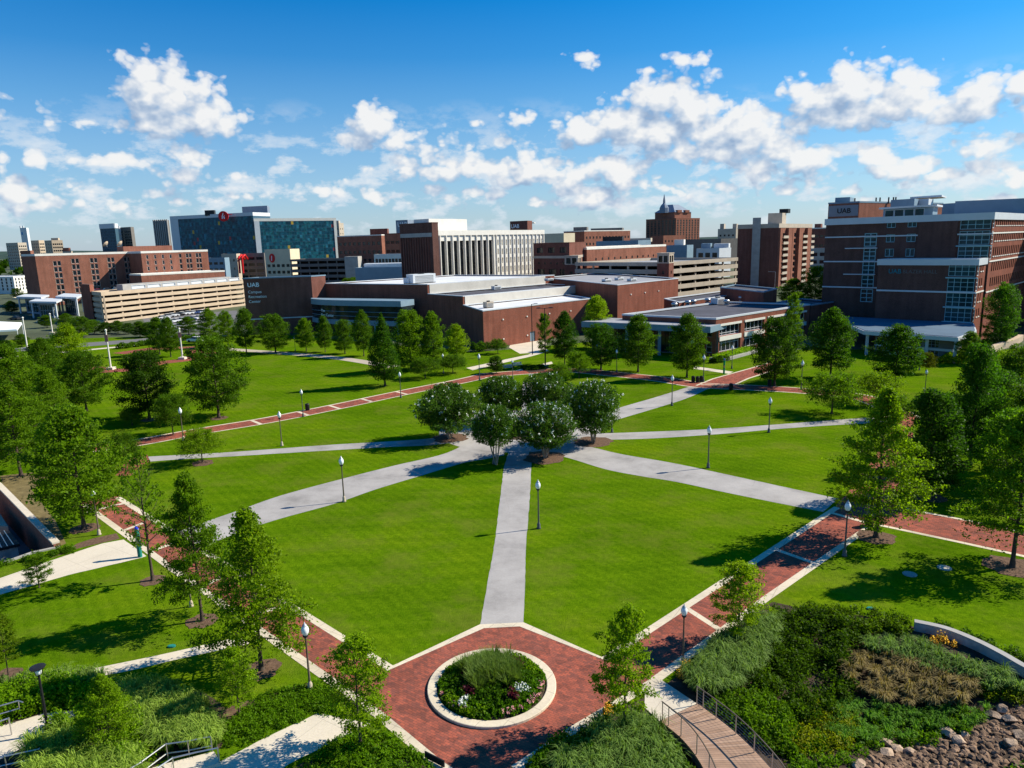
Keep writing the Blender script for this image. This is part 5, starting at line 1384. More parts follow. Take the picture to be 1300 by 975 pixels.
def gen_tree(seed, Hh=10.0, Rr=3.4, zb=1.9, nb=36, prof='oval', e0=8, e1=62, nleaf=11000, lsize=.24, sigma=.26, fill=0.0, rt=.15, droop=.12, stems=1, bark='bark', leaf='leaf', thr=.0, bloom=0, top=.93, sub=1.0, tintlo=.0):
    rng = np.random.default_rng(seed); f = PROF[prof]; mb = MB(); P, Wt = [], []
    def curve3(p, d, L, seg, dr, r0, r1, sg=5):
        pts = [p]; d = d/np.linalg.norm(d)
        for k in range(seg):
            d = d + np.array([rng.normal(0,.07), rng.normal(0,.07), rng.normal(0,.04)-dr/seg]); d /= np.linalg.norm(d)
            pts.append(pts[-1] + d*L/seg)
        mb.tube([tuple(q) for q in pts], r0, r1, sg, cap=False); return pts
    zt = Hh*top
    if stems == 1:
        tp = [np.array([0,0,-.15])]
        for k in range(1, 9): tp.append(np.array([rng.normal(0,.05)*k/8*1.5, rng.normal(0,.05)*k/8*1.5, zt*k/8]))
        mb.lathe([(rt*1.9, -.1), (rt*1.25, .18), (rt*1.02, .6)], 8)
        mb.tube([tuple(q) for q in tp], rt, .015, 8, cap=False)
        trunk_at = lambda z: np.array([np.interp(z, [q[2] for q in tp], [q[i] for q in tp]) for i in range(3)])
        bases = None
    else:
        bases = []
        for s in range(stems):
            a = 6.28*s/stems + rng.uniform(-.3,.3); d = np.array([math.cos(a)*.36, math.sin(a)*.36, 1.0])
            p = np.array([math.cos(a)*.12, math.sin(a)*.12, -.05])
            bases.append(curve3(p, d, zb*1.25, 4, -.05, rt*.6, rt*.38, 6))
    for i in range(nb):
        t = (i+.5)/nb
        z = zb + (zt-zb)*t**.92; L = Rr*f(t)*rng.uniform(.62, 1.18); az = i*2.39996 + rng.uniform(-.45, .45)
        e = R(e0 + (e1-e0)*t**1.15) + rng.normal(0, .09)
        if bases is None:
            p = trunk_at(max(zb*.85, z - L*math.sin(e)*.55))
        else:
            p = bases[i % stems][-1]; tgt = np.array([math.cos(az)*L, math.sin(az)*L, z]); v = tgt-p; L = np.linalg.norm(v); e = math.asin(max(-.2, v[2]/max(L,.1))); az = math.atan2(v[1], v[0])
        d = np.array([math.cos(az)*math.cos(e), math.sin(az)*math.cos(e), math.sin(e)])
        rb = max(.018, rt*.33*(1-t*.65))
        pts = curve3(p, d, L, 4, droop*(1-t), rb, .012)
        ns = int((3+L*2.4)*sub)
        for k in range(ns):
            s = rng.uniform(.22, 1.0); x = s*4; i0 = min(3, int(x)); q = pts[i0]*(1-(x-i0))+pts[i0+1]*(x-i0)
            dd = pts[i0+1]-pts[i0]; dd = dd/np.linalg.norm(dd); side = np.cross(dd, [0,0,1]); side = side/(np.linalg.norm(side)+1e-6)
            sd_ = dd*rng.uniform(.3,.9) + side*rng.choice([-1,1])*rng.uniform(.5,1) + np.array([0,0,rng.uniform(-.12,.3)])
            ls = (L*.34*(1.15-s*.7)+.25)*rng.uniform(.7,1.2); sp = curve3(q, sd_, ls, 2, .05, rb*.35, .006, 3)
            for q2 in (sp[1]*.6+sp[0]*.4, sp[1], (sp[1]+sp[2])/2, sp[2]): P.append(q2); Wt.append(1.0)
        P.append(pts[-1]); Wt.append(1.0); P.append((pts[-1]+pts[-2])/2); Wt.append(.8)
    if bases is None:
        for k in range(5): P.append(trunk_at(zt) + np.array([rng.normal(0,.12), rng.normal(0,.12), rng.uniform(-.4,.25)])); Wt.append(1.0)
    P = np.array(P); Wt = np.array(Wt)
    lump = lumps(rng, 9, 2.2)
    n1 = int(nleaf*(1-fill))
    # whole twigs are thin or full
    Wt = Wt*np.clip(1+1.1*lump(P), .15, 2.0)
    idx = rng.choice(len(P), n1, p=Wt/Wt.sum()); C = P[idx] + rng.normal(0, 1, (n1, 3))*sigma*np.array([1,1,.62])
    if fill > 0:
        n2 = int(nleaf*fill); out = []; l2 = lumps(rng, 8, 1.15); l3 = lumps(rng, 10, 3.2); got = 0
        while got < n2:
            t = rng.uniform(0, 1, 6000); a = rng.uniform(0, 6.283, 6000)
            z = zb*.8 + (Hh-zb*.8)*t; u = np.stack([np.cos(a), np.sin(a), np.zeros(6000)], 1)
            rad = Rr*np.array([f(x) for x in t]); base = np.stack([u[:,0]*rad*.9, u[:,1]*rad*.9, z], 1)
            r = rad*(.94 + .42*l2(base))*rng.uniform(0, 1, 6000)**.34
            Q = np.stack([u[:,0]*r, u[:,1]*r, z + rng.normal(0,.12,6000)], 1)
            m = l3(Q) > thr + rng.normal(0,.25,6000)
            out.append(Q[m]); got += m.sum()
        C = np.concatenate([C, np.concatenate(out)[:n2]])
    C = C[C[:,2] > zb*.55]
    V = leaf_quads(rng, C, lsize)
    tint = np.clip(.48 + .3*lump(C) + rng.normal(0, .17, len(C)), tintlo, 1)
    tm = mb.mesh("trunk", MAT[bark], True); cm = quads_mesh("crown", V, MAT[leaf], tint)
    d = dict(trunk=tm, crown=cm, r=float(np.percentile(np.hypot(C[:,0], C[:,1]), 98.3)), h=float(np.percentile(C[:,2], 99.7)), zlo=float(np.percentile(C[:,2], 2)))
    if bloom:
        rad = np.hypot(C[:,0], C[:,1]); sc = C[:,2]/Hh + .55*rad/Rr + rng.normal(0,.10,len(C))
        k = np.argsort(-sc)[:int(len(C)*.35)]; k = rng.choice(k, bloom, replace=False)
        ctr = C[k]; q = []
        for c in ctr:
            o = c*np.array([1.03,1.03,1.02]); m = 10
            q.append(leaf_quads(rng, o + rng.normal(0,.09,(m,3))*np.array([1,1,1.4]), .17, .6, .9))
        d["blossom"] = quads_mesh("blossom", np.concatenate(q), MAT["bloom"])
    return d

TP = dict(
 willow=[gen_tree(s, Hh=10, Rr=3.3, zb=2.0, nb=50, prof='willow', e0=2, e1=60, nleaf=21000, lsize=.19, sigma=.19, fill=.15, thr=.2, droop=.10, top=.96) for s in (11, 12, 13)],
 slim=[gen_tree(s, Hh=10, Rr=2.9, zb=2.1, nb=40, prof='oval', e0=5, e1=62, nleaf=9500, lsize=.23, sigma=.2, fill=.0, droop=.06, rt=.12) for s in (21, 22)],
 oak=[gen_tree(s, Hh=10, Rr=3.3, zb=1.7, nb=36, prof='oval', e0=5, e1=65, nleaf=19000, lsize=.24, sigma=.24, fill=.34, thr=.0) for s in (31, 32, 33, 34)],
 round=[gen_tree(s, Hh=10, Rr=4.2, zb=1.5, nb=36, prof='round', e0=5, e1=62, nleaf=20000, lsize=.26, sigma=.25, fill=.34, thr=.0, rt=.2) for s in (41, 42)],
 cone=[gen_tree(s, Hh=10, Rr=2.7, zb=1.2, nb=44, prof='pyramid', e0=-2, e1=55, nleaf=19000, lsize=.22, sigma=.24, fill=.5, thr=-.12) for s in (51, 52)],
 column=[gen_tree(s, Hh=10, Rr=2.6, zb=.9, nb=40, prof='column', e0=15, e1=70, nleaf=19000, lsize=.22, sigma=.24, fill=.36, thr=-.0) for s in (61, 62, 63)],
 umbrella=[gen_tree(s, Hh=10, Rr=8.5, zb=3.6, nb=30, prof='umbrella', e0=8, e1=38, nleaf=12000, lsize=.44, sigma=.5, fill=.3, thr=.05, droop=.1, rt=.28, sub=.7) for s in (71, 72)],
 myrtle=[gen_tree(s, Hh=10, Rr=5.6, zb=z, nb=40, prof='round', nleaf=19000, lsize=.36, sigma=.4, fill=.5, thr=0, stems=5, rt=.3, bark='pbark', leaf='leafm', bloom=bl, sub=.7) for s, z, bl in ((81,2.7,80), (82,4.9,110), (83,2.9,190), (84,2.6,130), (85,2.8,80), (86,2.8,70))],
 bare=[gen_tree(s, Hh=10, Rr=2.6, zb=2.4, nb=30, prof='oval', e0=20, e1=66, nleaf=2300, lsize=.24, sigma=.16, fill=0, droop=0, rt=.14) for s in (91, 92)],
)
tcount = {}
NAMES = dict(willow="willow_oak_tree", slim="young_oak_tree", oak="oak_tree", round="broad_oak_tree", cone="conical_tree", column="columnar_tree", umbrella="spreading_tree", myrtle="crape_myrtle_tree", bare="sparse_oak_tree")
def tree(kind, bx, by, ty, x0, x1, tint, label, group=None, base=None, var=None, zfun=None, tx=None):
    """kind, trunk foot (column,row), row of the top, left and right of the crown"""
    k = tcount.get(kind, 0); tcount[kind] = k+1
    p = TP[kind][(k if var is None else var) % len(TP[kind])]
    g = base if base is not None else (G(bx, by) if zfun is None else zfun(bx, by))
    h = ZAT(g, ty) - g.z; r = (x1-x0)/2*(1.08 if kind == 'myrtle' else 1.0)/FPX*(g.y*CP + (H-g.z-h*.5)*SP)
    sx, sz = r/p["r"], h/p["h"]
    o = empty(NAMES[kind], g, label, "tree", group, rz=(k*2.1) % 6.28)
    o.scale = (sx, sx, sz)
    link("trunk", p["trunk"], o, world=False)
    c = link("crown", p["crown"], o, world=False); c.color = (*tint, 1)
    if "blossom" in p: link("blossom", p["blossom"], o, world=False)
    return o
BR = (1.85,1.6,1.0); LG = (1.3,1.28,1.0); MD = (.85,.92,.95); DK = (.5,.62,.75); YL = (2.5,2.0,1.0); GR = (.85,.98,1.9); VD=(.36,.47,.6)
T = tree
# --- left foreground avenue
T('willow',332,850,648,272,410,BR,"large bright green tree leaning over the left brick path beside the white globe lamp", var=0)
T('willow',257,788,603,203,302,LG,"mid-sized tree between the bright big tree and the teal emergency phone", var=1)
T('bare',194,737,572,158,228,LG,"sparse tree with dark bare branches right beside the teal emergency phone")
T('oak',107,671,517,44,160,LG,"large dense tree on the dry grass above the left concrete walk")
T('willow',27,604,486,-45,50,LG,"tall tree cut by the left edge of the photo above the sunken court wall", var=2)
T('umbrella',160,597,548,147,194,MD,"small dark umbrella-shaped tree left of the junction of the thin grey path and brick walk")
T('umbrella',257,587,545,228,286,BR,"low umbrella-shaped tree in a mulch ring beside the thin grey path")
T('round',190,532,446,146,222,VD,"dark rounded tree on the far left lawn with a wide shadow")
T('round',278,530,428,233,312,MD,"big leafy tree with a visible trunk beside the far brick walk")
T('umbrella',168,540,517,147,180,MD,"small low tree in the shade left of the dark rounded tree")
T('umbrella',220,552,500,194,246,MD,"low spreading tree between the dark rounded tree and the big leafy tree")
T('round',110,522,446,80,144,MD,"round tree left of the dark rounded tree, in front of the yellow-green one")
T('oak',93,484,412,70,121,YL,"bright yellow-green tree on the left near the brick pole circle")
T('oak',60,495,430,38,82,MD,"mid-green tree left of the bright yellow-green tree")
T('willow',70,560,468,38,112,LG,"airy green tree behind the large dense tree at left")
T('oak',20,520,438,-12,56,LG,"leafy tree by the small lamp at the left edge", var=1)
T('willow',-8,560,492,-55,28,LG,"half-hidden tree at the left edge below the leafy tree")
T('round',44,575,505,20,84,LG,"bushy tree tucked behind the large dense tree, nearer the court wall")
# --- row beyond the far green
row = [('oak',203,450,403,176,207,MD,"left tree of the pair by the tall white poles"),('oak',217,453,403,202,230,MD,"right tree of the pair by the tall white poles"),
 ('oak',268,436,392,254,286,LG,"tall tree in the street row in front of the tan parking deck's right half"),('oak',313,448,392,298,329,MD,"tree in front of the left corner of the dark name wall"),
 ('round',350,448,399,329,373,MD,"broad tree below the middle of the dark name wall"),('oak',389,446,404,377,404,LG,"light green tree just left of the curved glass band"),
 ('oak',413,447,401,402,425,MD,"first tree under the curved glass band, narrow"),('round',438,449,406,423,452,MD,"low rounded tree under the middle of the curved glass band"),
 ('oak',462,452,394,447,477,MD,"taller tree under the right half of the curved glass band"),('oak',290,440,395,277,302,LG,"slender tree between the parked cars and the dark name wall"),
 ('cone',489,490,399,467,509,(.55,.75,1.2),"dark green conical tree standing alone at the edge of the far lawn"),('column',522,470,394,499,549,LG,"tall leafy tree right behind the dark conical tree"),
 ('oak',551,468,396,534,568,LG,"leafy tree left of the yellow-green tree at the brick wall corner"),('oak',580,456,412,565,599,YL,"yellow-green tree in front of the shaded recreation centre corner"),
 ('umbrella',575,474,450,557,599,MD,"small spreading tree at the brick walk, right of its neighbour"),('umbrella',540,480,454,519,563,MD,"small spreading tree right of the dark conical tree's shadow"),
 ('round',630,474,452,619,642,DK,"small dark round tree at the brick crossing"),('umbrella',632,449,430,616,643,MD,"low flat-topped tree against the sunlit brick wall"),
 ('slim',692,462,398,680,704,MD,"thin airy tree by the tall dark light pole and loading door"),('oak',717,464,396,699,738,(.42,.6,.8),"dark dense tree right of the loading door"),
 ('oak',757,442,376,739,776,YL,"yellow-green tree rising behind the dark dense trees by the brick halls"),('round',763,470,411,739,789,(.55,.75,1.05),"grey-green round tree in front of the canopy's left end"),
 ('umbrella',735,480,446,717,754,LG,"small light green tree in front of the dark dense tree"),('umbrella',712,487,461,696,728,LG,"small low tree above the white-flowering crape myrtles"),
 ('oak',810,472,400,786,837,MD,"shapely tree before the pale canopy, left of the canopy column"),('oak',872,479,399,847,898,MD,"tall oval tree at the student centre's front corner by three bins"),
 ('round',983,490,403,947,1014,DK,"dark oval tree beside the brick ramp to the student centre"),('oak',1054,480,392,1027,1091,(.62,.8,.9),"tall tree left of the residence hall canopy"),
 ('oak',1136,488,413,1101,1164,(.6,.78,.8),"pointed tree in front of the residence hall canopy"),('umbrella',1056,525,474,1017,1097,LG,"wide low-spreading tree beside the thin grey path on the right"),
 ('umbrella',1112,512,472,1080,1152,BR,"bright low tree right of the wide low-spreading tree"),('column',1268,440,360,1247,1290,(.7,.95,1.7),"grey-green tall tree against the sunlit face of the residence hall"),
 ('umbrella',1175,474,447,1162,1188,(.8,.5,.6),"small dark reddish tree before the residence hall glazing"),('oak',1229,462,421,1214,1247,MD,"small tree under the canopy's right tip"),
 ('oak',1006,388,354,985,1025,LG,"bright tree at the foot of the apartment tower, left one"),('round',1034,388,338,1014,1050,LG,"taller bright tree beside the shaded end of the residence hall"),
 ('oak',1012,404,371,996,1032,LG,"light tree in front of the bright trees at the apartment tower"),('slim',1006,440,372,996,1020,LG,"thin pale tree over the student centre's right end"),
]
for a in row: T(*a)
# --- right side
T('willow',1112,682,494,1058,1180,(1.9,1.65,1.0),"big bright green tree beside the trash bin at the right brick junction", var=0)
T('column',1177,632,496,1143,1231,(.5,.68,.95),"dark dense tree right behind the big bright green tree")
T('willow',1285,720,522,1222,1350,LG,"large tree cut by the right edge in a round mulch bed", var=1)
T('column',1231,590,438,1194,1258,(.55,.8,1.3),"grey-green feathery tree above the dark dense tree on the right", var=0)
T('column',1262,560,470,1236,1300,(.75,.95,1.6),"silver-green bushy tree right of the grey-green feathery tree", var=1)
T('round',1285,625,520,1240,1345,(1.1,1.3,1.0),"bright leafy tree behind the right edge tree")
T('round',1290,520,438,1255,1335,MD,"bushy tree below the curved path at the right edge")
T('oak',1205,560,500,1180,1240,(.6,.8,1.0),"half-hidden dark tree between the two dense trees on the right")
T('oak',1248,505,455,1225,1275,(.6,.8,1.1),"small dark tree by the curved path on the right")
T('round',1320,600,480,1290,1380,MD,"tree at the far right edge beyond the bright leafy tree")
T('umbrella',1133,535,500,1100,1165,LG,"low bright tree over the end of the thin grey path on the right")
# --- nearest trees
T('slim',458,948,810,408,499,(2.0,1.75,1.0),"small tree by the lower left corner of the brick plaza, over the concrete walk", var=0)
T('slim',793,927,771,753,832,(2.0,1.75,1.0),"small tree on the lower right edge of the brick plaza beside the boardwalk", var=1)
T('slim',937,813,713,903,977,YL,"young yellow-green tree on the feathery grass beside the right brick path", var=0)
T('slim',304,908,822,276,331,(2.0,1.8,1.0),"small bushy tree with pale stems on the mulch left of the globe lamp", var=1)
T('slim',50,746,706,27,66,LG,"tiny sapling beside the left concrete walk")
T('slim',11,857,778,-12,26,(1.4,1.2,1.0),"thin sapling in a mulch ring at the left edge")
T('willow',141,952,858,98,176,(2.0,1.8,1.0),"bushy staked tree over the shrubs at lower left", var=2)
# --- crape myrtles around the hub
for a in ((571,557,488,532,613,"leftmost white-flowering crape myrtle of the hub"),(630,590,516,594,659,"pale multi-stemmed crape myrtle left of the central path"),(692,581,512,656,733,"crape myrtle with the most white flowers, right of the central path"),
          (753,562,485,721,789,"rightmost crape myrtle of the hub, in its own mulch circle"),(636,537,478,604,664,"back left crape myrtle of the hub"),(694,534,474,663,728,"back right crape myrtle of the hub")):
    T('myrtle',a[0],a[1],a[2],a[3],a[4],(.95,1,1),a[5],group="white crape myrtles around the path hub")
# --- street trees and scrub far left and behind
rs = random.Random(3)
far_trees = [(120,424,406),(135,424,409),(150,423,407),(163,424,410),(105,428,402),(85,418,398),(60,416,400),(28,440,424),(10,452,432),(45,455,436),(60,446,430),(240,425,402),(190,428,409),(178,428,408),(15,398,382),(45,396,380),(2,372,358),(22,378,366),(450,372,352),(443,376,353),(870,376,356),(885,374,358),(858,374,360),(898,374,361)]
fl = ["shrubby tree at the left foot of the tan deck","second shrubby tree along the tan deck","third shrubby tree along the tan deck","fourth shrubby tree along the tan deck","dark tree at the tan deck's shaded stair tower","dark tree under the blue-grey pavilion","tree beside the nearer pavilion canopy","flowering street tree near the white tent","street tree left of the small lamp","street tree below the tall pole nearest the tent","small tree between the two left light poles","street tree before the parked cars","small street tree at the pole plaza","second small street tree at the pole plaza","tree by the low tan house","second tree by the low tan house","tree before the white apartment block","tree right of the white apartment block","small tree above the hall roof beside the grey deck","second small tree beside the grey deck","tree under the pale deck's sunlit face","second tree under the pale deck's sunlit face","third tree under the pale deck's sunlit face","right tree under the pale deck's sunlit face"]
for (x, y, ty), lb in zip(far_trees, fl):
    w = (y-ty)*.62
    T('round' if rs.random() < .5 else 'oak', x, y, ty, x-w, x+w, MD if rs.random() < .6 else DK, lb, group="street trees beyond the green")

# far belt of greenery that closes the view between the buildings
def belt():
    rng = np.random.default_rng(77); out = []
    for k in range(420):
        a = rng.uniform(-.86, .86); d = rng.uniform(700, 2600); x, y = d*math.tan(a), d
        h, w = rng.uniform(7, 15), rng.uniform(8, 16); n = 55
        u = rng.normal(0, 1, (n, 3)); u /= np.linalg.norm(u, axis=1)[:, None]; u[:,2] = np.abs(u[:,2])
        C = np.array([x, y, h*.15]) + u*np.array([w, w, h])*rng.uniform(.8, 1.1, (n,1)); out.append(leaf_quads(rng, C, 7.5, .3, .8))
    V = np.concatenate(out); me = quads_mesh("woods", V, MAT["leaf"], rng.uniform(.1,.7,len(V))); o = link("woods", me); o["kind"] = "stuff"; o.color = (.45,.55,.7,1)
    # low wooded ridge on the left
    b = MB(); n = 40
    for i in range(n):
        x0, x1 = -9000+i*360, -9000+(i+1)*360
        hh = lambda x: 70*math.exp(-((x+5200)/1900)**2) + 26*math.exp(-((x-800)/2600)**2) + 5*math.sin(x*.004) + 4*math.sin(x*.011)
        for (ya, yb, s0, s1) in ((5200,6000,0,1),(6000,7200,1,.9)):
            b.quad((x0,ya,hh(x0)*s0-1),(x1,ya,hh(x1)*s0-1),(x1,yb,hh(x1)*s1),(x0,yb,hh(x0)*s1))
    o = b.build("hills", plain("hill_woods", (.035,.06,.045), .95, var=.5, scale=.01), smooth=True); o["kind"] = "structure"
belt()
# ------------------------------------------------------------------ street furniture
def lamp_parts(mpole, mbase):
    d = {}
    b = MB(); b.lathe([(.0,0),(.19,0),(.19,.10),(.15,.16),(.15,.42),(.10,.52),(.075,.60)], 12); d["base"] = b.mesh("base", MAT[mbase], True)
    b = MB(); b.lathe([(.072,.58),(.06,2.2),(.048,3.35),(.075,3.38),(.075,3.44),(.05,3.48)], 12); d["pole"] = b.mesh("pole", MAT[mpole], True)
    b = MB(); b.lathe([(.05,3.47),(.14,3.52),(.17,3.60),(.13,3.66)], 12); d["collar"] = b.mesh("collar", MAT["dmetal"], True)
    b = MB(); b.lathe([(.12,3.64),(.205,3.78),(.225,3.95),(.20,4.10),(.13,4.22)], 16); d["globe"] = b.mesh("globe", MAT["globe"], True)
    b = MB(); b.lathe([(.15,4.205),(.12,4.28),(.05,4.36),(.02,4.46),(0,4.48)], 12); d["finial"] = b.mesh("finial", MAT["cap"], True)
    return d
LPD, LPB = lamp_parts("poleg", "poleg"), lamp_parts("bronze", "polebase")
lamps = [
 (394,876,790,'b',"bronze globe lamp on the pale base beside the left brick path's near end"),
 (867,842,767,'b',"globe lamp by the right brick path near the boardwalk"),
 (437,637,579,'b',"globe lamp at the lower edge of the wide left grey path"),
 (684,671,609,'d',"globe lamp on the grass just right of the central path"),
 (358,566,522,'b',"globe lamp above the thin left grey path"),
 (385,529,494,'d',"globe lamp at the far brick walk beside the lone trash bin"),
 (509,505,472,'d',"globe lamp at the far brick walk right of the dark conical tree"),
 (899,594,540,'d',"globe lamp between the thin right path and the wide lower right path"),
 (976,549,504,'d',"globe lamp on the lower edge of the thin right grey path"),
 (853,515,476,'d',"globe lamp on the grass right of the upper right grey path"),
 (1072,706,635,'d',"globe lamp right of the brick path next to the big bright green tree"),
 (609,483,449,'d',"globe lamp at the brick crossing left of the small dark round tree"),
 (651,481,466,'d',"globe lamp behind the crape myrtles at the planting island"),
 (627,589,541,'d',"globe lamp in front of the pale multi-stemmed crape myrtle"),
 (777,549,507,'d',"globe lamp half hidden by the rightmost crape myrtle"),
 (1017,495,457,'d',"globe lamp right of the dark oval tree by the brick ramp"),
 (1174,499,469,'d',"globe lamp on the small lawn before the residence hall"),
 (1167,470,446,'d',"globe lamp at the residence hall door above the small lawn"),
 (929,468,438,'d',"globe lamp beside the hedge box at the student centre corner"),
 (783,473,443,'d',"globe lamp in the shade before the canopy columns"),
 (893,485,450,'d',"globe lamp half hidden behind the tree by the three bins"),
 (233,559,517,'b',"globe lamp left of the big leafy tree by the far brick walk"),
 (126,679,622,'b',"pale pole lamp partly in the crown of the large dense tree"),
 (243,770,708,'b',"pale pole lamp partly hidden by the mid-sized left tree"),
 (375,446,427,'d',"globe lamp under the trees at the dark name wall"),
 (563,474,449,'d',"globe lamp behind the small spreading tree at the brick walk"),
 (46,476,458,'d',"globe lamp by the leafy tree at the left edge"),
]
for x, y, ty, k, lab in lamps:
    g = G(x, y); h = ZAT(g, ty); lp = LPB if k == 'b' else LPD
    o = empty("street_lamp", g, lab, "street lamp", "white globe lamps along the walks"); s = max(.8, min(1.12, h/4.45)); o.scale = (s, s, h/4.45 if .7 < h/4.45 < 1.25 else s)
    for nm, me in lp.items(): link(nm, me, o, world=False)
# black saucer lamp at lower left
g = G(62, 931); o = empty("saucer_lamp", g, "black lamp with a flat saucer head on the left concrete path", "street lamp")
h = ZAT(g, 846)
b = MB(); b.lathe([(.0,0),(.13,0),(.13,.5),(.07,.56),(.055,h-.45)], 12); b.build("pole", MAT["dmetal"], o, world=False)
b = MB(); b.lathe([(.05,h-.46),(.13,h-.42),(.16,h-.12),(.12,h-.1)], 12); b.build("lens", MAT["globe"], o, smooth=True, world=False)
b = MB(); b.lathe([(.12,h-.12),(.34,h-.08),(.36,h-.03),(.2,h),(0,h)], 18); b.build("saucer", MAT["dmetal"], o, world=False)
for a in range(4):
    b = MB(); t = a*math.pi/2; b.tube([(.15*math.cos(t),.15*math.sin(t),h-.45),(.28*math.cos(t),.28*math.sin(t),h-.09)], .015, seg=4); b.build("bracket", MAT["dmetal"], o, world=False)
# tall poles
for x, y, ty, lab in ((141,469,420,"tall white pole with a small banner on the left of the brick pole plaza"),(232,456,418,"tall white pole with a small banner on the right of the brick pole plaza"),(35,443,404,"tall white pole beside the white tent"),(67,424,399,"tall white pole beside the pavilion canopy")):
    g = G(x, y); h = ZAT(g, ty); o = empty("tall_pole", g, lab, "pole", "tall white poles at the far left")
    b = MB(); b.box(-.7,.7,-.7,.7,0,.5); b.build("plinth", MAT["cream"], o, world=False)
    b = MB(); b.tube([(0,0,.5),(0,0,h)], .17, .13, 10); b.build("mast", MAT["white"], o, world=False)
    b = MB(); b.lathe([(.22,h),(.25,h+.2),(0,h+.4)], 10); b.build("cap", MAT["white"], o, world=False)
    if x in (141, 232):
        b = MB(); b.box(-.35,.35,-.19,-.16,h*.72,h*.90); b.build("banner", MAT["redpale"], o, world=False)
# tall dark parking light near the loading door
g = G(692.5, 463); h = ZAT(g, 391); o = empty("parking_light", g, "tall dark twin light pole by the loading door of the recreation centre", "light pole")
b = MB(); b.tube([(0,0,0),(0,0,h)], .11, .07, 8); b.build("pole", MAT["dmetal"], o, world=False)
for s in (-1, 1):
    b = MB(); b.tube([(0,0,h-.1),(s*.9,0,h)], .05, seg=5); b.build("arm", MAT["dmetal"], o, world=False)
    b = MB(); b.box(*sorted((s*.8,s*1.6)),-.25,.25,h-.05,h+.12); b.build("luminaire", MAT["dmetal"], o, world=False)
for x, y, ty, lab in ((982,380,345,"grey light pole with long arm in front of the apartment tower"),(676,450,386,"thin dark light pole against the sunlit brick wall"),(346,362,335,"slim pole on the roofline beside the grey deck")):
    if x == 346: continue
    g = G(x, y+20) if x == 982 else G(x, y); h = ZAT(g, ty); o = empty("parking_light", g, lab, "light pole")
    b = MB(); b.tube([(0,0,0),(0,0,h)], .11, .07, 8); b.build("pole", MAT["steel"] if x == 982 else MAT["dmetal"], o, world=False)
    b = MB(); b.tube([(0,0,h-.05),(-1.8 if x == 982 else .9,0,h+.05)], .06, seg=5); b.build("arm", MAT["steel"], o, world=False)
    b = MB(); q = -1.8 if x == 982 else .9; b.box(q-.4,q+.4,-.15,.15,h,h+.14); b.build("luminaire", MAT["steel"], o, world=False)
# emergency call posts
for x, y, ty, m, lab in ((178,707,668,"teal","teal emergency call post with blue beacon beside the left brick path"),(919,474.5,455,"green","green emergency call post near the brick ramp of the student centre")):
    g = G(x, y); h = ZAT(g, ty); o = empty("emergency_post", g, lab, "call post")
    b = MB(); b.prism([Vector((.17*math.cos(t),.17*math.sin(t))) for t in [2*math.pi*i/12 for i in range(12)]], 0, h-.32); b.build("post", MAT[m], o, world=False)
    b = MB(); b.lathe([(.20,h-.32),(.20,h-.26),(.05,h-.24)], 12); b.build("collar", MAT["steel"], o, world=False)
    b = MB(); b.lathe([(.13,h-.26),(.14,h-.1),(.08,h-.02),(0,h)], 12); b.build("beacon", MAT["blue"], o, world=False)
    b = MB(); b.box(-.11,.11,-.2,-.165,1.1,1.55); b.build("call_panel", MAT["steel"], o, world=False)
# bins
for x, y, lab in ((1103,668,"round dark trash bin at the right brick junction"),(390.5,521,"single dark trash bin by the far brick walk"),(880,485,"leftmost of the three dark bins under the tall oval tree"),(885.5,485.5,"middle one of the three dark bins"),(890.5,485,"rightmost of the three dark bins"),(928,495,"dark trash bin on the grass edge below the brick ramp"),(977,490,"small dark bin beside the dark oval tree")):
    g = G(x, y); g.z = .012; o = empty("trash_bin", g, lab, "trash bin", "dark trash bins along the walks")
    b = MB(); b.lathe([(0,.0),(.27,.0),(.30,.05),(.31,.85),(.28,.88)], 14); b.build("body", MAT["dmetal"], o, world=False)
    for i in range(14):
        if i % 2 == 0:
            t = 2*math.pi*i/14; s = MB(); s.box(-.03,.03,-.33,-.311,.06,.84); me = s.mesh("slat", MAT["dmetal"]); me.transform(Matrix.Rotation(t,4,'Z')); link("slat", me, o, world=False)
    b = MB(); b.lathe([(.30,.88),(.34,.92),(.30,1.0),(.16,1.06),(.15,1.0)], 14); b.build("lid", MAT["dmetal"], o, world=False)
# benches
for x, y, a, lab in ((645,469,.35,"pale bench left of its twin at the planting island"),(657,466,.35,"pale bench right of its twin at the planting island")):
    g = G(x, y); o = empty("park_bench", g, lab, "bench", "pale benches at the planting island", rz=a)
    b = MB()
    for i in range(4): b.box(-.95,.95,-.25+.13*i,-.14+.13*i,.42,.46)
    b.build("seat", MAT["signg2"], o, world=False)
    b = MB()
    for i in range(3): b.box(-.95,.95,.28+.02*i,.31+.02*i,.55+.13*i,.66+.13*i)
    b.build("backrest", MAT["signg2"], o, world=False)
    for s in (-.8, .8):
        b = MB(); b.box(s-.04,s+.04,-.24,.3,.38,.419); b.box(s-.04,s+.04,-.24,-.16,0,.38); b.box(s-.04,s+.04,.22,.3,0,.38); b.build("leg", MAT["dmetal"], o, world=False)
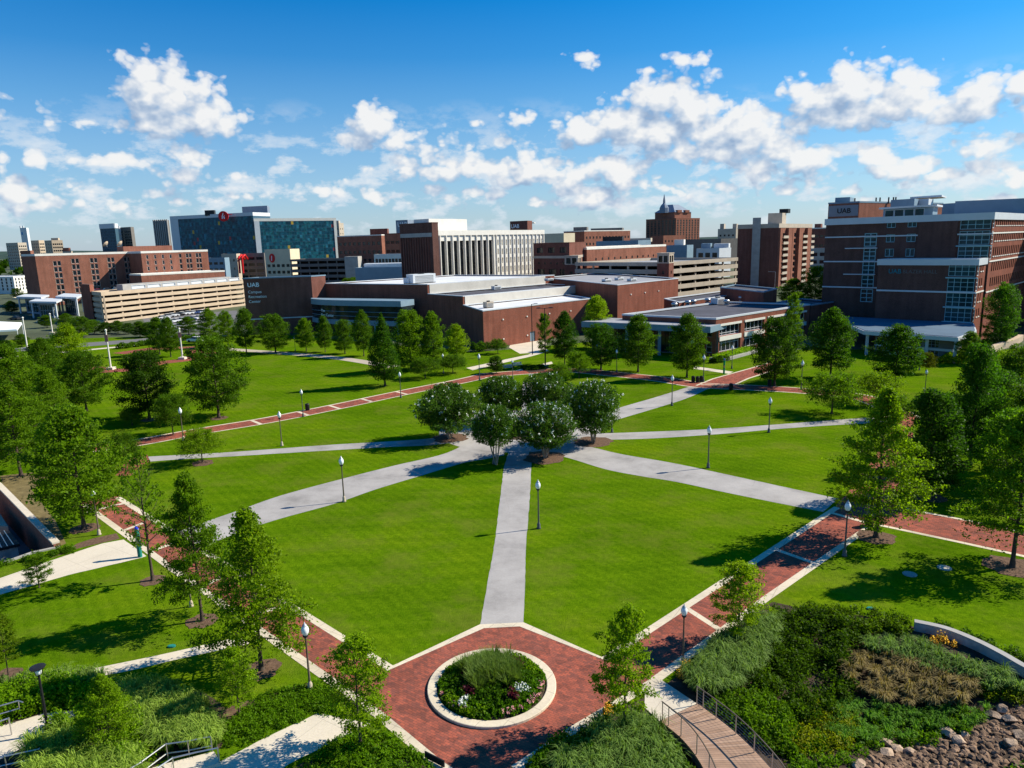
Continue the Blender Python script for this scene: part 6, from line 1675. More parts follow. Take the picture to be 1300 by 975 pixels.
# planter box with hedge at the student centre corner
o = empty("hedge_planter", G(944,456), "long planter of bright green shrubs before the student centre ribbon windows", "planter")
A_, D_ = G(918,459.5), G(962,447.5); d = (D_-A_).normalized(); n = Vector((-d.y, d.x, 0)); b = MB()
b.prism([A_.xy, D_.xy, (D_+n*3).xy, (A_+n*3).xy], .0, .55); b.build("box", MAT["conc"], o)
rng = np.random.default_rng(9); C = np.array([A_ + d*rng.uniform(.3,(D_-A_).length-.3) + n*rng.uniform(.3,2.7) + Vector((0,0,.55+rng.uniform(0,.7))) for _ in range(2600)])
s = link("shrubs", quads_mesh("shrubs", leaf_quads(rng, C, .3), MAT["leaf"], rng.uniform(.3,1,len(C))), o); s.color = (1.9,1.8,1,1)
# dark hedge left of it
def hedge(name, pts, w, h, color, label, cat="hedge", dens=260, size=.22, zf=None, seed=4, zl=0.0):
    rng = np.random.default_rng(seed); P = [p for p in pts]; out = []
    for i in range(len(P)-1):
        a, c = Vector(P[i]), Vector(P[i+1]); L = (c-a).length; m = int(dens*L*w)
        t = rng.uniform(0,1,m); u = rng.uniform(-1,1,m); q = np.array(a)[None]+t[:,None]*np.array(c-a)[None]
        nn = np.array([-(c-a).y, (c-a).x])/L; q = q[:, :2] + u[:,None]*nn*w/2*(1+.15*np.sin(t*L*2.1+seed))[:,None]
        hh = h*(.75+.25*np.sin(q[:,0]*1.7+seed)*np.cos(q[:,1]*1.9))*np.sqrt(np.clip(1-u**2*.8,0,1)); z = hh*rng.uniform(0,1,m)**.4 + (np.array([zf(*x) for x in q]) if zf else 0)
        out.append(np.column_stack([q, z]))
    C = np.concatenate(out); l = lumps(rng, 8, 1.6)
    o = link(name, quads_mesh(name, leaf_quads(rng, C, size), MAT["leaf"], np.clip(.5+.4*l(C)+rng.normal(0,.15,len(C)),0,1))); o.color = (*color, 1)
    return tag(o, label, cat)
hedge("hedge", [G(905,461).xy, G(921,457).xy], 2.2, 1.3, DK, "dark clipped hedge at the brick corner of the student centre", dens=200, size=.3)
hedge("hedge", [G(600,447).xy, G(622,444).xy], 3, 2.4, DK, "dark shrubs against the recreation centre corner", dens=120, size=.35)
hedge("hedge", [G(1205,462).xy, G(1232,448).xy, G(1258,440).xy], 4, 2.0, BR, "bright shrubs beside the residence hall canopy tip", dens=90, size=.4)
hedge("hedge", [G(150,443).xy, G(200,436).xy, G(250,430).xy], 3.0, 1.6, (.8,.9,.9), "flowering hedge along the street by the parking lot", dens=60, size=.5)
hedge("hedge", [G(664,469).xy, G(690,467).xy], 3.5, .8, DK, "low dark plants of the planting island on the brick walk", dens=120, size=.3)
hedge("hedge", [(HUB.x-3.4,HUB.y-1.5),(HUB.x,HUB.y-2.6),(HUB.x+3.4,HUB.y-1.5)], 3.4, .9, (.75,.95,.8), "low green shrubs in the round bed under the crape myrtles", dens=130, size=.26)

# cars
CARCOL = {k: plain("car_paint_"+k, c, .3, .1, var=.03, spec=.6) for k, c in dict(white=(.75,.75,.75), silver=(.42,.43,.45), red=(.42,.02,.02), blue=(.04,.08,.22), black=(.02,.02,.022)).items()}
def car_mesh(key):
    b = MB(); S = [(-2.2,.45),(-2.15,.78),(-1.3,.95),(.9,.98),(1.95,.82),(2.2,.6),(2.18,.3),(-2.15,.3)]
    for i in range(len(S)):
        p, q = S[i], S[(i+1) % len(S)]; b.quad((p[0],-.86,p[1]),(p[0],.86,p[1]),(q[0],.86,q[1]),(q[0],-.86,q[1]))
    b.poly([(x,-.86,z) for x, z in S]); b.poly([(x,.86,z) for x, z in S][::-1])
    return b.mesh("body", CARCOL[key])
CM = {k: car_mesh(k) for k in CARCOL}
b = MB(); lo = [(-1.75,-.78),(1.0,-.78),(1.0,.78),(-1.75,.78)]; hi = [(-1.2,-.62),(.25,-.62),(.25,.62),(-1.2,.62)]
for i in range(4): j = (i+1) % 4; b.quad((*lo[i],.94),(*lo[j],.94),(*hi[j],1.42),(*hi[i],1.42))
CABIN = b.mesh("windows", MAT["glass"])
CROOF = {}
for k in CARCOL: b = MB(); b.prism([Vector(p)*1.02 for p in hi], 1.40, 1.47); CROOF[k] = b.mesh("roof", CARCOL[k])
b = MB(); b.tube([(0,-.1,0),(0,.1,0)], .32, seg=12); WHEEL = b.mesh("wheel", MAT["black"])
cars = [(208,405,'white'),(214,403,'silver'),(220,402,'white'),(227,401,'black'),(233,400,'white'),(240,399,'silver'),(247,398.5,'white'),(254,398,'blue'),(260,397.5,'white'),
        (211,411,'silver'),(219,410,'white'),(226,409,'white'),(234,408,'silver'),(241,407,'blue'),(248,406,'white'),(255,405,'silver'),(215,418,'white'),(224,417,'silver'),(233,416,'white'),(242,415,'silver'),(250,413,'white'),
        (248,434,'white'),(100,408,'silver'),(55,410,'white'),(20,406,'black')]
for i, (x, y, k) in enumerate(cars):
    lab = f"{k} car parked in the rows before the tan parking deck" if i < 21 else {21:"white car on the street by the flowering hedge",22:"silver car near the blue-grey pavilion",23:"white car beside the nearest pavilion canopy",24:"black car in the street left of the pavilions"}[i]
    o = empty("parked_car", G(x,y,.012), lab, "car", f"{k} cars in the parking lot" if i < 21 else None, rz=R(48) if i < 21 else R(160))
    link("body", CM[k], o, world=False); link("windows", CABIN, o, world=False); link("roof", CROOF[k], o, world=False)
    for wx in (-1.35, 1.35):
        for wy in (-.8, .8): link("wheel", WHEEL, o, loc=(wx,wy,.32), world=False)
dc = [(117,371.2,'silver'),(126,371.8,'red'),(138,370.5,'black'),(150,369.4,'silver')]
for x, y, k in dc:
    o = empty("parked_car", G(x,y,9.85), f"{k} car on the roof of the tan parking deck"+(" at its corner" if x == 117 else ""), "car", rz=R(40))
    link("body", CM[k], o, world=False); link("windows", CABIN, o, world=False); link("roof", CROOF[k], o, world=False)
    for wx in (-1.35, 1.35):
        for wy in (-.8, .8): link("wheel", WHEEL, o, loc=(wx,wy,.32), world=False)

# ------------------------------------------------------------------ sunken court on the left
def court_wall():
    o = empty("retaining_wall", G(38,655), "brick retaining wall with a pale stone cap above the sunken court", "wall")
    P = [G(-160,525).xy, G(2,619).xy, G(76,694).xy]
    def off(e): 
        out = []
        for i, p in enumerate(P):
            d = (P[min(i+1,2)]-P[max(i-1,0)]).normalized(); out.append(p + Vector((d.y,-d.x))*e)
        return out
    a, c = off(.02), off(.42)
    b = MB()
    for i in (0, 1): b.quad((*c[i],-3.2),(*c[i+1],-3.2),(*c[i+1],.35),(*c[i],.35)); b.quad((*a[i+1],-.05),(*a[i],-.05),(*a[i],.35),(*a[i+1],.35))
    b.quad((*a[2],-3.2),(*a[2],.35),(*c[2],.35),(*c[2],-3.2))
    b.build("brick_face", MAT["brick3"], o)
    a, c = off(-.06), off(.5); b = MB()
    for i in (0, 1):
        b.quad((*a[i],.5),(*c[i],.5),(*c[i+1],.5),(*a[i+1],.5)); b.quad((*c[i],.352),(*c[i+1],.352),(*c[i+1],.5),(*c[i],.5)); b.quad((*a[i+1],.352),(*a[i],.352),(*a[i],.5),(*a[i+1],.5))
    b.quad((*a[2],.352),(*a[2],.5),(*c[2],.5),(*c[2],.352)); b.build("cap", MAT["cream"], o)
    o2 = empty("retaining_wall", G(20,712), "low front wall of the sunken court beside the left concrete walk", "wall")
    Q = [G(76,694).xy, G(40,702).xy, G(0,716).xy, G(-160,760).xy]; b = MB()
    for i in range(3):
        dd = (Q[i+1]-Q[i]).normalized(); nn = Vector((dd.y,-dd.x))*.3
        b.quad((*Q[i],-3.2),(*Q[i+1],-3.2),(*Q[i+1],.12),(*Q[i],.12)); b.quad((*(Q[i+1]-nn),-.05),(*(Q[i]-nn),-.05),(*(Q[i]-nn),.12),(*(Q[i+1]-nn),.12)); b.quad((*Q[i],.12),(*Q[i+1],.12),(*(Q[i+1]-nn),.12),(*(Q[i]-nn),.12))
    b.build("stone_face", MAT["conc"], o2)
    # flat-roofed shed standing in the court
    s = empty("court_shed", G(0,690,-1), "small shed with dark standing-seam roof in the sunken court", "shed")
    zr = -.7
    A, B_, C, D = [G(*p, zr) for p in ((-60,660),(0,655),(25,688),(-60,715))]
    A, B_, C, D = [G(*p, zr) for p in ((-70,672),(12,674),(25,690),(-70,712))]
    b = MB(); b.prism([p.xy for p in (D, C, B_, A)], zr-.25, zr); b.build("roof", MAT["dmetal"], s)
    b = MB()
    for i in range(1, 12):
        t = i/12; p, q = D.lerp(C, t), A.lerp(B_, t); b.tube([(p.x,p.y,zr+.02),(q.x,q.y,zr+.02)], .04, seg=4)
    b.build("seam", MAT["steel"], s)
    cx = (A+C)/2; W_ = [cx+(p-cx)*.93 for p in (D, C, B_, A)]
    b = MB(); b.prism([p.xy for p in W_], -3.19, zr-.25); b.build("wall", MAT["stone"], s)
    k = empty("court_planter", G(0,655,-1.5), "tan topped block wall in the sunken court behind the shed", "wall")
    q = [G(*p, -1.5).xy for p in ((-80,662),(-10,664),(14,676),(-60,640))]
    q = [G(-70,668,-1.0).xy, G(10,668,-1.0).xy, G(0,652,-1.0).xy, G(-70,640,-1.0).xy]
    b = MB(); b.prism(q, -3.18, -1.0); b.build("block", MAT["tan"], k)
court_wall()

# ------------------------------------------------------------------ boardwalk over the planted hollow
def boardwalk():
    o = empty("boardwalk", G(900,930), "curved timber boardwalk leading off the right side of the brick plaza", "boardwalk")
    Lp = [G(*p).xy for p in curve([(838,915.5),(867,940),(889,969),(906,1005),(915,1045)], 5)]
    Rp = [G(*p).xy for p in curve([(885.5,893.5),(933,930),(972,969),(1000,1005),(1020,1045)], 5)]
    n = min(len(Lp), len(Rp)); me = bpy.data.meshes.new("deck"); V, F, UV = [], [], []
    acc = 0; zt, zb = .03, -.16
    for i in range(n):
        if i: acc += ((Lp[i]+Rp[i])/2-(Lp[i-1]+Rp[i-1])/2).length
        w = (Rp[i]-Lp[i]).length
        V += [(*Lp[i],zt),(*Rp[i],zt),(*Lp[i],zb),(*Rp[i],zb)]; UV += [(0,acc),(w,acc),(0,acc),(w,acc)]
    for i in range(n-1):
        a, c = 4*i, 4*i+4; F += [(a,a+1,c+1,c),(a+2,c+2,c+3,a+3),(a,c,c+2,a+2),(a+1,a+3,c+3,c+1)]
    me.from_pydata(V, [], F); uv = me.uv_layers.new(name="UVMap")
    for l in me.loops: uv.data[l.index].uv = UV[l.vertex_index]
    me.materials.append(MAT["deck"]); link("deck", me, o)
    for P in (Lp, Rp):
        b = MB(); b.tube([(*p,-.22) for p in P[:n]], .12, seg=4); b.build("beam", MAT["bark"], o)
    for i in range(3, n, 5):
        for P in (Lp, Rp):
            q = MB(); q.tube([(*P[i],-2.4),(*P[i],-.3)], .12, seg=6); q.build("pile", MAT["bark"], o)
    for P, nm, s_, lab in ((Lp, "boardwalk_railing", 1, "steel railing on the plaza side of the curved boardwalk"), (Rp, "boardwalk_railing", -1, "steel railing on the garden side of the curved boardwalk")):
        r = empty(nm, (*P[0], 0), lab, "railing", "railings of the boardwalk")
        pts = []
        for i in range(n):
            c = (Lp[i]+Rp[i])/2; pts.append(P[i] + (c-P[i]).normalized()*.10)
        # even posts
        seg = [0]
        for i in range(1, n): seg.append(seg[-1]+(pts[i]-pts[i-1]).length)
        def at(s):
            for i in range(1, n):
                if seg[i] >= s: t = (s-seg[i-1])/(seg[i]-seg[i-1]); return pts[i-1].lerp(pts[i], t)
            return pts[-1]
        s = .05
        while s < seg[-1]:
            p = at(s); b = MB(); b.tube([(*p,.03),(*p,1.08)], .028, seg=6); b.build("post", MAT["steel"], r); s += 1.35
        p = at(.5); b = MB(); b.tube([(*p,.03),(*p,1.08)], .028, seg=6); b.build("post", MAT["steel"], r)
        b = MB(); b.tube([(*q,1.08) for q in pts], .035, seg=6); b.build("handrail", MAT["bronze"], r)
        for z in (.2,.37,.54,.71,.88):
            b = MB(); b.tube([(*q,z) for q in pts], .006, seg=3); b.build("cable", MAT["steel"], r)
boardwalk()

# ------------------------------------------------------------------ steps and railings at lower left
def railing(label, lines, posts, hgt=1.0, mat="steel"):
    """lines: pixel polylines of the handrails' feet with heights; posts: feet"""
    o = empty("handrail", G(*posts[0]), label, "railing", "steel handrails at lower left")
    for pts, z in lines:
        b = MB(); b.tube([tuple(G(*p[:2]) + Vector((0,0,z))) for p in pts], .035, seg=6); b.build("rail", MAT[mat], o)
    for p in posts:
        g = G(*p); b = MB(); b.tube([tuple(g), (g.x,g.y,hgt)], .03, seg=6); b.build("post", MAT[mat], o)
    return o
railing("steel handrail between the shrubs and the upper concrete path at the left edge", [([(-40,925),(0,919),(27,911),(33,913)],1.0),([(-40,925),(0,919),(27,911)],.55)], [(27,911),(0,919),(-30,924)])
railing("short steel handrail at the near side of the concrete path at the left edge", [([(-40,948),(0,938),(14,933)],.95),([(-40,948),(0,938)],.5)], [(15,933),(-15,942)])
railing("low steel rail at the bottom left corner of the photo", [([(-40,993),(0,985),(54,973)],.95),([(-40,993),(0,985),(54,973)],.5)], [(54,973),(10,983)])
railing("steel stair rail on the garden side of the concrete steps", [([(150,1010),(180,992),(213,967),(240,963),(270,957)],.95),([(150,1010),(180,992),(213,967),(240,963),(270,957)],.45)], [(214,967),(241,963),(270,957),(183,990)])
railing("steel stair rail on the open side of the concrete steps", [([(170,1015),(200,1000),(222,985),(250,978),(279,972)],.95)], [(222,985),(279,972),(198,1001)])
o = empty("concrete_steps", G(240,972), "concrete steps and landing between two steel rails at the bottom edge", "steps")
A, B_, C, D = [G(*p).xy for p in ((205,975),(272,958),(281,972),(222,990))]
b = MB(); b.prism([D, C, B_, A] if True else [], .005, .18); b.build("landing", MAT["cream"], o)
d = (A-B_).normalized()
for i in range(4):
    b = MB(); q = [A+d*.38*i, A+d*.38*(i+1), D+d*.38*(i+1), D+d*.38*i]; b.prism(q[::-1] if True else q, -.4, .14-.13*i if i < 2 else -.12-.02*i); b.build("tread", MAT["cream"], o)

# ------------------------------------------------------------------ curved stone wall, right garden
def stone_wall():
    o = empty("stone_wall", GS(1215,815), "low curved stone wall holding the lawn above the right garden", "wall")
    P = [G(*p).xy for p in curve([(1160,797),(1200,806),(1240,822),(1275,840),(1310,860),(1400,905)], 4)]; b = MB(); c = MB(); n = len(P)
    I, O = [], []
    for i in range(n):
        d = (P[min(i+1,n-1)]-P[max(i-1,0)]).normalized(); q = Vector((d.y,-d.x)); I.append(P[i]-q*.02); O.append(P[i]+q*.38)
    for i in range(n-1):
        b.quad((*O[i],-1.6),(*O[i+1],-1.6),(*O[i+1],.46),(*O[i],.46)); b.quad((*I[i+1],-.3),(*I[i],-.3),(*I[i],.46),(*I[i+1],.46))
        c.quad((*O[i],.58),(*O[i+1],.58),(*I[i+1],.58),(*I[i],.58)); c.quad((*O[i],.462),(*O[i+1],.462),(*O[i+1],.58),(*O[i],.58)); c.quad((*I[i+1],.462),(*I[i],.462),(*I[i],.58),(*I[i+1],.58))
    b.quad((*I[0],-1.6),(*O[0],-1.6),(*O[0],.46),(*I[0],.46)); c.quad((*I[0],.462),(*O[0],.462),(*O[0],.58),(*I[0],.58))
    b.build("face", MAT["stone"], o); c.build("coping", MAT["conc"], o)
stone_wall()
# pale curved garden wall at the right edge, far
o = empty("garden_wall", G(1265,437), "pale curved stone wall between the shrubs at the right edge", "wall")
P = [G(*p).xy for p in curve([(1245,462),(1252,450),(1266,443),(1282,438),(1292,432)], 4)]; b = MB()
for i in range(len(P)-1):
    dd = (P[i+1]-P[i]).normalized(); nn = Vector((dd.y,-dd.x))*1.0
    b.prism([P[i], P[i]+nn, P[i+1]+nn, P[i+1]][::-1], 0, 1.3)
b.build("wall", MAT["tan"], o)
# utility covers on the lawn
for x, y, lab in ((1155,729,"grey round utility cover in the tree shadow on the right lawn"),(1199,721,"pale round utility cover on the sunny right lawn")):
    g = G(x, y); o = empty("utility_cover", g, lab, "utility cover"); b = MB(); b.lathe([(.42,0),(.42,.04),(.38,.05),(0,.05)], 20); b.build("lid", MAT["conc" if x == 1155 else "cream"], o, world=False); b = MB(); b.lathe([(.48,.0),(.48,.025),(.425,.025)], 20); b.build("collar", MAT["conc"], o, world=False)  # cream lid paints sunshine into the colour of the second cover
for x, y, lab in ((1105,773,"small blue-green irrigation box at the top of the right garden"),(218,821,"small blue-green irrigation box on the left lawn")):
    g = G(x, y); o = empty("irrigation_box", g, lab, "utility box"); b = MB(); b.prism([Vector((.25*math.cos(t), .17*math.sin(t))) for t in [2*math.pi*i/12 for i in range(12)]], 0, .08); b.build("body", MAT["teal"], o, world=False); b = MB(); b.prism([Vector((.2*math.cos(t), .13*math.sin(t))) for t in [2*math.pi*i/12 for i in range(12)]], .08, .1); b.build("lid", MAT["teal"], o, world=False)

# ------------------------------------------------------------------ planting
def inpoly(rng, px, n, fn=GS):
    """n random places inside a pixel outline, on the ground"""
    P = [fn(*p).xy for p in px]; x0, x1 = min(p.x for p in P), max(p.x for p in P); y0, y1 = min(p.y for p in P), max(p.y for p in P); out = []
    while len(out) < n:
        x, y = rng.uniform(x0, x1), rng.uniform(y0, y1)
        if pip(x, y, P): out.append((x, y, swale_z(x, y)))
    return np.array(out)
def tufts(name, px, n, h, blades, mat, color, seed, w=.018, spread=.55, tall=.25, lean=None):
    rng = np.random.default_rng(seed); C = inpoly(rng, px, n); out = []; tint = []
    for c in C:
        k = blades; a = rng.uniform(0, 6.283, k); hh = h*rng.uniform(1-tall*2, 1+tall, k)*rng.uniform(.75,1.15); ln = rng.uniform(.25, 1.0, k)*spread*hh
        r0 = rng.uniform(0,.12,k); d = np.stack([np.cos(a), np.sin(a)], 1)
        if lean is not None: d = d + np.array(lean)*.6
        s = np.stack([-d[:,1], d[:,0], np.zeros(k)], 1)*w
        b0 = np.column_stack([c[0]+d[:,0]*r0, c[1]+d[:,1]*r0, np.full(k, c[2])]); D = np.column_stack([d, np.zeros(k)])
        p1 = b0 + D*ln[:,None]*.3 + np.array([0,0,1])*(hh*.55)[:,None]; p2 = b0 + D*ln[:,None]*.75 + np.array([0,0,1])*(hh*.92)[:,None]; p3 = b0 + D*ln[:,None]*1.35 + np.array([0,0,1])*(hh*.84)[:,None]
        for (q, r, s0, s1) in ((b0,p1,1,1),(p1,p2,1,.8),(p2,p3,.8,.15)): out.append(np.stack([q-s*s0, q+s*s0, r+s*s1, r-s*s1], 1))
        tt = rng.uniform(.2,.9); tint += [np.clip(tt-.25+rng.normal(0,.08,k),0,1), np.clip(tt+rng.normal(0,.08,k),0,1), np.clip(tt+.2+rng.normal(0,.1,k),0,1)]
    o = link(name, quads_mesh(name, np.concatenate(out), MAT[mat], np.concatenate(tint))); o["kind"] = "stuff"; o.color = (*color, 1); return o
def shrubs(name, px, n, r, h, leaves, color, seed, size=.16, mat="leaf", up=.5, fn=GS):
    rng = np.random.default_rng(seed); C = inpoly(rng, px, n, fn); out = []; tint = []
    for c in C:
        k = int(leaves*rng.uniform(.7,1.3)); u = rng.normal(0,1,(k,3)); u /= np.linalg.norm(u,axis=1)[:,None]; u[:,2] = np.abs(u[:,2]); q = r*rng.uniform(.6,1.25)
        lp = 1+.28*np.sin(u[:,0]*5+c[0]*3)*np.cos(u[:,1]*5+c[1]*2)
        P = c + u*np.array([q,q,h*rng.uniform(.7,1.25)])*(rng.uniform(.35,1,k)**.5*lp)[:,None]; out.append(leaf_quads(rng, P, size, up)); tint.append(np.clip(rng.uniform(.3,.75)+rng.normal(0,.16,k),0,1))
    o = link(name, quads_mesh(name, np.concatenate(out), MAT[mat], np.concatenate(tint))); o["kind"] = "stuff"; o.color = (*color, 1); return o
# right garden
tufts("ornamental_grass", [(872,868),(905,835),(945,812),(980,790),(985,825),(960,860),(925,885),(895,890)], 150, 1.05, 110, "blade", (1.0,1.12,.95), 1, lean=(-.3,-.2))
tufts("feather_grass", [(1085,838),(1150,838),(1205,856),(1245,885),(1230,900),(1150,900),(1090,890),(1072,862)], 85, .75, 130, "bladeb", (1.05,.95,.85), 2, lean=(-.4,-.25))
tufts("ornamental_grass", [(1095,815),(1150,818),(1200,838),(1290,868),(1300,885),(1250,880),(1160,848),(1105,838)], 90, .8, 80, "blade", (.95,1.1,.95), 3, lean=(-.3,-.2))
shrubs("dark_shrubs", [(955,835),(985,782),(1040,786),(1085,800),(1080,850),(1070,900),(1030,925),(985,905),(950,880)], 110, .75, .95, 330, (.62,.66,.6), 4, size=.17)
shrubs("dark_shrubs", [(1000,775),(1090,778),(1160,796),(1150,812),(1080,806),(1010,796)], 40, .6, .75, 230, (.95,.9,.7), 5, size=.16)
shrubs("green_weeds", [(1010,930),(1090,900),(1180,912),(1240,905),(1255,925),(1180,945),(1110,950),(1080,975),(1010,985)], 110, .5, .4, 120, (1.2,1.3,1.0), 6, size=.14)
shrubs("brown_weeds", [(1005,905),(1050,895),(1085,905),(1075,950),(1020,960),(985,950)], 50, .6, .6, 130, (2.2,1.35,1.2), 7, size=.13)
shrubs("green_shrubs", [(900,905),(960,880),(1010,915),(1005,960),(985,960),(945,925)], 60, .65, .8, 260, (1.1,1.15,.9), 8, size=.15)
tufts("green_weeds", [(1060,890),(1180,905),(1260,900),(1250,925),(1120,945),(1040,950)], 120, .5, 50, "blade", (.75,1.15,.5), 9)
shrubs("green_shrubs", [(1172,793),(1235,808),(1300,834),(1330,850),(1300,842),(1235,817)], 26, .4, .5, 160, (.7,.8,.8), 10, size=.14)
shrubs("brown_weeds", [(1240,878),(1290,868),(1330,885),(1300,892),(1250,893)], 16, .5, .5, 160, (1.6,1.15,1.3), 11, size=.14)
shrubs("green_shrubs", [(1335,880),(1430,905),(1430,1080),(1100,1090),(1000,1040),(1110,1005),(1240,1005),(1345,990)], 190, .8, .7, 130, (.8,.9,.8), 31, size=.2)
shrubs("green_shrubs", [(660,1010),(830,1012),(880,1090),(650,1090)], 70, .7, .8, 150, (.8,.9,.8), 32, size=.2)
# below the plaza, left of the boardwalk
tufts("ornamental_grass", [(735,945),(790,912),(830,925),(860,975),(870,1010),(760,1010),(700,985)], 130, .95, 105, "blade", (.95,1.1,.85), 12, lean=(-.2,-.2))
shrubs("dark_shrubs", [(660,990),(700,955),(745,930),(770,925),(760,960),(720,1000),(670,1010)], 70, .6, .75, 260, (.72,.9,.8), 13, size=.15)
shrubs("green_shrubs", [(800,955),(840,945),(870,975),(880,1010),(800,1010)], 50, .6, .8, 260, (.8,.85,.8), 14, size=.16)
shrubs("dark_shrubs", [(862,860),(880,845),(912,815),(925,808),(930,818),(900,845),(880,868)], 26, .5, .65, 260, (.45,.5,.6), 15, size=.15)
shrubs("yellow_flowers", [(862,858),(875,848),(880,858),(868,866)], 14, .3, .55, 70, (1,1,1), 16, size=.13, mat="yellow")
shrubs("yellow_flowers", [(1172,812),(1185,810),(1215,815),(1212,822),(1180,822)], 8, .25, .55, 40, (1,1,1), 17, size=.13, mat="yellow")
shrubs("yellow_flowers", [(765,905),(775,898),(780,904),(770,910)], 7, .25, .5, 50, (1,1,1), 18, size=.13, mat="yellow")
# left beds
GL = lambda x, y: G(x, y)
shrubs("green_shrubs", [(-20,893),(40,874),(105,868),(112,885),(100,898),(50,903),(-20,920)], 95, .6, .95, 330, (1.7,1.7,.9), 20, size=.16)
shrubs("green_shrubs", [(60,925),(110,908),(170,915),(190,945),(190,985),(110,960)], 80, .6, .95, 330, (1.8,1.75,.9), 21, size=.16)
tufts("ornamental_grass", [(160,880),(215,880),(262,905),(285,930),(275,955),(205,958),(180,930),(165,905)], 150, 1.0, 105, "blade", (1.5,1.55,.9), 22, lean=(-.3,-.2))
tufts("ornamental_grass", [(40,945),(90,935),(130,955),(185,970),(190,1010),(40,1010)], 110, .95, 100, "blade", (1.5,1.55,.8), 23, lean=(-.3,-.2))
tufts("ornamental_grass", [(-20,872),(40,866),(110,860),(150,872),(110,876),(40,880)], 60, .75, 80, "blade", (1.2,1.3,1.0), 24)
shrubs("ground_cover", [(300,905),(345,880),(395,868),(440,890),(468,905),(405,903),(330,938),(290,950),(278,925)], 210, .4, .28, 110, (1.2,1.3,.9), 25, size=.12)
shrubs("ground_cover", [(380,980),(440,935),(480,925),(540,968),(555,1000),(370,1010)], 190, .42, .34, 130, (1.3,1.4,.9), 26, size=.13)
flat("mulch", [(262,915),(300,893),(350,880),(395,866),(402,872),(350,890),(310,908),(290,930),(268,935)], .0045, MAT["mulch"])["kind"] = 'stuff'
flat("planting_bed", [(-60,893),(40,876),(110,866),(170,868),(260,880),(300,905),(280,950),(215,960),(150,1005),(-60,1005)], .0042, MAT["soil"])
flat("planting_bed", [(372,975),(470,922),(545,972),(580,1002),(360,1010)], .0042, MAT["soil"])
shrubs("green_shrubs", [(70,700),(95,694),(90,702),(30,715),(0,722),(-40,735),(-40,728)], 30, .4, .5, 120, (.9,1.0,.9), 27, size=.13)

# round flower bed
def flower_bed():
    rng = np.random.default_rng(40); o = empty("flower_bed", (RC.x, RC.y, .0), "round bed of tall grass, burgundy leaves and white and pink flowers on the plaza", "flower bed")
    b = MB(); rr = RR*.85; b.lathe([(rr,.03),(rr*.9,.14),(rr*.4,.34),(0,.4)], 32); b.build("soil", MAT["soil"], o, smooth=True, world=False)
    hz_ = lambda r: .03+.37*(1-(r/rr)**2)
    def ringpts(n, r0, r1, a0=0, a1=6.283):
        r = np.sqrt(rng.uniform(r0**2, r1**2, n)); a = rng.uniform(a0, a1, n); return np.column_stack([r*np.cos(a), r*np.sin(a), hz_(r)])
    def plants(name, C, r, h, k, size, mat, color=(1,1,1), up=.5):
        out, tint = [], []
        for c in C:
            u = rng.normal(0,1,(k,3)); u /= np.linalg.norm(u,axis=1)[:,None]; u[:,2] = np.abs(u[:,2])
            out.append(leaf_quads(rng, c + u*np.array([r,r,h])*rng.uniform(.4,1,(k,1)), size, up, .7)); tint.append(np.clip(rng.uniform(.25,.8)+rng.normal(0,.15,k),0,1))
        s = link(name, quads_mesh(name, np.concatenate(out), MAT[mat], np.concatenate(tint)), o, world=False); s["kind"] = "stuff"; s.color = (*color,1); return s
    plants("border_leaves", ringpts(330, rr*.66, rr*.96), .22, .36, 50, .13, "leaf", (.8,1.0,.7))
    plants("bright_leaves", np.concatenate([ringpts(60, rr*.72, rr*.95, .2, 1.2), ringpts(45, rr*.78, rr*.94, 3.6, 4.6)]), .22, .42, 50, .14, "leaf", (1.7,1.6,.9))
    plants("middle_leaves", ringpts(190, rr*.2, rr*.74), .28, .5, 60, .13, "leaf", (.7,.85,.8))
    for a, r, s in ((3.9,.55,.5),(5.35,.62,.55),(2.6,.55,.4),(.75,.6,.4)):
        c = np.array([[rr*r*math.cos(a), rr*r*math.sin(a), .3]]); plants("burgundy_leaves", c + rng.normal(0,.2,(7,3))*np.array([1,1,0]), .28, .55, 70, .15, "burg")
    for a, r in ((4.05,.80),(5.75,.66),(5.6,.60),(1.15,.7)):
        c = np.array([[rr*r*math.cos(a), rr*r*math.sin(a), .45]]); plants("white_flowers", c + rng.normal(0,.16,(6,3))*np.array([1,1,.3]), .2, .28, 26, .085, "bloom")
    plants("pink_flowers", np.concatenate([ringpts(34, rr*.86, rr*.95, 4.9, 6.3), ringpts(8, rr*.84, rr*.95, 3.3, 4.2)]) + np.array([0,0,.22]), .1, .14, 16, .075, "pink")
    # tall grass in the middle
    out, tint = [], []
    gp = np.column_stack([rng.normal(-.1,.9,90), rng.normal(.45,.65,90), np.full(90,.32)]); gp = gp[np.hypot(gp[:,0]+.1, gp[:,1]-.4) < rr*.62]
    for c in gp:
        k = 130; a = rng.uniform(0,6.283,k); hh = rng.uniform(.4,.8,k)*(1.2-.25*np.hypot(c[0],c[1]-.4)/rr); ln = rng.uniform(.2,1,k)*hh*.8; D = np.column_stack([np.cos(a),np.sin(a),np.zeros(k)]); s = np.column_stack([-np.sin(a),np.cos(a),np.zeros(k)])*.014
        b0 = c + D*rng.uniform(0,.1,(k,1)); p1 = b0 + D*ln[:,None]*.4 + np.array([0,0,1])*(hh*.6)[:,None]; p2 = b0 + D*ln[:,None] + np.array([0,0,1])*hh[:,None]
        out += [np.stack([b0-s,b0+s,p1+s,p1-s],1), np.stack([p1-s,p1+s,p2+s*.3,p2-s*.3],1)]; tint += [np.full(k,.25), np.clip(rng.normal(.75,.15,k),0,1)]
    s = link("tall_grass", quads_mesh("tall_grass", np.concatenate(out), MAT["blade"], np.concatenate(tint)), o, world=False); s["kind"] = "stuff"; s.color = (.75,.85,.6,1)
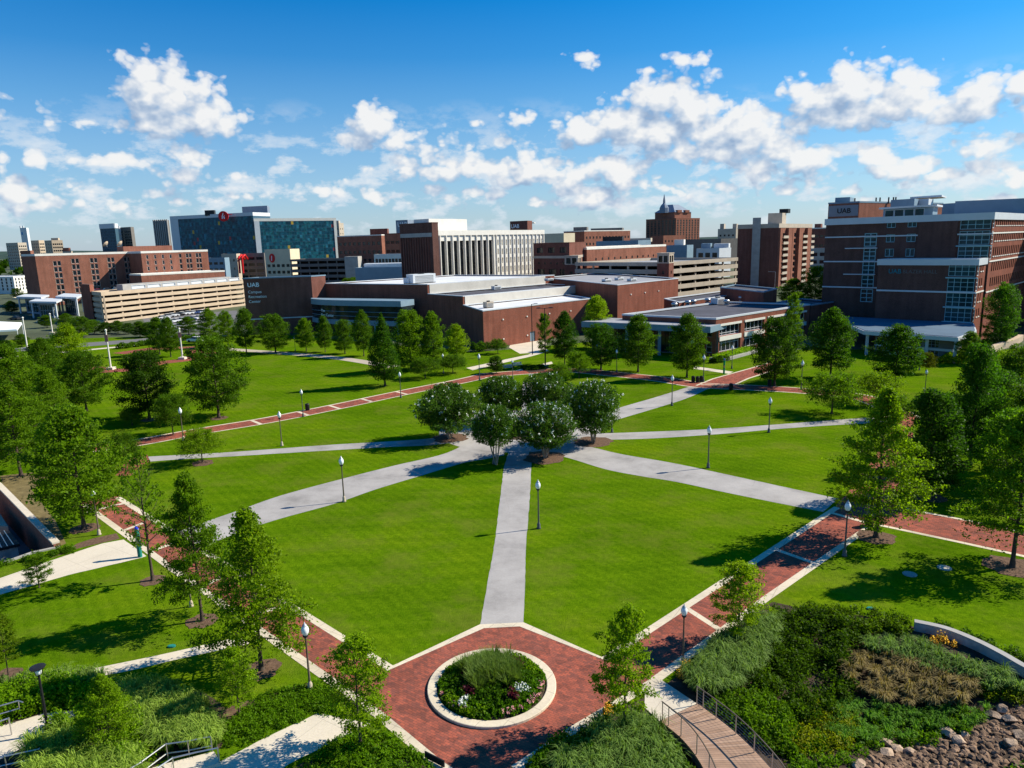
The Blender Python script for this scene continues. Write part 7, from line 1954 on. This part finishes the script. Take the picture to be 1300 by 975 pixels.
flower_bed()

# rocks along the dry stream
def rockmesh(rng, name, mat="rock"):
    bm = bmesh.new(); bmesh.ops.create_icosphere(bm, subdivisions=2, radius=1.0)
    ax = rng.normal(0,1,(9,3)); ax /= np.linalg.norm(ax,axis=1)[:,None]
    for v in bm.verts:
        p = np.array(v.co)
        for a in ax:
            d = p@a
            if d > .55: p = p - a*(d-.55)
        v.co = p*(1+rng.normal(0,.03))
    me = bpy.data.meshes.new(name); bm.to_mesh(me); bm.free(); me.materials.append(MAT[mat]); return me
rng = np.random.default_rng(60); RM = [rockmesh(rng, "boulder") for _ in range(6)]
big = [(1112,945,.42,"flat boulder at the left end of the rocks beside the weeds"),(1126,958,.5,"second boulder from the left end of the rock bed"),(1125,945,.55,"pale boulder above the left end of the rock bed"),(1140,953,.5,"boulder in the left part of the rock bed"),(1205,933,.55,"largest pale boulder at the upper edge of the rock bed"),(1217,943,.5,"rounded boulder just below the largest pale one"),(1225,934,.4,"boulder right of the largest pale one"),
       (1262,910,.5,"pale boulder at the top right end of the rocks"),(1272,902,.55,"whitish boulder at the highest point of the rocks"),(1280,915,.5,"boulder below the whitish top one"),(1293,934,.5,"boulder at the right edge of the frame"),(1283,946,.5,"pale boulder near the right edge of the rock bed"),(1155,955,.42,"small boulder in the middle left of the rock bed"),(1090,972,.5,"boulder at the bottom edge left of the rock bed")]
for i, (x, y, s, lab) in enumerate(big):
    g = GS(x, y); o = link("boulder", RM[i % 6], loc=(g.x, g.y, g.z+s*.25), rz=i*1.3); o.scale = (s*.98, s*.74, s*.5); tag(o, lab, "boulder", "boulders of the dry stream")
def pebbles():
    P = inpoly(rng, [(1100,958),(1150,945),(1205,934),(1245,910),(1300,893),(1340,905),(1340,985),(1230,1000),(1120,1000),(1095,985)], 1150); V, F = [], []; bases = []
    for me in RM: bases.append((np.array([v.co[:] for v in me.vertices]), [tuple(f.vertices) for f in me.polygons]))
    k = 0
    for i, p in enumerate(P):
        v, f = bases[i % 6]; s = rng.uniform(.07,.24); a = rng.uniform(0,6.28); c, q = math.cos(a), math.sin(a)
        w = v*np.array([s*1.3, s*.9, s*.6]); w = np.column_stack([w[:,0]*c-w[:,1]*q, w[:,0]*q+w[:,1]*c, w[:,2]]) + p + np.array([0,0,s*.2])
        V.append(w); F += [tuple(j+k for j in t) for t in f]; k += len(v)
    me = bpy.data.meshes.new("stones"); me.from_pydata(np.concatenate(V).tolist(), [], F); me.materials.append(MAT["rock2"]); me.update(); o = link("stones", me); o["kind"] = "stuff"
pebbles()
# small dark signs on stakes at the plaza edge
for x, y, lab in ((552,969,"small dark sign board on the ground at the lower left plaza border"),):
    g = G(x, y); o = empty("ground_sign", g, lab, "sign", rz=R(-35)); b = MB(); b.box(-.6,.6,-.03,.03,.06,.4); b.build("board", MAT["dmetal"], o, world=False)
    for s in (-.45,.45): b = MB(); b.box(s-.03,s+.03,-.02,.02,0,.06); b.build("leg", MAT["dmetal"], o, world=False)
